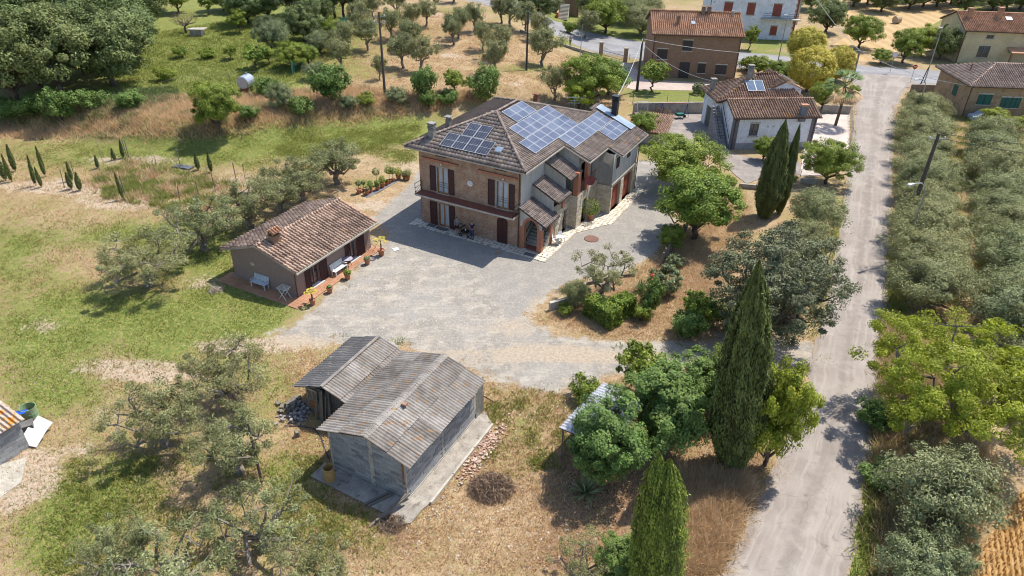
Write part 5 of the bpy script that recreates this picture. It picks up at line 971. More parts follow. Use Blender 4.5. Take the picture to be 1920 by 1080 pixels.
# ------------------------------------------------------------------ neighbouring houses
def simple_house(name, O, A, x0, x1, y0, y1, h, wm, rm, label, ridge='x', rise=1.6, ov=.5, tw=.3, tl=.4, prof='coppi', ops=(), sideops=(), win=None, shut=None, roofparts=True, z=0):
    """gabled house, x along the front, y to the back; ops on the front, sideops on the left gable"""
    t = thing(name, (O[0], O[1], z+0), label, 'house', rz=A); q = MB()
    wall(q, (x0, y0), (x1, y0), -.3, h, ops, .15); wall(q, (x1, y0), (x1, y1), -.3, h); wall(q, (x1, y1), (x0, y1), -.3, h); wall(q, (x0, y1), (x0, y0), -.3, h, sideops, .15)
    if ridge == 'x': ym = (y0+y1)/2; q.quad((x1, y0, h), (x1, y1, h), (x1, ym, h+rise)); q.quad((x0, y1, h), (x0, y0, h), (x0, ym, h+rise))
    q.build('wall', wm, t); s = MB(); r0 = h-.02
    ym = (y0+y1)/2; k = rise/((y1-y0)/2); ze = r0-k*ov; hw = (y1-y0)/2+ov; L = math.hypot(hw, k*hw); xl = x1-x0+2*ov*.8; xa = x0-ov*.8
    s.slab([(xa, y0-ov, ze+.1), (xa+xl, y0-ov, ze+.1), (xa+xl, ym, ze+.1+k*hw), (xa, ym, ze+.1+k*hw)], .1); s.slab([(xa, ym, ze+.1+k*hw), (xa+xl, ym, ze+.1+k*hw), (xa+xl, y1+ov, ze+.1), (xa, y1+ov, ze+.1)], .1); rf_ = s.build('roof', m_tileunder, t)
    tiles('front_roof_tiles', rf_, (xa, y0-ov, ze+.1), (1, 0, 0), (0, 1, k), [(0, 0), (xl, 0), (xl, L), (0, L)], tw, tl, rm, prof); tiles('back_roof_tiles', rf_, (xa, y1+ov, ze+.1), (1, 0, 0), (0, -1, k), [(0, 0), (xl, 0), (xl, L), (0, L)], tw, tl, rm, prof)
    caps('ridge_tiles', rf_, (xa, ym, ze+.15+k*hw), (xa+xl, ym, ze+.15+k*hw), rm, .4, .13); MB().bar((xa, y0-ov-.06, ze+.02), (xa+xl, y0-ov-.06, ze+.02), .12).build('gutter', m_gutter, t); [MB().tube([(xx, y0-ov, ze-.02), (xx, y0-.07, ze-.35), (xx, y0-.07, 0)], .05, 6).build('downpipe', m_gutter, t) for xx in (x0+.12, x1-.12)]
    f = frame_of((x0, y0), (x1, y0)); fsd = frame_of((x0, y1), (x0, y0))
    for ff_, oo in ((f, ops), (fsd, sideops)):
        for o in oo:
            if shut: shutter(t, ff_, o[0]-.02, o[1], (o[0]+o[2])/2, o[3], .01, shut, 5); shutter(t, ff_, (o[0]+o[2])/2+.01, o[1], o[2]+.02, o[3], .01, shut, 5)
            else: window(t, ff_, *o, win or m_wood, m_glass, .12, 1)
            if o[1] > .3: q = MB(); fbox(q, ff_, o[0]-.12, .001, o[1]-.14, o[2]+.12, .1, o[1]-.03); q.build('window_sill', m_concl, t); q = MB(); fbox(q, ff_, o[0]-.1, .001, o[3]+.03, o[2]+.1, .03, o[3]+.2); q.build('lintel', m_concl, t)
    return t, (lambda y: ze+.1+k*(y-y0+ov) if y < ym else ze+.1+k*(y1+ov-y)), f
m_dkw = mat('dark_shutter', (.06, .05, .045), (.05, .04, .036), 6, .6)
BRO = P(1376.7, 150); BRA = R_(-3)
br, brz, brf_ = simple_house('brick_house', BRO, BRA, -13, 0, 0, 10.2, 6.6, m_brickb, m_coppio, 'tall brown brick house with closed shutters and an orange tiled roof', rise=2.1, ov=.5, ops=[(4.45, 4.15, 5.85, 5.6), (.8, 2.8, 2.3, 4.2), (4.4, 0, 5.9, 2.4), (7.2, .9, 8.3, 2.3), (9.9, .8, 11.5, 2.15)], shut=m_dkw)
q = MB().box(-9.6, 1.9, 7, -9.2, 2.3, 8.6).slab([(-9.75, 1.75, 8.6), (-9.4, 1.75, 8.95), (-9.4, 2.45, 8.95), (-9.75, 2.45, 8.6)], .05).slab([(-9.4, 1.75, 8.95), (-9.05, 1.75, 8.6), (-9.05, 2.45, 8.6), (-9.4, 2.45, 8.95)], .05); q.build('chimney', m_brickb, br)
chimney(br, -5.4, 4.6, 8, 1.5, .55, m_brickb, 'plate'); chimney(br, -4.5, 4.8, 8, 1.5, .55, m_brickb, 'plate'); chimney(br, -.9, 4.4, 8, 1.0, .3, m_galv, 'plate')
q = MB().slab([(-7.4, 1.9, brz(1.9)+.2), (-6.8, 1.9, brz(1.9)+.2), (-6.8, 2.6, brz(2.6)+.2), (-7.4, 2.6, brz(2.6)+.2)], .1); q.build('skylight', m_thermal, br)
# white house
WO = P(1368, 280); WA = R_(7)
wh, whz, whf = simple_house('white_house', WO, WA, 0, 9.9, 0, 5.0, 4.0, m_whitewall, m_coppib, 'whitewashed house with an outside stair and two brown tiled roofs', rise=1.1, ov=.45, tw=.3, tl=.42, prof='coppi', ops=[(1.95, 1.6, 3.05, 3.05)], win=m_oldwood)
for x in (-.06, 9.35): MB().box(x, -.05, 0, x+.62, .45, 4.0).build('corner_pillar', mat('grey_stone_pillar', (.19, .18, .19), (.15, .145, .15), 5), wh)
MB().box(-.08, -.03, 0, 9.9, .0, .75).build('grey_plinth', mat('plinth_grey', (.42, .42, .44)), wh)
q = MB().box(7.6, -.35, 3.3, 8.35, .12, 5.1); q.build('chimney', mat('chimney_grey', (.20, .21, .24)), wh); MB().box(7.55, -.4, 5.1, 8.4, .17, 5.3).build('chimney_cap', m_coppio, wh)
q = MB(); wall(q, (-.01, 10.2), (-.01, 5.01), 0, 4.2, [(1.2, 0, 3.0, 2.6)]); wall(q, (9.9, 5), (9.9, 11.8), 0, 4.2); wall(q, (9.9, 11.8), (-.01, 10.2), 0, 4.2); q.quad((6.2, 6.2, 4), (10.6, 6.2, 4), (10.6, 6.2, 5.3), (8.4, 6.2, 6.1), (6.2, 6.2, 5.3)); q.build('rear_wall', m_whitewall, wh)
q = MB(); HP = [(-.6, 4.6, 4.2), (10.6, 4.6, 4.25), (10.8, 12.4, 4.25), (-.6, 10.6, 4.2)]; r1, r2 = (5.6, 8.3, 6.5), (8.0, 8.5, 6.5)
q.slab([HP[0], HP[1], r2, r1], .1); q.slab([HP[1], HP[2], r2], .1); q.slab([HP[2], HP[3], r1, r2], .1); q.slab([HP[3], HP[0], r1], .1); wr = q.build('rear_roof', m_tileunder, wh)
def plane_tiles(par, name, a, b, pts, m, tw=.3, tl=.42, prof='coppi'):
    a = Vector(a); u = (Vector(b)-a).normalized(); n = None
    for p in pts:
        c = (Vector(p)-a).cross(u)
        if c.length > .5: n = c.normalized(); break
    v = n.cross(u).normalized(); v = v if v.z > 0 else -v; pf = lambda p: ((Vector(p)-a).dot(u), (Vector(p)-a).dot(v)); return tiles(name, par, tuple(a), tuple(u), tuple(v), [pf(p) for p in pts], tw, tl, m, prof)
plane_tiles(wr, 'rear_roof_tiles', HP[0], HP[1], [HP[0], HP[1], r2, r1], m_coppib); plane_tiles(wr, 'rear_roof_tiles', HP[1], HP[2], [HP[1], HP[2], r2], m_coppib); plane_tiles(wr, 'rear_roof_tiles', HP[2], HP[3], [HP[2], HP[3], r1, r2], m_coppib); plane_tiles(wr, 'rear_roof_tiles', HP[3], HP[0], [HP[3], HP[0], r1], m_coppib)
q = MB().slab([(6.6, 6.0, 5.35), (8.5, 6.0, 6.25), (8.5, 11.5, 6.25), (6.6, 11.5, 5.35)], .12).slab([(8.5, 6.0, 6.25), (10.9, 6.0, 5.2), (10.9, 11.5, 5.2), (8.5, 11.5, 6.25)], .12); dm = q.build('dormer_roof', m_coppib, wh); plane_tiles(dm, 'dormer_roof_tiles', (6.6, 6, 5.4), (6.6, 11.5, 5.4), [(6.6, 6.0, 5.4), (8.5, 6.0, 6.3), (8.5, 11.5, 6.3), (6.6, 11.5, 5.4)], m_coppib)
fd = frame_of((6.2, 6.19), (10.6, 6.19)); window(wh, fd, 2.1, 4.4, 3.0, 5.1, m_wood, m_glass, -.03)
for i in range(3): panel(wh, (10.5, 7.0+i*1.3, 5.42), (0, 1, 0), (-1, 0, .43), 1.3, 1.7, m_pvblack, [])
for i in range(2): panel(wh, (3.6+i*1.1, 5.9, 5.05), (1, 0, 0), (0, 1, .6), 1.1, 1.7, mat('matt_solar_glass', (.10, .15, .22), (.14, .19, .27), 2, .75, 0, .1), [])
chimney(wh, 4.4, 7.9, 5, 2.2, .55, m_chim, 'slab'); chimney(wh, .2, 8.6, 4, 1.7, .5, m_chim, 'plate')
for i in range(14): MB().box(-1.15, .4+i*.3, 0.0+.0, -.25, .72+i*.3, .27+i*.27).build('step', m_dark if i % 9 == 20 else mat('stair_tread', (.34, .33, .34), (.2, .2, .21)), wh)
MB().bar((-.2, .3, 1.2), (-.2, 4.5, 4.9), .06).build('stair_rail', m_dark, wh); MB().bar((-1.2, .3, 1.2), (-1.2, 4.5, 4.9), .06).build('stair_rail', m_dark, wh)
MB().box(.1, 7.25, 0, .16, 8.95, 2.55).build('garage_door', mat('olive_door', (.16, .15, .11)), wh)
# small roof behind the farmhouse
t = thing('garden_shed', at(1226, 262), 'small shed with a brown ribbed tile roof behind the farmhouse corner', 'shed', rz=R_(-20)); q = MB().box(-1.5, -1.8, 0, 1.4, 1.8, 1.5); q.build('wall', m_conc, t)
q = MB().slab([(-1.8, -2.1, 1.5), (1.7, -2.1, 1.5), (1.7, 2.1, 2.35), (-1.8, 2.1, 2.35)], .08); o = q.build('roof', m_tileunder, t); plane_tiles(o, 'roof_tiles', (-1.8, -2.1, 1.55), (1.7, -2.1, 1.55), [(-1.8, -2.1, 1.55), (1.7, -2.1, 1.55), (1.7, 2.1, 2.4), (-1.8, 2.1, 2.4)], m_coppib, .3, .42)
# right hand houses
KO = P(1801.7, 219.4); KA = R_(-3)
t = thing('tan_brick_house', KO, 'tan brick house with green shutters and a hipped pale tile roof', 'house', rz=KA)
kops = [(1.3, 1.8, 3.1, 3.15), (4.4, 1.5, 5.7, 2.85), (5.75, 1.5, 6.9, 2.85), (4.6, 0, 6.0, .95)]
q = MB(); wall(q, (0, 0), (11, 0), -.2, 4.3, kops, .15); wall(q, (0, 9), (0, 0), -.2, 4.3, [(4.8, 1.9, 6.0, 3.3)]); wall(q, (11, 0), (11, 9), -.2, 4.3); wall(q, (11, 9), (0, 9), -.2, 4.3); q.build('brick_wall', m_bricky, t)
e_ = [(-.6, -.6, 4.3), (11.6, -.6, 4.3), (11.6, 9.6, 4.3), (-.6, 9.6, 4.3)]; a_, b_ = (4.6, 4.5, 6.2), (8.5, 4.5, 6.2); q = MB().slab([e_[0], e_[1], b_, a_], .12).slab([e_[1], e_[2], b_], .12).slab([e_[2], e_[3], a_, b_], .12).slab([e_[3], e_[0], a_], .12); o = q.build('roof', m_tileunder, t)
plane_tiles(o, 'front_roof_tiles', e_[0], e_[1], [e_[0], e_[1], b_, a_], m_coppip); plane_tiles(o, 'left_roof_tiles', e_[3], e_[0], [e_[3], e_[0], a_], m_coppip); plane_tiles(o, 'back_roof_tiles', e_[2], e_[3], [e_[2], e_[3], a_, b_], m_coppip)
caps('ridge_tiles', o, e_[0], a_, m_coppip, .4, .13); caps('ridge_tiles', o, a_, b_, m_coppip, .4, .13); caps('ridge_tiles', o, e_[3], a_, m_coppip, .4, .13)
m_teal = mat('green_shutter', (.015, .11, .085), (.012, .09, .07), 6, .5); f = frame_of((0, 0), (11, 0))
for x0, z0, x1, z1 in kops[:3]:
    shutter(t, f, x0, z0, (x0+x1)/2-.01, z1, .0, m_teal, 5); shutter(t, f, (x0+x1)/2+.01, z0, x1, z1, .0, m_teal, 5); q = MB(); fbox(q, f, x0-.1, 0.001, z1, x1+.1, .04, z1+.18); fbox(q, f, x0-.1, .001, z0-.12, x1+.1, .07, z0-.002); q.build('window_surround', m_concl, t)
fw_ = frame_of((0, 9), (0, 0)); shutter(t, fw_, 4.8, 1.9, 5.38, 3.3, .0, m_teal, 5); shutter(t, fw_, 5.4, 1.9, 6.0, 3.3, 0, m_teal, 5); q = MB(); fbox(q, f, 4.6, -.1, 0, 6, -.04, .95); q.build('cellar_door', m_dkw, t)
MB().tube([(.2, -.5, 4.2), (.06, -.06, 3.9), (.06, -.06, 0)], .05, 6).build('downpipe', m_gutter, t); MB().tube([(1.4, 4.2, 5.0), (1.4, 4.2, 6.1)], .08, 6).build('chimney_pipe', m_rust, t); chimney(t, 9.5, 1.8, 4.8, 1.2, .6, m_coppio, 'plate')
q = MB().slab([(8.6, -1.8, 2.1), (12, -1.8, 2.1), (12, -.05, 2.6), (8.6, -.05, 2.6)], .08); q.build('lean_to_roof', m_eter, t); MB().box(8.8, -1.6, 0, 11.5, -.1, 2.0).build('lean_to_wall', m_cream, t)
t = thing('parked_car', loc_in(KO, KA, 2.2, -1.6), 'small grey-blue car parked against the tan brick house', 'car', rz=KA)
q = MB(); pr_ = [(-1.9, .35), (-1.9, .75), (-1.2, .9), (-.7, 1.35), (.8, 1.38), (1.3, .95), (1.9, .8), (1.9, .35)]; n = len(pr_); q.v = [(x, -.78, z) for x, z in pr_]+[(x, .78, z) for x, z in pr_]; q.f = [tuple(range(n)), tuple(range(2*n-1, n-1, -1))]+[(i, i+n, (i+1) % n+n, (i+1) % n) for i in range(n)]; q.a = [.5]*len(q.f); q.build('car_body', mat('car_paint', (.35, .42, .5), (.33, .4, .48), 2, .25), t)
q = MB(); q.box(-.75, -.79, .95, 1.0, .79, 1.28); q.build('car_windows', m_glass, t)
for x in (-1.2, 1.2):
    for y in (-.8, .65): MB().tube([(x, y, .3), (x, y+.15, .3)], .3, 12).build('wheel', m_black, t)
CRO = loc_in(P(1790.6, 117), R_(-5), 0, 0); CRA = R_(-5)
ch_, chz, chf = simple_house('cream_house', CRO, CRA, 0, 17, 0, 9.5, 5.4, m_cream, m_coppio, 'large cream rendered house with a pinkish tile roof at the top right', rise=2.0, ov=.4, ops=[(3.0, 1.0, 4.9, 2.9), (3.6, 4.1, 4.8, 4.7), (10.5, 3.9, 11.5, 4.5)], sideops=[(2.5, 1.0, 3.6, 2.6), (5.5, 3.0, 6.1, 4.8)], win=m_oldwood)
chimney(ch_, 1.2, 3.0, 6.2, 1.6, .7, m_coppio, 'slab'); chimney(ch_, 6.2, 3.4, 6.4, 1.6, .7, m_coppio, 'slab'); q = MB().slab([(7.2, 2.6, chz(2.6)+.2), (8.2, 2.6, chz(2.6)+.2), (8.2, 3.4, chz(3.4)+.2), (7.2, 3.4, chz(3.4)+.2)], .1); q.build('skylight', m_thermal, ch_)
q = MB().slab([(7.5, -2.0, 2.4), (11.5, -2.0, 2.4), (11.5, -.05, 2.9), (7.5, -.05, 2.9)], .12); o = q.build('porch_roof', m_coppio, ch_)
for x in (7.7, 11.3): MB().box(x-.15, -1.95, 0, x+.15, -1.65, 2.4).build('porch_pillar', m_brickb, ch_)
MB().box(7.9, -.04, 1.9, 11.1, -.01, 2.4).build('awning', mat('green_awning', (.25, .36, .26)), ch_)
MB().tube([(.15, -.4, 5.3), (.05, -.08, 5), (.05, -.08, 0)], .06, 6).build('downpipe', m_gutter, ch_)
# houses cut by the top edge
GO = at(1395, 66)
gh, ghz, ghf = simple_house('quoined_house', (35.5, 140, 0), R_(-5), 0, 16, 0, 9, 8.6, m_whitewall, m_coppio, 'tall white house with brick corner quoins behind the brown brick house', rise=2, ops=[(11.5, 4.2, 13, 6.3), (11.7, .9, 12.9, 2.4), (2.6, 4.3, 4.1, 6.3), (6.8, 4.3, 8.2, 6.3)], shut=m_garage)
for i in range(17): MB().box(15.5+.15*(i % 2), -.04, i*.5, 16.05, 0, i*.5+.48).build('quoin', m_brickr, gh)
q = MB(); fbox(q, ghf, 9.6, 0, 3.7, 16.5, 1.3, 3.9); bo = q.build('balcony', m_concl, gh); q = MB()
for z in (4.2, 4.5, 4.85): q.bar(ghf(9.6, 1.28, z), ghf(16.5, 1.28, z), .04)
q.build('balcony_railing', m_dark, bo)
rh, rhz, rhf = simple_house('red_brick_house', (-2.5, 157, 0), R_(-8), 0, 15, 0, 9, 5.4, m_brickb, m_coppio, 'dark red brick house cut off by the top edge above the road', rise=2, ops=[(1.5, 2.6, 2.9, 4), (5, 2.6, 6.4, 4), (5.5, 0, 7.5, 2.2)], win=m_white)
fr_ = thing('garden_staircase', at(1055, 38), 'straight flight of pale steps with an orange wall beside the red brick house', 'staircase', rz=R_(-8))
for i in range(12): MB().box(-.9, i*.32, 0, .9, i*.32+.33, .2+i*.2).build('step', m_concl, fr_)
MB().box(-1.3, 0, 0, -.95, 3.9, 1.4).build('side_wall', m_brickr, fr_)

# ------------------------------------------------------------------ trees and plants
OG = 'olive trees in the yard'
for k, px, py, H, R, lb in [
 ('old_olive', 285, 535, 4.6, 4.0, 'wide old olive with twisted bare limbs on the lawn left of the cottage'),
 ('old_olive', 388, 468, 4.8, 3.7, 'old olive tree just behind the left end of the cottage roof'),
 ('old_olive', 472, 428, 4.6, 3.4, 'olive tree behind the cottage roof, half hidden by its ridge'),
 ('old_olive', 530, 398, 4.4, 3.1, 'pale olive tree behind the cottage, left of three in a clump'),
 ('old_olive', 570, 378, 4.8, 3.4, 'middle olive of the clump behind the cottage'),
 ('old_olive', 632, 345, 5.0, 3.6, 'olive nearest the pot row with a dark leaning trunk'),
 ('old_olive', 436, 760, 4.6, 3.0, 'olive tree beside the pale track above the bottom-left yard'),
 ('old_olive', 318, 836, 4.4, 2.9, 'olive casting a branching shadow left of the timber shed'),
 ('old_olive', 450, 886, 4.5, 2.9, 'olive growing round the wooden pole left of the barn'),
 ('sparse_olive', 496, 1030, 4.2, 2.8, 'thin olive with twisted grey limbs below the barn pole'),
 ('sparse_olive', 335, 1096, 3.8, 2.9, 'pale sparse olive at the bottom edge, left of the pole'),
 ('old_olive', 590, 1120, 3.6, 2.2, 'olive cut by the bottom edge below the barn'),
 ('sparse_olive', 1130, 558, 4.4, 2.7, 'gnarled nearly bare olive in the bed in front of the farmhouse'),
 ('sparse_olive', 1095, 1085, 2.6, 1.7, 'low sparse olive at the bottom edge left of the front cypress')]: plant(k, px, py, lb, 'olive tree', H, R)
plant('round_olive', 1078, 578, 'bushy clipped olive at the corner of the courtyard bed', 'olive tree', 2.7, 1.25)
plant('dense', 1165, 1085, 'fig-like green bush beside the front cypress at the bottom', 'bush', 2.6, 1.5, 'bush')
# the terrace grove behind
for i, (px, py, H, R) in enumerate([(650, 100, 4, 2.6), (675, 60, 4, 2.8), (755, 128, 4.2, 2.8), (790, 135, 4.2, 2.6), (735, 75, 4.2, 2.8), (770, 60, 4, 2.6), (712, 150, 2.8, 1.3), (860, 72, 4.2, 2.6), (850, 85, 4.0, 2.2), (905, 95, 3.8, 2.2), (935, 112, 4.4, 2.8), (925, 140, 4.2, 2.7), (1016, 124, 4.8, 3.2), (985, 62, 4.4, 2.8), (1010, 80, 4.2, 2.6), (1040, 188, 4, 2.4), (955, 50, 4.4, 3.0), (1098, 72, 4.4, 3.1), (700, 40, 4, 2.8), (745, 30, 4, 2.8), (800, 50, 3.8, 2.4), (640, 130, 3.6, 2.4), (770, 95, 4, 2.6), (890, 60, 4, 2.4), (690, 95, 4, 2.5), (815, 20, 4, 2.6), (940, 45, 4, 2.6)]):
    GL = ['olive inside the netting fence, at its upper middle', '', 'olive left of the crossarm pole top, lower of two', 'olive right of the crossarm pole, just above the dark bush', 'olive just right of the crossarm pole, high on the slope', 'olive high in the left half of the grove', '', 'left olive of the pair by the upper white patch', 'right olive of the pair by the upper white patch', 'olive between the upper white patch and the plain pole', 'upper olive of the clump behind the tall dark bush', 'lower olive of the clump behind the tall dark bush', '', '', 'olive just right of the plain pole, by the road wall', '', 'olive above the plain pole near the road', '', 'olive against the top corner of the netting fence', 'olive near the top edge above the crossarm pole', 'olive beside the small white patch at the top of the grove', 'olive at the foot of the netting fence', 'olive right of the crossarm pole in the second line', 'small olive above the central white patch', 'olive between netting fence and crossarm pole', 'topmost olive by the small white patch', 'olive at the grove top beside the curve of the road']
    lbs = {6: 'small leaning olive at the foot of the tall crossarm pole', 12: 'broad olive with a round crown beside the plain pole in the grove', 15: 'dim olive just behind the farmhouse roof ridge', 17: 'olive standing at the roadside beside the entrance gate', 13: 'olive tree overhanging the grey road at the top of the grove', 1: 'olive at the netting fence, upper left corner of the grove'}
    plant('far_olive', px, py, lbs.get(i, GL[i]), 'olive tree', H*1.25, R*.98, None, 'olives in the dry grove')
plant('dark_shrub', 797, 182, 'dark glossy bush on the bank below the grove, largest of two', 'bush', 4.2, 2.1); plant('dark_shrub', 803, 202, 'small bright-edged bush at the foot of the dark one', 'bush', 2.4, 1.4); plant('small_tree', 853, 178, 'light fruit tree between the bank and the white patch', 'fruit tree', 3.6, 1.9)
plant('dark_shrub', 907, 190, 'tall dark bush directly behind the farmhouse roof', 'bush', 5.0, 2.8); plant('leafy', 1108, 196, 'large bright green tree rising behind the farmhouse roof', 'tree', 7.0, 4.6); plant('lime', 1085, 205, 'yellowing bush behind the roof ridge', 'tree', 4, 2.4)
# upper left wood and orchard
for i, (px, py, H, R, lb) in enumerate([(33, 192, 11, 6.0, 'dark oak at the left edge with its trunk on the shaded bank'), (118, 180, 11.5, 6.2, 'second dark oak, standing deeper in the shade'), (213, 162, 11, 6.4, 'rightmost big oak, its grey crown over the green orchard'), (20, 110, 12, 6.5, 'oak in the top left corner'), (110, 100, 12, 6.5, 'oak behind the front row, left of centre'), (205, 80, 12, 6.5, 'oak behind the rightmost big oak'), (60, 40, 12, 7, 'far oak at the top left edge'), (160, 30, 12, 7, 'far oak at the top edge of the wood')]): plant('oak', px, py, lb, 'oak tree', H, R, None, 'dark oaks of the upper left wood')
plant('dark_shrub', 118, 228, 'dark juniper-like bush at the foot of the oaks', 'bush', 4.2, 2.4); plant('dark_shrub', 60, 215, 'shaded bush under the oak at the left edge', 'bush', 2.6, 2.6)
plant('leafy', 414, 252, 'bright green fig tree at the foot of the dry bank', 'fig tree', 6.2, 3.4); plant('grey_dense', 530, 205, 'small grey-green olive bush on the dry bank', 'bush', 3.2, 1.9); plant('dark_shrub', 622, 192, 'dark rounded tree on the bank left of the crossarm pole', 'tree', 5.0, 3.0, 'dense_tree')
plant('small_tree', 480, 130, 'young fruit tree on green grass beside the orchard path', 'fruit tree', 3.6, 2.2); plant('leafy', 548, 128, 'low spreading green tree at the netting fence', 'tree', 3.8, 2.7); plant('grey_dense', 514, 98, 'rounded grey olive-like tree in the green orchard', 'tree', 5.4, 3.3); plant('small_tree', 450, 62, 'small fruit tree casting a shadow beside the stone well', 'fruit tree', 3.8, 2.0); plant('small_tree', 392, 28, 'slim fruit tree at the top of the green orchard', 'fruit tree', 3.6, 1.6)
plant('small_tree', 433, 112, 'sapling by the orchard stake, small and pale', 'fruit tree', 2.2, 1.4); plant('shrub', 395, 108, 'low vine-like bush in the orchard row', 'bush', 1.5, 1.6); plant('shrub', 340, 108, 'low bush at the right foot of the oaks', 'bush', 1.8, 1.6)
for px, py, H, R, lb in [(465, 45, 7, 4.2, 'dark tree mass behind the well orchard, left one'), (505, 40, 7.5, 4.2, 'dark tree behind the grey olive-like tree'), (572, 78, 6, 3.6, 'dark tree by the upper netting fence'), (545, 30, 8, 4.2, 'dark tree at the top edge, second from the three trunks'), (420, 20, 6, 3.4, 'dark tree at the top edge above the well'), (600, 50, 6.5, 3.8, 'dark tree beside the three bare trunks')]: plant('oak', px, py, lb, 'tree', H, R, 'dark_tree')
for px, lb in [(628, 'leftmost of three tall bare trunks at the top edge'), (645, 'middle of three tall bare trunks at the top edge'), (661, 'rightmost of three tall bare trunks at the top edge')]:
    plant('oak', px, 36, lb, 'pine tree', 15, 3.6, 'pine_tree')
plant('leafy', 335, 25, 'light green tree at the top edge by the oaks', 'tree', 5, 3.2)
t = thing('bare_tree', at(349, 62), 'leafless brown tree beside the stone well', 'tree'); g = np.random.default_rng(3); q = MB(); q.tube([(0, 0, -.1), (0, 0, 1.2)], [.2, .15], 7)
for i in range(26):
    a = g.uniform(0, 6.28); e = np.array([math.cos(a)*2.6, math.sin(a)*2.6, g.uniform(2.2, 3.8)])*g.uniform(.6, 1); q.tube(wav((0, 0, 1.1), e, 4, .08, g), [.07, .05, .035, .025, .012], 4); 
q.build('trunk', m_bark, t); twv = wav((0, 0, 1), (0, 0, 3), 2, .1, g)
n_ = 900; d_ = sphere_pts(n_, g); d_[:, 2] = abs(d_[:, 2]); V_, F_, A_2 = leaves(d_*np.array([2.4, 2.4, 1.6])*(g.uniform(.5, 1, n_)[:, None])+[0, 0, 1.8], d_, .4, .025, g.uniform(0, 1, n_), None, 1, g); link('twigs', np_mesh('twigs', V_, F_, L_twig, A_2), t)
# courtyard and lane side
plant('leafy', 1275, 352, 'yellow-green tree at the far right corner of the farmhouse', 'tree', 5.8, 4.7); plant('leafy', 1300, 448, 'large bright green tree shading the right side of the yard', 'tree', 6.8, 4.9, i=1)
plant('cedar', 1425, 640, 'big loose blue-green cedar beside the lane', 'cedar tree', 9.5, 5.2)
tt = plant('cypress', 1372, 872, 'tallest dark cypress at the junction of lane and drive', 'cypress tree', 13.2, 1.5, i=0); tt.rotation_euler = (R_(-1), R_(-4.5), 0)
tt = plant('double_cypress', 0, 0, 'lighter cypress with a forked tip at the bottom edge', 'cypress tree', 9.35, 1.22, xy=(6.7, 20.2)); tt.rotation_euler = (0, R_(3), 2.5)
plant('cypress', 1432, 407, 'cypress behind the cedar, the thicker of the close pair', 'cypress tree', 9.6, 1.2, i=1); plant('cypress', 1460, 400, 'slimmer cypress of the close pair behind the cedar', 'cypress tree', 9.0, .6, i=0)
plant('dense', 1128, 898, 'rounded deep-green tree in front of the tin shelter', 'tree', 5.0, 2.55, i=0); plant('dense', 1232, 836, 'larger rounded deep-green tree right of the tin shelter', 'tree', 5.4, 3.0, i=1)
plant('small_tree', 1195, 742, 'feathery yellow-green tree at the edge of the drive', 'tree', 4.2, 1.7); plant('lime', 1434, 872, 'golden-green tree between the tall cypress and the lane', 'tree', 8.2, 2.15); plant('lime', 1352, 770, 'yellow-green tree just left of the tall cypress', 'tree', 5.0, 1.7)
plant('small_tree', 1300, 615, 'small light fruit tree on the dry slope above the drive', 'fruit tree', 3.4, 1.5); plant('dark_shrub', 1290, 632, 'dark bush at the bend of the drive under the cedar', 'bush', 2.4, 1.6); plant('shrub', 1095, 752, 'small rosebush beside the tin shelter', 'bush', 1.9, 1.2)
plant('round_shrub', 1243, 548, 'clipped blue-green rosemary ball at the yard corner', 'shrub', 2.4, 1.45); plant('dark_shrub', 1215, 588, 'upright bright green laurel bush beside the rosemary ball', 'bush', 3.2, 1.1)
def hedge(px, py, L, W_, H, rz, label):
    t = thing('clipped_hedge', at(px, py), label, 'hedge', None, rz); g = np.random.default_rng(int(px)); n = 5200; f = g.integers(0, 5, n); u = g.uniform(-1, 1, n); v = g.uniform(-1, 1, n); z = g.uniform(0, 1, n)
    pos = np.stack([np.where(f == 0, 1, np.where(f == 1, -1, u))*L/2, np.where(f == 2, 1, np.where(f == 3, -1, v))*W_/2, np.where(f == 4, 1, z)*H], 1); pos = pos+g.normal(0, .07, (n, 3)); nr = np.stack([(f == 0)*1.-(f == 1), (f == 2)*1.-(f == 3), (f == 4)*1.+.2], 1)
    V, F, A = leaves(pos, nr, .16, .1, np.clip(g.uniform(0, .7, n)+.3*(f == 4), 0, 1), None, .6, g); V[:, 2] = np.maximum(V[:, 2], .02); link('foliage', np_mesh('hedge_foliage', V, F, L_green, A), t); MB().box(-L*.42, -W_*.36, 0, L*.42, W_*.36, H*.85).build('branches', m_bark, t); return t
hedge(1128, 600, 2.6, 1.2, 1.5, R_(-50), 'clipped green hedge along the front of the olive bed'); hedge(1165, 592, 1.6, 1.1, 1.6, R_(40), 'short clipped hedge at the corner of the olive bed')
t = thing('agave', at(1200, 545), 'spiky blue-grey yucca clump behind the laurel', 'plant'); q = MB()
for i in range(60):
    a = i*2.4; e = random.uniform(.5, 1.45); L = random.uniform(.8, 1.3); d = Vector((math.cos(a)*math.cos(e), math.sin(a)*math.cos(e), math.sin(e)))*L; s_ = Vector((-math.sin(a), math.cos(a), 0))*.04; q.quad(s_, d*.6+s_*.8, d+Vector((0, 0, -.08)), d*.6-s_*.8, -s_, a=random.random())
q.build('leaves', L_gbush, t)
t2 = thing('yucca', at(1098, 925), 'dark spiky yucca in the shade under the rounded tree', 'plant'); o = link('leaves', t.children[0].data, t2); t2.scale = (1.5, 1.5, .9)
single('red_white_watering_can', MB().lathe([(0, 0), (.14, 0), (.14, .26), (.1, .3), (0, .3)], 10).tube([(.12, 0, .1), (.4, 0, .35)], .03, 6).tube([(-.12, 0, .05), (-.28, 0, .2), (-.1, 0, .32)], .02, 5), mat('red_plastic', (.5, .03, .03)), 'small red watering can lying by the laurel', 'watering can', at(1222, 520))
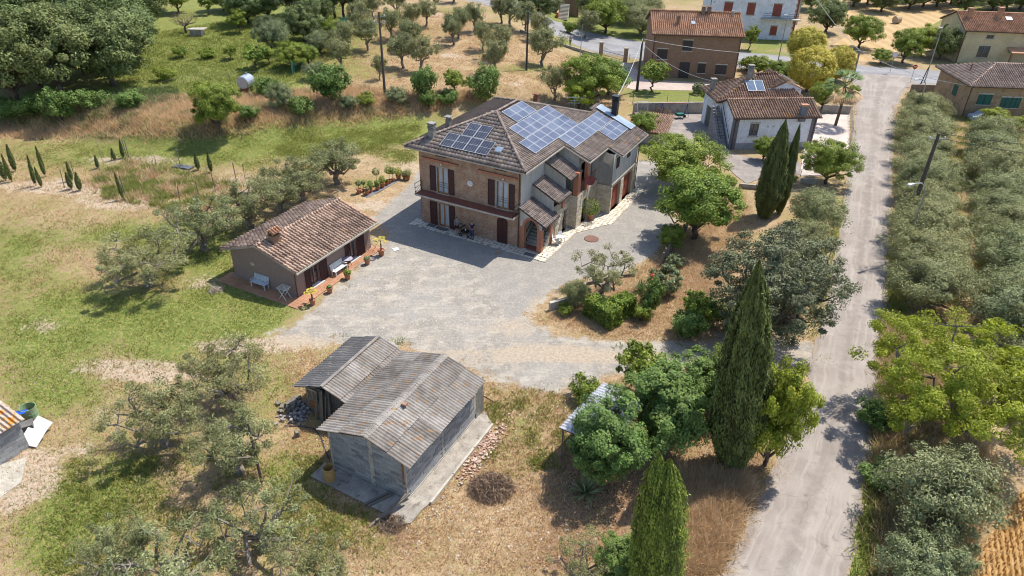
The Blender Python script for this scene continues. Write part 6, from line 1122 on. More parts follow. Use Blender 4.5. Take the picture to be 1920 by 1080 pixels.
# round the neighbours
for i, (px, py, H, R, lb) in enumerate([(1505, 122, 6.2, 3.3, 'golden clipped ball tree beside the road, the highest'), (1512, 172, 6.6, 3.5, 'largest golden ball tree above the white house roof'), (1566, 152, 5.4, 2.5, 'smallest golden ball tree beside the palm')]): plant('yellow_ball', px, py, lb, 'tree', H, R, None, 'golden ball trees by the junction')
plant('leafy', 1547, 345, 'leafy green tree over the white house terrace beside the lane', 'tree', 5.0, 3.2); plant('leafy', 1430, 302, 'bright green shrub against the white house wall', 'bush', 3.0, 1.8, 'bush'); plant('round_olive', 1525, 432, 'dense olive bush beside the lane behind the cypress pair', 'olive tree', 4.0, 3.0); plant('round_olive', 1505, 480, 'olive bush along the lane above the cedar', 'olive tree', 3.4, 2.4)
plant('small_tree', 1221, 172, 'round-headed tree in front of the brown brick house', 'tree', 4.8, 2.6); plant('small_tree', 1404, 94, 'thin tree between brown brick house and white house with quoins', 'tree', 4.4, 2.0); plant('round_shrub', 1310, 176, 'clipped green ball bush in the garden of the brick house', 'shrub', 1.7, 1.15); plant('shrub', 1400, 132, 'bright green shrub behind the white house roof', 'bush', 2.4, 2.4); plant('leafy', 1540, 205, 'green tree behind the right end of the white house', 'tree', 4.0, 2.2); plant('leafy', 1420, 140, 'low leafy hedge tree behind the white house', 'tree', 3.0, 2.6)
t = thing('palm_tree', at(1566, 236), 'shaggy fan palm beside the lane near the junction', 'palm tree'); MB().tube([(0, 0, -.1), (.1, 0, 2.5), (.0, .1, 5.0)], [.2, .17, .22], 9).build('trunk', m_bark, t); g = random.Random(4)
for k in range(44):
    a = k*2.4; e = g.uniform(-.9, 1.2); f = MB(); c0 = Vector((0, .1, 5.0)); L = 2.7; tip = c0+Vector((math.cos(a)*math.cos(e), math.sin(a)*math.cos(e), math.sin(e)))*L*.55; f.bar(c0, tip, .03)
    for j in range(9): b = a+(j-4)*.24; dv = Vector((math.cos(b)*math.cos(e*.7), math.sin(b)*math.cos(e*.7), math.sin(e*.7)-.3))*L*.5; s_ = Vector((-math.sin(b), math.cos(b), 0))*.06; f.quad(tip+s_, tip+dv*.6+s_*.8, tip+dv, tip+dv*.6-s_*.8, tip-s_, a=g.random()*.8)
    f.build('frond', L_dgreen if e > -.2 else L_dry, t)
for px, py, H, R, k, lb in [(1548, 62, 7, 4.4, 'oak', 'dark blue-green tree at the edge of the harvested field'), (1610, 90, 6, 3.8, 'leafy', 'bushy green tree in front of the hay bale'), (1692, 118, 6, 3.6, 'leafy', 'green tree above the mirror at the junction'), (1725, 105, 6, 3.4, 'lime', 'light airy tree left of the cream house'), (1760, 112, 6, 3.0, 'oak', 'dark tree against the cream house gable'), (1475, 30, 7, 4, 'oak', 'dark tree behind the quoined white house'), (1520, 18, 7, 4.4, 'oak', 'dark tree at the top edge right of the quoined house'), (1135, 62, 7, 4.4, 'leafy', 'tall bright tree across the road above the grove'), (1105, 50, 7, 3.6, 'oak', 'dark tree beside the orange stair wall'), (1200, 66, 6, 4.6, 'round_olive', 'dense olive mass across the road, right one'), (1175, 45, 5.6, 4.4, 'round_olive', 'dense olive mass across the road, left one'), (1210, 35, 5.6, 4.2, 'round_olive', 'dense olive mass across the road, behind the others'), (1020, 35, 6, 3.8, 'oak', 'dark tree in front of the red brick house'), (985, 22, 6, 3.4, 'oak', 'dark tree at the left end of the red brick house'), (1066, 62, 2.4, 1.6, 'shrub', 'bright yellow-green shrub at the foot of the pale steps'), (1415, 72, 1.3, 1.0, 'shrub', 'low clipped shrub on the lawn by the quoined house')]: plant(k, px, py, lb, 'tree', H, R)
for i, px in enumerate(range(1600, 1990, 26)): plant('oak', px, 12+(i % 3)*5-(i % 2)*9+max(0, (px-1780)*.04), 'dark tree in the belt along the top right edge, '+['leftmost', 'second', 'third', 'fourth', 'fifth', 'sixth', 'seventh', 'eighth', 'ninth', 'tenth', 'eleventh', 'twelfth', 'thirteenth', 'fourteenth', 'fifteenth'][i]+' from the left', 'tree', 6.5, 4.6, 'far_tree', 'tree belt at the top right')
for px, py in ((850, 5), (905, -6), (770, -8), (700, -6)): plant('far_olive', px, py, {850: 'olive at the very top edge just left of the road bend', 905: 'olive at the very top edge beside the road bend', 770: 'olive at the top edge of the grove, second from the left', 700: 'olive at the top edge of the grove, next to the three bare trunks'}[px], 'olive tree', 4.2, 3, None, 'olives along the top edge')
# dense grove right of the lane
ax = np.array([.424, .905]); nx_ = np.array([.905, -.424]); o0 = np.array([28.4, 44.0]); k_ = 0
RW = [0]*6
for r, off in enumerate((2.1, 8.9, 15.6, 22.2, 28.8, 35.2)):
    for j in range(17):
        s_ = -8+j*5.5+(r % 2)*2.6
        if r == 0 and not (-2 < s_ < 58): continue
        if r > 0 and s_ > 46-r*1.5: continue
        p = o0+ax*(s_+random.uniform(-.9, .9))+nx_*(off+random.uniform(-.7, .7)*(r > 0)); X, Y = proj((p[0], p[1], 2))
        if X > 2010 or Y < 150 or (r > 0 and Y < 215): continue
        if (p[0]-35.5)**2+(p[1]-39)**2 < 0: continue
        ordn = ['nearest the camera', 'second', 'third', 'fourth', 'fifth', 'sixth', 'seventh', 'eighth', 'ninth', 'tenth', 'eleventh', 'twelfth', 'thirteenth', 'fourteenth', 'fifteenth', 'sixteenth', 'seventeenth'][RW[r]]; RW[r] += 1
        lab = 'dense olive in the '+('roadside', 'second', 'third', 'fourth', 'fifth', 'sixth')[r]+' row right of the lane, '+(ordn if ordn.startswith('near') else ordn+' from the camera')
        plant('round_olive', 0, 0, lab, 'olive tree', random.uniform(4.0, 5.0), random.uniform(3.2, 4.0) if r else random.uniform(3.2, 3.8), None, 'olives of the right-hand grove', xy=(p[0], p[1])); k_ += 1
plant('walnut', 1775, 815, 'wide walnut tree spreading yellow-green branches over the lane edge', 'walnut tree', 7.4, 6.3); plant('grey_dense', 1735, 985, 'silvery grey-green rounded tree below the walnut', 'tree', 4.8, 3.2); plant('grey_dense', 1712, 1112, 'silvery tree at the bottom edge right of the lane', 'tree', 3.6, 2.4, i=1)
plant('grey_dense', 1890, 640, 'grey-green olive behind the walnut at the right edge', 'tree', 4.4, 3.2); plant('lime', 1860, 235, 'yellow-green bush between the grove and the tan brick house', 'bush', 2.6, 2.0, 'bush'); plant('lime', 1910, 245, 'small yellow-green bush at the right edge before the house', 'bush', 2.2, 1.4, 'bush')
plant('dark_shrub', 1650, 905, 'low dark shrubbery on the lane verge under the walnut', 'bush', 1.6, 1.5); plant('dark_shrub', 1640, 800, 'bush under the walnut branches at the lane edge', 'bush', 1.8, 1.5); plant('small_tree', 1410, 1000, 'thin grass-like bush with pale plumes beside the front cypress', 'bush', 1.4, .9, 'bush') if 0 else None
# young cypresses of the garden plot
zp = lambda x, y: (x*.2962, 240+y*.2962)
yc = [(98, 275, 3.0), (36, 333, 2.4), (75, 340, 3.0), (225, 365, 3.2), (265, 375, 2.2), (288, 308, 3.2), (458, 335, 2.1), (455, 385, 1.8), (508, 395, 1.9), (783, 455, 2.8), (622, 255, 1.5), (728, 205, 1.4), (782, 190, 2.1), (1257, 265, 1.9), (1340, 280, 2.3)]
yl = ['tallest at the back of the left end', 'second from the left edge', 'third from the left edge, leaning', 'first of the front pair', 'shorter one of the front pair', 'back one nearest the plot corner', 'behind the first stake', 'left of two small ones at the plot corner', 'right of two small ones at the plot corner', 'single one on the near edge of the plot', 'small one on the far left edge of the plot', 'smallest, on the far left edge of the plot', 'one beside the far corner stakes', 'one right of the black sheet', 'one at the far right edge of the plot']
for (x, y, H), l in zip(yc, yl): tt = plant('young_cypress', *zp(x, y), 'young cypress of the garden plot, '+l, 'cypress tree', H, .24*random.uniform(.8, 1.25), None, 'young cypresses round the garden plot'); tt.rotation_euler = (random.uniform(-.07, .07), random.uniform(-.07, .07), random.uniform(0, 6))
tt = plant('young_cypress', 1, 318, 'young cypress of the garden plot, at the very left edge', 'cypress tree', 2.2, .22, None, 'young cypresses round the garden plot')
for i, (x, y, H, r) in enumerate([(408, 375, 1.9, .04), (820, 200, 2.2, .05), (805, 182, 2.0, .05), (1145, 250, 2.0, .05), (1365, 400, 2.0, .045), (1497, 335, 2.0, .05), (1550, 320, 1.6, .03), (795, 430, 2.1, .05), (1142, 470, 1.7, .05), (1260, 430, 1.6, .04), (637, 290, 1.3, .03), (660, 240, 2.6, .02), (980, 275, 2.3, .02), (990, 232, 1.5, .02), (1322, 320, 1.9, .02), (625, 365, 1.6, .02), (710, 210, .9, .03), (470, 300, 1.6, .03), (1575, 405, 1.1, .05), (920, 340, 1.3, .02)]):
    o = MB().tube([(0, 0, -.1), (random.uniform(-.1, .1), random.uniform(-.1, .1), H)], r, 5).build('garden_stake', m_oldwood if r > .025 else m_galv, None, at(*zp(x, y)))
    setp(o, ('dark wooden stake' if r > .025 else 'thin grey cane')+' of the garden plot, '+['beside the first small cypresses', 'taller of the far corner pair', 'shorter of the far corner pair', 'by the black sheet', 'on the near right side', 'at the far right edge', 'beyond the far right edge', 'behind the single near cypress', 'at the near edge in front', 'right of the near edge, by the olives', 'at the left side', 'tall one at the left side', 'tallest one in the middle', 'short one behind the middle', 'at the right inside', 'inside the left corner', 'short one near the far left cypresses', 'outside the left corner', 'stump-like, at the far right corner', 'low one in the middle'][i], 'stake', 'wooden stakes of the garden plot' if r > .025 else 'metal canes of the garden plot')
c = at(*zp(1160, 250)); q = MB()
for k in range(3): q.slab([(-1.1+k*.7, -.45, .12+.05*k), (-.3+k*.7, -.5, .2-.03*k), (-.3+k*.7, .4, .16), (-1.1+k*.7, .45, .08)], .1)
single('black_sheet', q, mat('black_plastic', (.07, .08, .09), (.13, .14, .16), 2, .4), 'crumpled black plastic sheet on the far edge of the garden plot', 'sheet', c, -.3)
# ------------------------------------------------------------------ grass, weeds, dry growth (uncountable)
def scatter(name, n, region, h, w_, lm, blades=3, thr=None, clump=0, spread=.12, up=1., z0=0, seed=1, cols=None):
    g = np.random.default_rng(seed); poly = np.array([tuple(at(*p))[:2] for p in region]) if region is not None else None
    x0, y0 = poly.min(0); x1, y1 = poly.max(0); X = g.uniform(x0, x1, n*3); Y = g.uniform(y0, y1, n*3)
    if clump: c = g.integers(0, clump, len(X)); cx = g.uniform(x0, x1, clump); cy = g.uniform(y0, y1, clump); X = cx[c]+g.normal(0, .35, len(X)); Y = cy[c]+g.normal(0, .35, len(X))
    k = sdist(X, Y, poly) > g.uniform(-.6, 1.6, len(X))*g.uniform(0, 1, len(X))
    if thr is not None: k &= thr(X, Y, g)
    X = X[k][:n]; Y = Y[k][:n]; m = len(X); X = np.repeat(X, blades)+g.normal(0, spread, m*blades); Y = np.repeat(Y, blades)+g.normal(0, spread, m*blades); Z = hz(X, Y); N = len(X)
    H = h*g.uniform(.5, 1.3, N); a = g.uniform(0, 6.283, N); tx, ty = g.normal(0, .6, N)*H, g.normal(0, .6, N)*H; W_ = w_*g.uniform(.6, 1.3, N)
    V = np.stack([np.stack([X-np.cos(a)*W_/2, Y-np.sin(a)*W_/2, Z-.02], 1), np.stack([X+np.cos(a)*W_/2, Y+np.sin(a)*W_/2, Z-.02], 1), np.stack([X+tx, Y+ty, Z+H*up], 1)], 1).reshape(-1, 3)
    o = link(name, np_mesh(name, V, np.arange(3*N).reshape(N, 3), lm, np.repeat(g.uniform(0, 1, m), blades)*.7+g.uniform(0, .3, N))); return setp(o, kind='stuff')
not_hard = lambda X, Y, g: (masks(X, Y)['gr'] < -.3)
def gthr(lo, hi):
    def f(X, Y, g): m = masks(X, Y); G = m['g']+g.normal(0, .12, len(X)); return (m['gr'] < -.3) & (G > lo) & (G < hi)
    return f
bank = [(-60, 262), (100, 262), (200, 258), (300, 262), (400, 262), (500, 246), (600, 236), (700, 229), (780, 220), (900, 190), (880, 172), (780, 172), (640, 160), (480, 178), (350, 178), (200, 195), (-60, 215)]
scatter('dry_bank_grass', 15000, bank, .6, .07, L_dry, 3, None, 0, .2, seed=2)
leftlawn = [(-20, 265), (520, 262), (700, 330), (560, 560), (520, 640), (560, 700), (540, 1090), (-20, 1090)]
scatter('short_lawn_grass', 42000, leftlawn, .12, .05, L_grass, 3, gthr(.42, 9), 0, .12, seed=3); scatter('dry_lawn_grass', 26000, leftlawn, .12, .045, L_dry, 3, gthr(-1, .5), 0, .12, seed=4)
scatter('lush_weeds', 3000, [(120, 850), (700, 850), (720, 1090), (60, 1090)], .2, .07, L_grass, 4, gthr(.35, 9), 260, .12, seed=5)
scatter('yard_dry_grass', 34000, [(530, 650), (1330, 690), (1480, 880), (1370, 1090), (540, 1090)], .14, .045, L_dry, 3, gthr(-1, 9), 0, .12, seed=6)
scatter('yard_weeds', 900, [(900, 720), (1080, 740), (1080, 880), (900, 900)], .2, .08, L_grass, 4, not_hard, 60, .1, seed=7)
scatter('tall_dry_grass', 6000, [(1260, 900), (1380, 890), (1405, 905), (1335, 1090), (1250, 1090)], .75, .06, L_dry, 4, not_hard, 0, .15, seed=8)
scatter('verge_grass', 9000, [(1560, 420), (1600, 330), (1600, 200), (1590, 330), (1575, 440), (1560, 540), (1535, 640), (1510, 640), (1530, 500)], .35, .06, L_grass, 4, None, 0, .15, seed=9)
scatter('lane_verge_growth', 12000, [(1668, 480), (1690, 480), (1700, 620), (1760, 700), (1830, 900), (1800, 1090), (1600, 1090), (1630, 870), (1652, 700), (1664, 560)], .5, .07, L_grass, 3, None, 0, .2, seed=10)
scatter('lane_verge_dry_growth', 12000, [(1660, 590), (1760, 640), (1850, 850), (1880, 900), (1800, 1090), (1640, 1090), (1640, 860)], .6, .07, L_dry, 3, None, 0, .2, seed=11)
scatter('orchard_grass', 26000, [(150, 190), (300, 60), (640, 10), (640, 90), (540, 170), (350, 190)], .22, .09, L_grass, 3, None, 0, .2, seed=12)
scatter('plot_weeds', 3000, [(150, 345), (240, 300), (420, 340), (470, 360), (400, 400), (330, 395), (200, 372)], .45, .1, L_grass, 4, None, 80, .15, seed=13)
scatter('plot_dry_weeds', 1500, [(150, 345), (240, 300), (420, 340), (470, 360), (400, 400), (330, 395), (200, 372)], .5, .08, L_dry, 4, None, 200, .15, seed=14)
scatter('slope_dry_grass', 22000, [(1140, 640), (1000, 600), (1230, 480), (1390, 350), (1420, 420), (1340, 640)], .14, .05, L_dry, 3, not_hard, 0, .15, seed=15)
scatter('grove_floor_green', 12000, [(1670, 200), (1990, 200), (1990, 600), (1680, 600)], .3, .08, L_grass, 3, None, 400, .2, seed=56)
scatter('grove_floor_grass', 16000, [(1670, 200), (1990, 200), (1990, 600), (1680, 600)], .2, .07, L_dry, 3, None, 0, .2, seed=16)
scatter('terrace_dry_grass', 24000, [(560, 160), (640, 20), (830, 20), (1120, 120), (1180, 200), (900, 180)], .16, .08, L_dry, 3, None, 0, .2, seed=17)
scatter('courtyard_lawn_grass', 14000, [(520, 240), (790, 230), (780, 300), (640, 350), (520, 290)], .14, .06, L_grass, 3, gthr(.4, 9), 0, .15, seed=18)
# stubble rows
def stubble(name, reg, n, seed, h=.16):
    g = np.random.default_rng(seed); poly = pxpoly(reg); x0, y0 = poly.min(0); x1, y1 = poly.max(0); X = g.uniform(x0, x1, n*3); Y = g.uniform(y0, y1, n*3); c = .905*X-.42*Y; c2 = np.round(c/.262)*.262; X = X+(c2-c)*.905+g.normal(0, .045, len(X)); Y = Y-(c2-c)*.42; k = sdist(X, Y, poly) > 0; X = X[k][:n]; Y = Y[k][:n]; N = len(X); a = g.uniform(0, 6.28, N); H = h*g.uniform(.5, 1.2, N)
    V = np.stack([np.stack([X-.03*np.cos(a), Y-.03*np.sin(a), X*0], 1), np.stack([X+.03*np.cos(a), Y+.03*np.sin(a), X*0], 1), np.stack([X+g.normal(0, .03, N), Y+g.normal(0, .03, N), H], 1)], 1).reshape(-1, 3); setp(link(name, np_mesh(name, V, np.arange(3*N).reshape(N, 3), leaf_mat('stubble_straw', (.26, .13, .03), (.42, .24, .07), (.56, .36, .14), .2), g.uniform(0, 1, N))), kind='stuff')
stubble('straw_stubble', [(1710, 1290), (1800, 1105), (1853, 1012), (1928, 907), (2100, 705), (2500, 705), (2500, 1290)], 60000, 3)
# ------------------------------------------------------------------ poles, wires, lamps, signs
def pole(name, px, py, H, r, m, label, cat_, arms=0, xy=None, tilt=(0, 0), rz=0):
    loc = at(px, py) if xy is None else Vector((*xy, 0)); t = thing(name, loc, label, cat_, None, rz); MB().tube([(0, 0, -.3), (tilt[0]*.5, tilt[1]*.5, H/2), (tilt[0], tilt[1], H)], [r*1.3, r*1.1, r*.8], 8).build('post', m, t)
    for a in range(arms):
        z = H-.5-a*.7; q = MB().bar((-.75, 0, z), (.75, 0, z), .09); q.build('crossarm', m_galv, t)
        for x in (-.65, 0, .65): MB().lathe([(.03, 0), (.07, .05), (.05, .1), (.07, .15), (.0, .2)], 7, (x, 0, z+.05)).build('insulator', m_white, t)
    t['top'] = 0; del t['top']; return loc+Vector((tilt[0], tilt[1], H))
m_polew = mat('creosoted_pole', (.13, .10, .085), (.09, .07, .06), 4, .9, .2, stretch=(3, 3, .4)); m_poled = mat('dark_pole', (.05, .05, .055), (.04, .04, .045), 4, .6)
T1 = pole('utility_pole', 722, 180, 10.2, .14, m_polew, 'tall wooden pole with white insulators on the bank behind the farmhouse', 'utility pole', 2)
T2 = pole('utility_pole', 987, 132, 8.2, .13, m_poled, 'plain dark pole in the middle of the dry olive grove', 'utility pole')
T3 = pole('utility_pole', 1194, 172, 7.4, .16, m_polew, 'grey wooden pole between the farmhouse and the brown brick house', 'utility pole')
T4 = pole('utility_pole', 1597, 152, 4.6, .16, mat('concrete_pole', (.30, .29, .28)), 'short concrete pole at the junction beside the palm', 'utility pole')
T5 = pole('utility_pole', 0, 0, 9.2, .17, m_polew, 'dark pole with insulators rising out of the right-hand olive grove', 'utility pole', 1, xy=(36.9, 60.2))
T6 = pole('utility_pole', 491, 905, 4.3, .065, m_polew, 'short wooden pole standing among the olives left of the barn', 'utility pole')
T7 = pole('utility_pole', 1493, 46, 8.5, .13, m_galv, 'grey pole behind the golden ball trees, cut by the top edge', 'utility pole')
pole('roadside_pole', 1087, 118, 6.0, .05, m_galv, 'thin grey post at the road beside the gate', 'post')
pole('sign_post', 1722, 166, 3.2, .07, m_poled, 'dark leaning post behind the stop sign at the junction', 'post', tilt=(.5, 0))
def street_lamp(loc, H, reach, label, curved=True, rz=0):
    t = thing('street_lamp', loc, label, 'street lamp', None, rz); pts = [(0, 0, -.2), (0, 0, H*.82)]+([(-.15*reach, 0, H*.93), (-.45*reach, 0, H*.985), (-reach, 0, H)] if curved else [(0, 0, H)])
    MB().tube(pts, [.09, .065]+[.045]*(len(pts)-2), 7).build('post', m_galv, t); e = pts[-1]; q = MB().slab([(e[0]-.55, -.13, e[2]+.06), (e[0]+.08, -.1, e[2]+.06), (e[0]+.08, .1, e[2]+.06), (e[0]-.55, .13, e[2]+.06)], .13); q.build('lamp_head', m_white, t); return t
street_lamp((34.2, 54.9, 0), 7.0, 2.0, 'curved grey street lamp reaching over the lane from the grove, the nearer one', True, R_(27)); street_lamp(at(1712, 232), 5.9, 1.6, 'smaller curved street lamp near the junction, behind the first grove trees', True, R_(20))
street_lamp(at(1733, 155), 8.2, .8, 'tall straight lamp post at the left corner of the cream house', False, R_(10)); street_lamp(at(1458, 118), 7.6, .5, 'thin lamp post standing behind the golden ball trees', False, 0)
def wire(name, a, b, sag, r, label, m=None):
    a = Vector(a); b = Vector(b); pts = [a.lerp(b, i/16)-Vector((0, 0, sag*4*(i/16)*(1-i/16))) for i in range(17)]; o = MB().tube(pts, r, 4).build(name, m or m_galv); setp(o, label, 'cable')
m_wire = mat('pale_cable', (.5, .5, .5), (.45, .45, .45))
wire('cable', T3, loc_in(HO, HA, 1.3, 17.3, 8.9), .6, .035, 'pale cable from the grey pole down to the farmhouse chimney', m_wire); wire('cable', T3, T4, 1.2, .03, 'long pale cable from the grey pole across to the junction pole', m_wire)
wire('cable', T3-Vector((0, 0, .6)), loc_in(WO, WA, .2, 8.6, 5.6), .8, .025, 'thin cable sagging to the white house chimney', m_wire); wire('cable', T4, T7, .8, .04, 'cable sweeping up from the junction pole to the top edge', m_wire)
wire('cable', T1, T1+Vector((-70, 44, 1.5)), 1.5, .02, 'dark cable running left from the crossarm pole', m_poled); wire('cable', T5, T5+Vector((46, 6, -2)), 1.4, .02, 'dark cable leaving the grove pole to the right, upper one', m_poled); wire('cable', T5-Vector((0, 0, .4)), T5+Vector((46, 4, -3.2)), 1.6, .02, 'dark cable leaving the grove pole to the right, lower one', m_poled)
wire('cable', T4, loc_in(KO, KA, 0, 0, 4.2), .8, .03, 'pale cable over the junction to the tan brick house', m_wire)
t = thing('no_entry_sign', at(1707, 154), 'round red no-entry sign on a post at the junction', 'road sign', rz=0); MB().tube([(0, 0, 0), (0, 0, 2.6)], .035, 6).build('post', m_galv, t)
MB().tube([(0, 0, 2.35), (0, -.03, 2.35)], .34, 20).build('sign_disc', mat('sign_red', (.5, .02, .02), None, 3, .4), t); MB().box(-.24, -.045, 2.29, .24, -.032, 2.41).build('white_bar', m_white, t)
t = thing('traffic_mirror', at(1668, 137), 'round pale traffic mirror on a post across the road', 'traffic mirror'); MB().tube([(0, 0, 0), (0, 0, 3.2)], .035, 6).build('post', m_galv, t); MB().tube([(0, 0, 2.9), (0, -.06, 2.9)], .45, 20).build('mirror_rim', mat('mirror_rim', (.6, .45, .35)), t); MB().tube([(0, -.061, 2.9), (0, -.08, 2.9)], .38, 20).build('mirror_face', m_white, t)
# ------------------------------------------------------------------ walls, fences, gates
def rail_wall(name, pts, h, th, m, label, cat_='wall', cap=None):
    t = thing(name, (0, 0, 0), label, cat_); P_ = [at(*p) for p in pts]
    for a, b in zip(P_[:-1], P_[1:]):
        d = (b-a).normalized(); n = Vector((-d.y, d.x, 0))*th/2; q = MB(); v = [a-n, b-n, b+n, a+n]; k = len(q.v)
        q.v = [(p.x, p.y, p.z-.3) for p in v]+[(p.x, p.y, p.z+h) for p in v]; q.f = [(3, 2, 1, 0), (4, 5, 6, 7), (0, 1, 5, 4), (1, 2, 6, 5), (2, 3, 7, 6), (3, 0, 4, 7)]; q.a = [.5]*6; q.build('wall_section', m, t)
    return t
def mesh_fence(name, pts, h, label, m=m_galv, step=2.2, wires=4, nets=None):
    t = thing(name, (0, 0, 0), label, 'fence'); P_ = [at(*p) for p in pts]
    for a, b in zip(P_[:-1], P_[1:]):
        L = (b-a).length; n = max(1, int(L/step))
        for i in range(n): p = a.lerp(b, i/n); p.z = float(hz(p.x, p.y)); MB().tube([p-Vector((0, 0, .2)), p+Vector((0, 0, h))], .03, 5).build('post', m, t)
        for k in range(wires): z = Vector((0, 0, h*(k+1)/wires-.05)); MB().bar(a+z, b+z, .015).build('wire', m_galv, t)
        if nets:
            q = MB(); d = b-a; m_ = int(L/.35)
            for i in range(m_): p = a+d*(i/m_); q.bar(p+Vector((0, 0, .05)), p+Vector((0, 0, h)), .03)
            for z in np.arange(.1, h, .12): q.bar(a+Vector((0, 0, z)), b+Vector((0, 0, z)), .025)
            q.build('netting', nets, t, kind='stuff')
    return t
mesh_fence('netting_fence', [(548, 142), (580, 105), (620, 72), (660, 42), (690, 20)], 1.7, 'green shade netting fence between orchard and dry grove', m_poled, 2.5, 2, mat('green_net', (.03, .17, .13), (.02, .13, .1)))
rail_wall('yard_wall', [(1186, 214), (1250, 213), (1325, 212)], 1.5, .25, m_conc, 'long grey concrete wall between the two yards'); mesh_fence('yard_fence', [(1186, 196), (1250, 196), (1330, 197)], 1.3, 'wire fence with thin posts above the grey yard wall', m_poled, 2.4)
rail_wall('terrace_wall', [(1540, 212), (1592, 214)], 1.1, .22, m_conc, 'grey wall behind the palm beside the lane'); mesh_fence('lane_fence', [(1594, 212), (1596, 262), (1590, 290)], 1.3, 'metal fence along the lane in front of the palm', m_galv, 1.2)
rail_wall('garden_wall', [(1385, 352), (1430, 356)], .5, .25, m_conc, 'low kerb wall left of the cypress pair'); rail_wall('lane_wall', [(1500, 342), (1530, 345)], .5, .3, m_concl, 'short low wall right of the cypress pair')
rail_wall('junction_wall', [(1706, 172), (1745, 173), (1778, 176)], 1.1, .25, mat('stone_wall_grey', (.28, .24, .2), (.2, .17, .15), 4, .9, .4), 'low stone wall between grove and junction')
rail_wall('road_wall', [(975, 60), (1060, 88), (1122, 106)], .4, .3, m_conc, 'low kerb wall along the grove side of the main road'); mesh_fence('garden_fence', [(1180, 112), (1240, 121), (1320, 130)], 1.0, 'wire fence along the road by the brown brick house', m_poled, 2.2); mesh_fence('rear_fence', [(1395, 130), (1450, 136), (1500, 142)], 1.1, 'wire fence along the road behind the white house', m_poled, 2.2)
mesh_fence('edge_fence', [(1448, 330), (1500, 333), (1528, 338)], 1.0, 'wire fence below the terrace of the white house', m_poled, 1.6)
mesh_fence('orchard_fence', [(302, 170), (345, 158), (430, 150), (520, 148)], 1.1, 'sparse wire fence at the lower edge of the green orchard', m_oldwood, 3.6, 2)
t = thing('entrance_gate', at(1126, 104), 'curved metal entrance gate between two brick pillars by the road', 'gate'); A1, A2 = at(1126, 104), at(1172, 116); D = A2-A1; off = -A1
for p in (Vector((0, 0, 0)), D): MB().box(p.x-.3, p.y-.3, -.2, p.x+.3, p.y+.3, 2.1).build('pillar', m_bricky, t); MB().box(p.x-.4, p.y-.4, 2.1, p.x+.4, p.y+.4, 2.25).build('pillar_cap', m_conc, t)
for s0, s1 in ((.08, .49), (.51, .92)):
    q = MB(); n = 12
    for i in range(n+1): f = s0+(s1-s0)*i/n; z = 1.2+.45*abs(f-.5)/.45; p = D*f; q.bar((p.x, p.y, .1), (p.x, p.y, z), .03)
    a, b = D*s0, D*s1; q.bar((a.x, a.y, .2), (b.x, b.y, .2), .05); q.bar((a.x, a.y, .9), (b.x, b.y, .9), .05); q.build('gate_leaf', m_poled, t)
t = thing('log_palisade', (0, 0, 0), 'row of leaning grey logs along the drive under the green tree', 'palisade')
for i in range(13):
    f = i/12; p = at(1238+f*46, 500-f*62); MB().tube([p+Vector((0, 0, -.1)), p+Vector((.15, .1, 1.3+.2*math.sin(i*2.1)))], [.1, .085], 7, a=random.random()).build('log', m_oldwood, t)
rail_wall('olive_bed_edge', [(1100, 535), (1150, 522), (1190, 518)], .3, .14, m_oldwood, 'timber edging behind the gnarled olive', 'edging'); rail_wall('low_bed_wall', [(1030, 582), (1058, 574), (1078, 566)], .7, .25, m_concl, 'low pale wall overgrown at the courtyard corner')
# ------------------------------------------------------------------ small things
c = at(464, 172); t = thing('water_tank', c, 'grey round-ended water tank lying on the bank behind the fig tree', 'water tank', rz=R_(80))
MB().tube([(-.9, 0, 1.35), (-.82, 0, 1.35), (.82, 0, 1.35), (.9, 0, 1.35)], [.72, .8, .8, .72], 20).build('tank_body', mat('tank_steel', (.46, .50, .56), (.38, .42, .48), 3, .35, metal=.4), t)
for x in (-.5, .5): MB().box(x-.06, -.6, 0, x+.06, .6, .7).build('stand', m_rust, t)
MB().tube([(.4, 0, 2.1), (.4, 0, 2.3)], .16, 10).build('hatch', m_galv, t)
t = thing('stone_well', at(371, 66), 'square stone well with slabs laid on top in the green orchard', 'well'); MB().box(-.9, -.7, 0, .9, .7, .95).build('well_wall', m_conc, t)
for i in range(4): MB().box(-1.3+i*.1, -.75+i*.38, .96, 1.4, -.42+i*.38, 1.04, rz=.06*i).build('cover_slab', m_concl, t)
t = thing('hay_bale', at(1680, 44), 'round straw bale on the harvested field', 'hay bale', rz=R_(20)); o = MB().tube([(-.6, 0, .75), (.6, 0, .75)], .75, 18).build('bale', mat('straw', (.42, .30, .18), (.52, .4, .26), 6, .9, .5), t)
for i in range(3): MB().tube([(-.4+i*.4, 0, .75), (-.36+i*.4, 0, .75)], .765, 18).build('twine', m_concl, t)
single('manhole_cover', MB().lathe([(0, .06), (.62, .06), (.66, .03), (.66, 0)], 28), mat('brown_cover', (.22, .12, .09), (.18, .10, .075), 6), 'round reddish manhole cover on the drive', 'manhole cover', at(1109, 448))
single('white_drain_cover', MB().box(-.25, -.25, 0, .25, .25, .05), m_white, 'small white square cover on the gravel near the cottage', 'drain cover', at(742, 468), .5)
inH = lambda x, y, z=.05: loc_in(HO, HA, x, y, z)
for x0, x1, y, lb in ((-9.3, -8.5, -.45, 'grey doormat left of the ground-floor window'), (-8.3, -7.1, -.5, 'dark doormat in front of the ground-floor glass door'), (.9, 1.9, -.75, 'brown doormat in front of the arched porch')): o = single('doormat', MB().box(x0, y-.25, .05, x1, y+.25, .07), mat('mat_grey', (.16, .15, .15), (.12, .11, .11), 12), lb, 'doormat', HO, HA)
single('floor_hatch', MB().box(1.0, -1.0, .045, 1.6, -.6, .06), m_pave, 'small grey hatch in the pale paving by the porch', 'hatch', HO, HA) if 0 else None
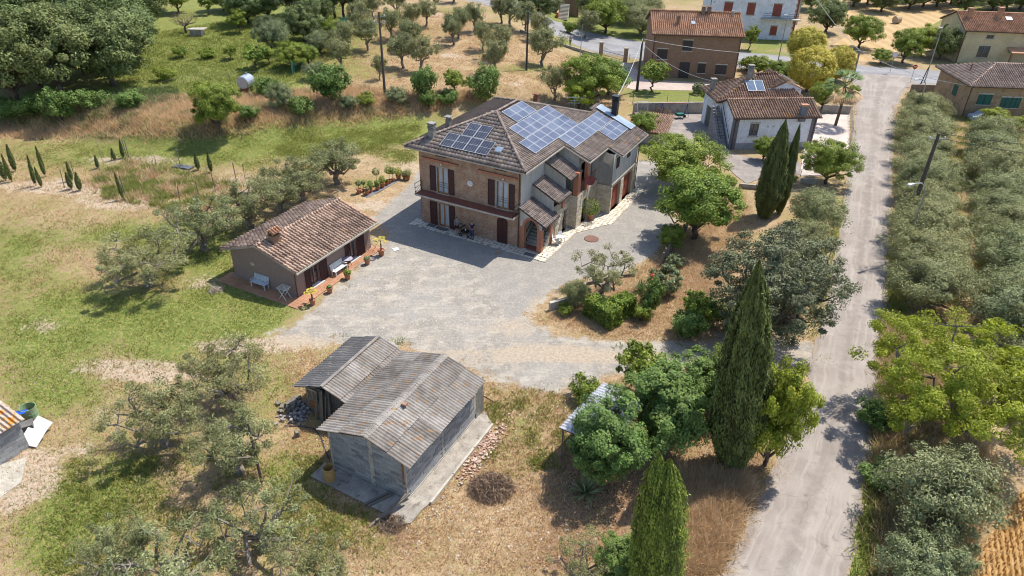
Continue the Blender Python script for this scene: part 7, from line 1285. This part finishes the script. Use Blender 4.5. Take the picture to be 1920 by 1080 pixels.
pot_plant(inH(3.2, 8.1), .95, 'large bushy green plant in a pot against the stone wall by the garages', 'bush', 1.7, L_green, None, m_pot, 60, .3)
for i, (x, y, r) in enumerate(((2.45, 2.1, .3), (2.75, 2.8, -.5))):
    t = thing('plastic_chair', inH(x, y), ('white plastic chair next to the stepped plinth', 'white plastic chair nearer the side door')[i], 'chair', None, HA+r+1.6); MB().box(-.22, -.22, .42, .22, .22, .45).build('seat', m_white, t); MB().slab([(-.22, .22, .45), (.22, .22, .45), (.22, .32, .88), (-.22, .32, .88)], .03).build('backrest', m_white, t)
    for a in (-.19, .19):
        for b in (-.19, .19): MB().bar((a, b, 0), (a, b, .42), .04).build('leg', m_white, t)
        MB().bar((a*1.2, -.2, .64), (a*1.2, .26, .64), .04).build('armrest', m_white, t)
t = thing('plastic_table', inH(2.7, 2.35), 'small white table between the two plastic chairs', 'table', None, HA); MB().lathe([(0, .68), (.33, .68), (.33, .71), (0, .71)], 12).build('table_top', m_white, t)
for k in range(4): a = k*1.571; MB().bar((.22*math.cos(a), .22*math.sin(a), 0), (.2*math.cos(a), .2*math.sin(a), .68), .04).build('leg', m_white, t)
# swing frame, heap and clutter in the neighbour's yard
t = thing('swing_frame', at(1262, 222), 'blue and red tube swing frame in the neighbour yard', 'swing frame'); q = MB()
for y in (0,): 
    for x in (-1.6, 1.6): MB().tube([(x-.5, -.6, 0), (x, 0, 2.0)], .04, 6).build('leg', mat('swing_blue', (.05, .1, .35)), t); MB().tube([(x+.5, .6, 0), (x, 0, 2.0)], .04, 6).build('leg', mat('swing_blue', (.05, .1, .35)), t)
MB().tube([(-1.7, 0, 2.0), (1.7, 0, 2.0)], .04, 6).build('top_bar', mat('swing_red', (.4, .1, .08)), t)
twigs('firewood_heap', 1240, 220, 1.8, 1.3, 1500, 'tangled brown heap of branches against the yard wall', 'brush pile', L_twig, .7)
t = thing('wheelbarrow', at(1274, 222), 'green wheelbarrow loaded with scraps in the neighbour yard', 'wheelbarrow', rz=.4); q = MB().slab([(-.5, -.35, .7), (.5, -.3, .65), (.5, .3, .65), (-.5, .35, .7)], .3); q.build('tray', mat('barrow_green', (.02, .15, .12)), t); MB().tube([(.75, -.05, .2), (.75, .05, .2)], .2, 12).build('wheel', m_black, t)
for y in (-.28, .28): MB().bar((.7, 0, .2), (-1.1, y, .6), .04).build('handle', m_oldwood, t)
t = thing('trailer_frame', at(1207, 222), 'white-framed trailer with planks beside the yard wall', 'trailer', rz=.1); MB().box(-1.2, -.8, .5, 1.2, .8, .62).build('bed', m_oldwood, t)
for x, y in ((-.8, -.9), (.8, -.9), (-.8, .8), (.8, .8)): MB().tube([(x, y, .35), (x, y+.1, .35)], .35, 12).build('wheel', m_black, t)
q = MB(); q.bar((-.8, .6, .6), (-.8, 1.0, 1.9), .06); q.bar((.6, .6, .6), (.6, 1.0, 1.9), .06); q.bar((-.8, 1.0, 1.9), (.6, 1.0, 1.9), .06); q.build('white_frame', m_white, t)
tp_ = pxpoly([(1506, 285), (1512, 232), (1535, 214), (1593, 216), (1592, 275), (1578, 300), (1540, 330), (1500, 330)]); q = MB().prism([tuple(p) for p in tp_], -.1, .06); q.build('paved_terrace', mat('pink_paving', (.60, .50, .44), (.52, .43, .38), 1.5, .85, .2), kind='structure')
tp_ = pxpoly([(1186, 215), (1340, 214), (1345, 250), (1372, 290), (1440, 300), (1500, 305), (1505, 328), (1440, 330), (1400, 345), (1380, 330), (1340, 290), (1225, 285), (1190, 250)]); MB().prism([tuple(p) for p in tp_], -.1, .05).build('neighbour_yard', mat('yard_paving', (.26, .225, .20), (.33, .285, .25), .8, .9, .2), kind='structure')
tp_ = pxpoly([(1120, 112), (1180, 118), (1215, 150), (1380, 158), (1380, 172), (1185, 168), (1130, 150)]); MB().prism([tuple(p) for p in tp_], -.1, .04).build('brick_house_drive', mat('drive_gravel', (.46, .36, .31), (.54, .44, .38), .9, .9, .2), kind='structure')
tp_ = pxpoly([(0, 872), (50, 858), (40, 905), (0, 935), (-60, 960), (-60, 880)]); MB().prism([tuple(p) for p in tp_], -.1, .04).build('shed_slab', m_concl, kind='structure')

# ------------------------------------------------------------------ people
def skinned(name, verts, edges, m, parent, sub=2):
    """verts: (x, y, z, radius); one continuous skinned body"""
    me = bpy.data.meshes.new(name); me.from_pydata([v[:3] for v in verts], edges, []); o = bpy.data.objects.new(name, me); COL.objects.link(o)
    sk = o.modifiers.new('skin', 'SKIN'); ss = o.modifiers.new('sub', 'SUBSURF'); ss.levels = sub; ss.render_levels = sub
    for v, d in zip(verts, me.skin_vertices[0].data): d.radius = (v[3], v[4] if len(v) > 4 else v[3]); 
    me.skin_vertices[0].data[0].use_root = True
    dg = bpy.context.evaluated_depsgraph_get(); dg.update(); m2 = bpy.data.meshes.new_from_object(o.evaluated_get(dg)); bpy.data.objects.remove(o); m2.materials.clear(); m2.materials.append(m)
    for p in m2.polygons: p.use_smooth = True
    return link(name, m2, parent)
def person(loc, rz, h, label, hair, shirt, trousers, short=False, arms='hips', group=None):
    t = thing('person', loc, label, 'person', group, rz); k = h/1.75
    L = lambda *v: tuple(c*k for c in v)
    body = [L(0, 0, .95, .15, .10), L(0, .01, 1.12, .13, .095), L(0, .01, 1.32, .165, .105), L(0, 0, 1.43, .12, .08), L(0, -.01, 1.5, .055), L(0, -.015, 1.58, .07, .08), L(0, -.01, 1.68, .075, .09),
            L(-.17, 0, 1.41, .06), L(.17, 0, 1.41, .06)]
    if arms == 'hips': A = [(-.30, .02, 1.2), (-.19, -.08, 1.02), (-.13, -.12, .99)]
    elif arms == 'front': A = [(-.24, -.03, 1.17), (-.16, -.24, 1.1), (-.13, -.31, 1.12)]
    else: A = [(-.22, 0, 1.15), (-.24, -.06, .92), (-.235, -.09, .84)]
    n = len(body); body += [L(*A[0], .043), L(*A[1], .032), L(*A[2], .028), L(-A[0][0], *A[0][1:], .043), L(-A[1][0], *A[1][1:], .032), L(-A[2][0], *A[2][1:], .028)]
    m_ = len(body); body += [L(-.09, 0, .86, .095), L(-.1, -.015, .48, .058), L(-.11, .01, .1, .04), L(-.12, -.12, .035, .035), L(.09, 0, .86, .095), L(.1, -.015, .48, .058), L(.11, .01, .1, .04), L(.12, -.12, .035, .035)]
    E = [(0, 1), (1, 2), (2, 3), (3, 4), (4, 5), (5, 6), (3, 7), (3, 8), (7, n), (n, n+1), (n+1, n+2), (8, n+3), (n+3, n+4), (n+4, n+5), (0, m_), (m_, m_+1), (m_+1, m_+2), (m_+2, m_+3), (0, m_+4), (m_+4, m_+5), (m_+5, m_+6), (m_+6, m_+7)]
    skinned('body', body, E, m_skin, t)
    for sgn in (-1, 1):
        hx, hy, hz_ = -A[2][0]*sgn*-1 if 0 else A[2][0]*-sgn, A[2][1], A[2][2]; q = MB()
        for f in range(4): q.tube([L(hx+.012*(f-1.5), hy, hz_), L(hx+.014*(f-1.5), hy-.04, hz_-.03), L(hx+.014*(f-1.5), hy-.055+.004*abs(f-1), hz_-.065)], [.009*k, .008*k, .006*k], 5)
        q.tube([L(hx+.02*sgn, hy, hz_), L(hx+.045*sgn, hy-.02, hz_-.03)], [.01*k, .007*k], 5); q.build('fingers', m_skin, t)
    sh = [(v[0], v[1], v[2], v[3]*1.13, (v[4] if len(v) > 4 else v[3])*1.2) for v in body]
    sv = [sh[0], sh[1], sh[2], sh[3], sh[7], sh[8], tuple([(a*.35+b*.65) for a, b in zip(sh[7], sh[n])]), tuple([(a*.35+b*.65) for a, b in zip(sh[8], sh[n+3])])]
    skinned('shirt', sv, [(0, 1), (1, 2), (2, 3), (3, 4), (3, 5), (4, 6), (5, 7)], shirt, t)
    end = .42 if short else 1.0; lf = lambda a, b, f: tuple(x*(1-f)+y*f for x, y in zip(a, b))
    tv = [sh[0]]+[v for c in (m_, m_+4) for v in ([sh[c], lf(sh[c], sh[c+1], .85)] if short else [sh[c], sh[c+1], sh[c+2]])]
    skinned('trousers', tv, [(0, 1), (1, 2), (0, 3), (3, 4)] if short else [(0, 1), (1, 2), (2, 3), (0, 4), (4, 5), (5, 6)], trousers, t)
    skinned('hair', [L(0, .02, 1.66, .085, .095), L(0, .015, 1.735, .07, .085)], [(0, 1)], hair, t)
    q = MB()
    for e in (-.028, .028): q.lathe([(0, -.007*k), (.009*k, 0), (0, .007*k)], 6, L(e, -.098, 1.64))
    q.build('eyes', m_black, t); MB().slab([L(-.012, -.1, 1.60), L(.012, -.1, 1.60), L(.005, -.105, 1.64), L(-.005, -.105, 1.64)], .02*k).build('nose', m_skin, t); MB().box(-.025*k, -.1*k, 1.555*k, .025*k, -.088*k, 1.565*k).build('mouth', mat('lips', (.35, .12, .1)), t)
    for e in (-.082, .082): MB().lathe([(0, -.03*k), (.015*k, 0), (0, .03*k)], 6, L(e, 0, 1.63)).build('ear', m_skin, t)
    for sx_ in (-.12, .12): MB().slab([L(sx_-.045, .06, .08), L(sx_+.045, .06, .08), L(sx_+.04, -.19, .05), L(sx_-.04, -.19, .05)], .05*k).build('shoe', m_black if trousers is not m_black else m_galv, t)
    return t
m_hair = mat('dark_hair', (.02, .015, .012), (.03, .02, .018), 20)
person(inH(-5.95, -.7), HA+R_(20), 1.72, 'person in grey shirt and black shorts holding the pushchair by the brick wall', m_hair, mat('grey_shirt', (.22, .25, .29), (.18, .2, .24), 6), m_black, True, 'front')
person(inH(-4.35, -.75), HA-R_(5), 1.78, 'person in navy shirt and blue jeans, hands on hips by the brick wall', m_hair, mat('navy_shirt', (.02, .025, .09), (.015, .02, .07), 6), mat('blue_jeans', (.06, .08, .17), (.045, .06, .13), 6), False, 'hips')
person(at(1069, 86), R_(150), 1.75, 'person in reddish top and green trousers far off on the lawn by the road', m_hair, mat('red_brown_top', (.38, .16, .1)), mat('green_trousers', (.03, .12, .05)), False, 'down')
t = thing('pushchair', inH(-5.15, -.6), 'black pushchair standing between the two people', 'pushchair', None, HA)
MB().slab([(-.35, -.25, .55), (.25, -.25, .5), (.3, .25, .5), (-.3, .25, .55)], .12).build('seat', m_black, t); q = MB()
for i in range(6): a, b = i*.28, (i+1)*.28; q.quad((-.1-.35*math.cos(a), -.27, .6+.38*math.sin(a)), (-.1-.35*math.cos(b), -.27, .6+.38*math.sin(b)), (-.1-.35*math.cos(b), .27, .6+.38*math.sin(b)), (-.1-.35*math.cos(a), .27, .6+.38*math.sin(a)))
q.build('hood', m_black, t)
for y in (-.26, .26):
    MB().bar((-.6, y, 1.0), (.45, y, .2), .035).build('side_frame', m_dark, t)
    for x, rr in ((-.35, .16), (.45, .12)): MB().tube([(x, y-.025, rr), (x, y+.025, rr)], rr, 14).build('wheel', m_black, t); MB().tube([(x, y-.03, rr), (x, y+.03, rr)], rr*.4, 8).build('hub', m_galv, t); 
    MB().bar((-.35, y, .16), (0, y, .55), .03).build('strut', m_dark, t)
MB().bar((-.6, -.26, 1.0), (-.6, .26, 1.0), .04).build('handlebar', m_dark, t); MB().box(.02, -.08, .56, .1, .02, .74).build('bottle', m_white, t)
t = thing('cat', inH(-1.15, -2.0, .0), 'small tan cat sitting on the gravel edge in front of the paving', 'cat', None, HA+1); mt = mat('tan_fur', (.45, .3, .17), (.35, .22, .12), 12)
skinned('body', [(0, .06, .08, .07), (0, .02, .17, .065), (0, -.03, .26, .045), (0, -.06, .33, .05), (0, -.11, .32, .03), (-.035, -.07, .12, .02), (-.035, -.09, .02, .02), (.035, -.07, .12, .02), (.035, -.09, .02, .02), (.06, .12, .03, .02), (.12, .02, .02, .015), (-.02, -.05, .39, .012), (.02, -.05, .39, .012)], [(0, 1), (1, 2), (2, 3), (3, 4), (2, 5), (5, 6), (2, 7), (7, 8), (0, 9), (9, 10), (3, 11), (3, 12)], mt, t)

# more growth on the bank and in the upper left wood
for i, (px, py, H, R, lb) in enumerate([(10, 150, 11, 6, 'oak filling the left edge behind the first one'), (160, 140, 11, 5.5, 'oak between the two front oaks'), (255, 120, 10, 5.2, 'oak at the right end of the wood, behind the biggest'), (265, 60, 11, 5.5, 'oak at the right end of the wood near the top'), (300, 20, 10, 5, 'last oak of the wood at the top edge'), (75, 165, 10, 5.4, 'oak in the deep shade between the two left oaks')]): plant('oak', px, py, lb, 'oak tree', H, R, None, 'dark oaks of the upper left wood')
for i, (px, py, H, R, k, lb) in enumerate([(470, 225, 1.8, 1.6, 'dark_shrub', 'low scrub right of the fig tree'), (565, 215, 2.2, 1.8, 'dark_shrub', 'scrub on the bank below the rounded tree'), (655, 205, 1.8, 1.5, 'grey_dense', 'grey scrub on the bank under the crossarm pole'), (690, 195, 1.6, 1.4, 'shrub', 'green scrub beside the crossarm pole foot'), (745, 192, 2.0, 1.7, 'grey_dense', 'grey scrub left of the dark glossy bush'), (840, 195, 2.0, 1.8, 'dark_shrub', 'scrub behind the farmhouse chimney'), (500, 180, 2.4, 1.8, 'dark_shrub', 'scrub at the top of the bank beside the grey olive bush'), (590, 150, 2.6, 2.0, 'grey_dense', 'grey bush at the foot of the netting fence'), (250, 205, 2.4, 2.2, 'dark_shrub', 'shaded scrub at the foot of the biggest oak'), (170, 205, 2.4, 2.4, 'dark_shrub', 'shaded scrub between the oaks'), (20, 220, 2.2, 2.2, 'dark_shrub', 'shaded scrub at the far left of the bank'), (380, 175, 1.8, 1.6, 'shrub', 'green scrub above the fig tree'), (310, 150, 2.0, 1.8, 'shrub', 'green scrub at the right edge of the wood'), (600, 100, 3.4, 2.4, 'grey_dense', 'olive-grey bush inside the netting fence'), (625, 80, 3.8, 2.4, 'leafy', 'green tree just left of the netting fence'), (440, 25, 3.6, 2.4, 'leafy', 'pale tree at the top edge left of the dark trees'), (505, 120, 2.6, 1.8, 'small_tree', 'small fruit tree between the grey olive and the fence'), (580, 125, 3.2, 2.2, 'leafy', 'green tree hugging the netting fence')]): plant(k, px, py, lb, 'bush' if H < 3 else 'tree', H, R, 'bush' if H < 3 else None)
scatter('shaded_undergrowth', 9000, [(-40, 235), (60, 232), (200, 225), (330, 190), (330, 165), (100, 185), (-40, 190)], .5, .12, L_oak, 4, None, 300, .2, seed=31)
scatter('bank_green_growth', 2600, bank, .5, .09, L_oliveg, 4, None, 130, .2, seed=32)

for i, (k, px, py, H, R, lb) in enumerate([('shrub', 1345, 345, 1.2, 1.0, 'small bush on the kerb below the white house'), ('shrub', 1370, 345, 1.0, .9, 'second small bush on the kerb below the white house'), ('leafy', 1205, 262, 3.6, 2.0, 'bright bush squeezed between farmhouse and small brown roof'), ('leafy', 1330, 196, 2.6, 1.8, 'green bush behind the yard wall near the white house'), ('shrub', 1480, 345, 1.2, 1.0, 'bush beside the cypress pair'), ('leafy', 1460, 158, 3.6, 2.6, 'leafy bush behind the white house chimney'), ('leafy', 1595, 190, 2.4, 1.4, 'green bush under the palm fronds'), ('small_tree', 1355, 140, 3.0, 1.6, 'small tree at the road end of the brick house'), ('leafy', 1650, 120, 2.6, 2.0, 'low green bush under the traffic mirror'), ('dense', 1140, 178, 5, 3.0, 'deep green tree left of the grey wooden pole')]): plant(k, px, py, lb, 'bush' if H < 3 else 'tree', H, R, 'bush' if H < 3 else None)
def litter(name, region, n, s0, s1, m, seed):
    g = np.random.default_rng(seed); poly = np.array([tuple(at(*p))[:2] for p in region]); x0, y0 = poly.min(0); x1, y1 = poly.max(0); X = g.uniform(x0, x1, n*2); Y = g.uniform(y0, y1, n*2); k = sdist(X, Y, poly) > 0; X = X[k][:n]; Y = Y[k][:n]; N = len(X); Z = hz(X, Y)
    L = g.uniform(s0, s1, N); pos = np.stack([X, Y, Z+L*.25], 1); b = np.array([[-1, -1, -1], [1, -1, -1], [1, 1, -1], [-1, 1, -1], [0, 0, 1.2]])*.5; V = (pos[:, None]+b[None]*L[:, None, None]*g.uniform(.6, 1.3, (N, 1, 3))).reshape(-1, 3); f = np.array([[0, 1, 4], [1, 2, 4], [2, 3, 4], [3, 0, 4]]); F = (np.arange(N)[:, None, None]*5+f[None]).reshape(-1, 3); setp(link(name, np_mesh(name, V, F, m, np.repeat(g.uniform(0, 1, N), 4))), kind='stuff')
m_peb = mat('pebble', (.42, .38, .33), (.60, .56, .50), 3, .9, .2, v=.8)
litter('loose_stones', [(500, 640), (900, 700), (1080, 740), (1400, 1000), (1370, 1090), (500, 1090), (560, 760)], 1500, .03, .12, m_peb, 41); litter('gravel_stones', [(560, 640), (640, 540), (780, 450), (1000, 560), (1000, 640), (1300, 650), (1080, 735), (900, 700)], 2600, .03, .09, m_peb, 42)
litter('verge_stones', [(1660, 480), (1690, 480), (1660, 700), (1640, 860), (1600, 1090), (1570, 1090), (1620, 860)], 500, .03, .12, m_peb, 43); litter('dry_clods', [(0, 700), (300, 640), (520, 700), (560, 1090), (0, 1090)], 1200, .05, .15, mat('earth_clod', (.24, .17, .11), (.36, .27, .18), 3, .95, .3), 44)

for i, (k, px, py, H, R, lb) in enumerate([('shrub', 1200, 600, 1.6, 1.1, 'bush between laurel and drive in the olive bed'), ('round_shrub', 1265, 500, 1.2, .9, 'small grey bush at the foot of the log palisade'), ('dark_shrub', 1330, 600, 2.0, 1.5, 'dark bush under the left side of the cedar'), ('dark_shrub', 1370, 625, 1.8, 1.5, 'dark bush at the foot of the cedar beside the drive'), ('shrub', 1060, 590, 1.0, .9, 'creeper spilling over the low pale wall'), ('leafy', 1255, 470, 2.6, 1.6, 'green bush below the large tree by the palisade'), ('grey_dense', 1480, 590, 3.2, 2.2, 'grey bush between cedar and lane'), ('grey_dense', 1500, 540, 3.4, 2.4, 'grey-green olive bush right of the cedar'), ('old_olive', 240, 1075, 3.4, 2.0, 'small olive at the bottom edge left of the sparse one'), ('dense', 1300, 770, 4.2, 2.2, 'shaded green tree between the round trees and the tall cypress')]): plant(k, px, py, lb, 'bush' if H < 3 else 'tree', H, R, 'bush' if H < 3 else None)

scatter('courtyard_edge_weeds', 1500, GRAVEL, .16, .06, L_grass, 4, lambda X, Y, g: (masks(X, Y)['gr'] < .9) & (masks(X, Y)['as'] < -1) & (g.random(len(X)) < .7), 150, .12, seed=61)
scatter('courtyard_edge_straw', 2500, GRAVEL, .12, .05, L_dry, 3, lambda X, Y, g: (masks(X, Y)['gr'] < .7) & (masks(X, Y)['as'] < -1), 200, .12, seed=62)
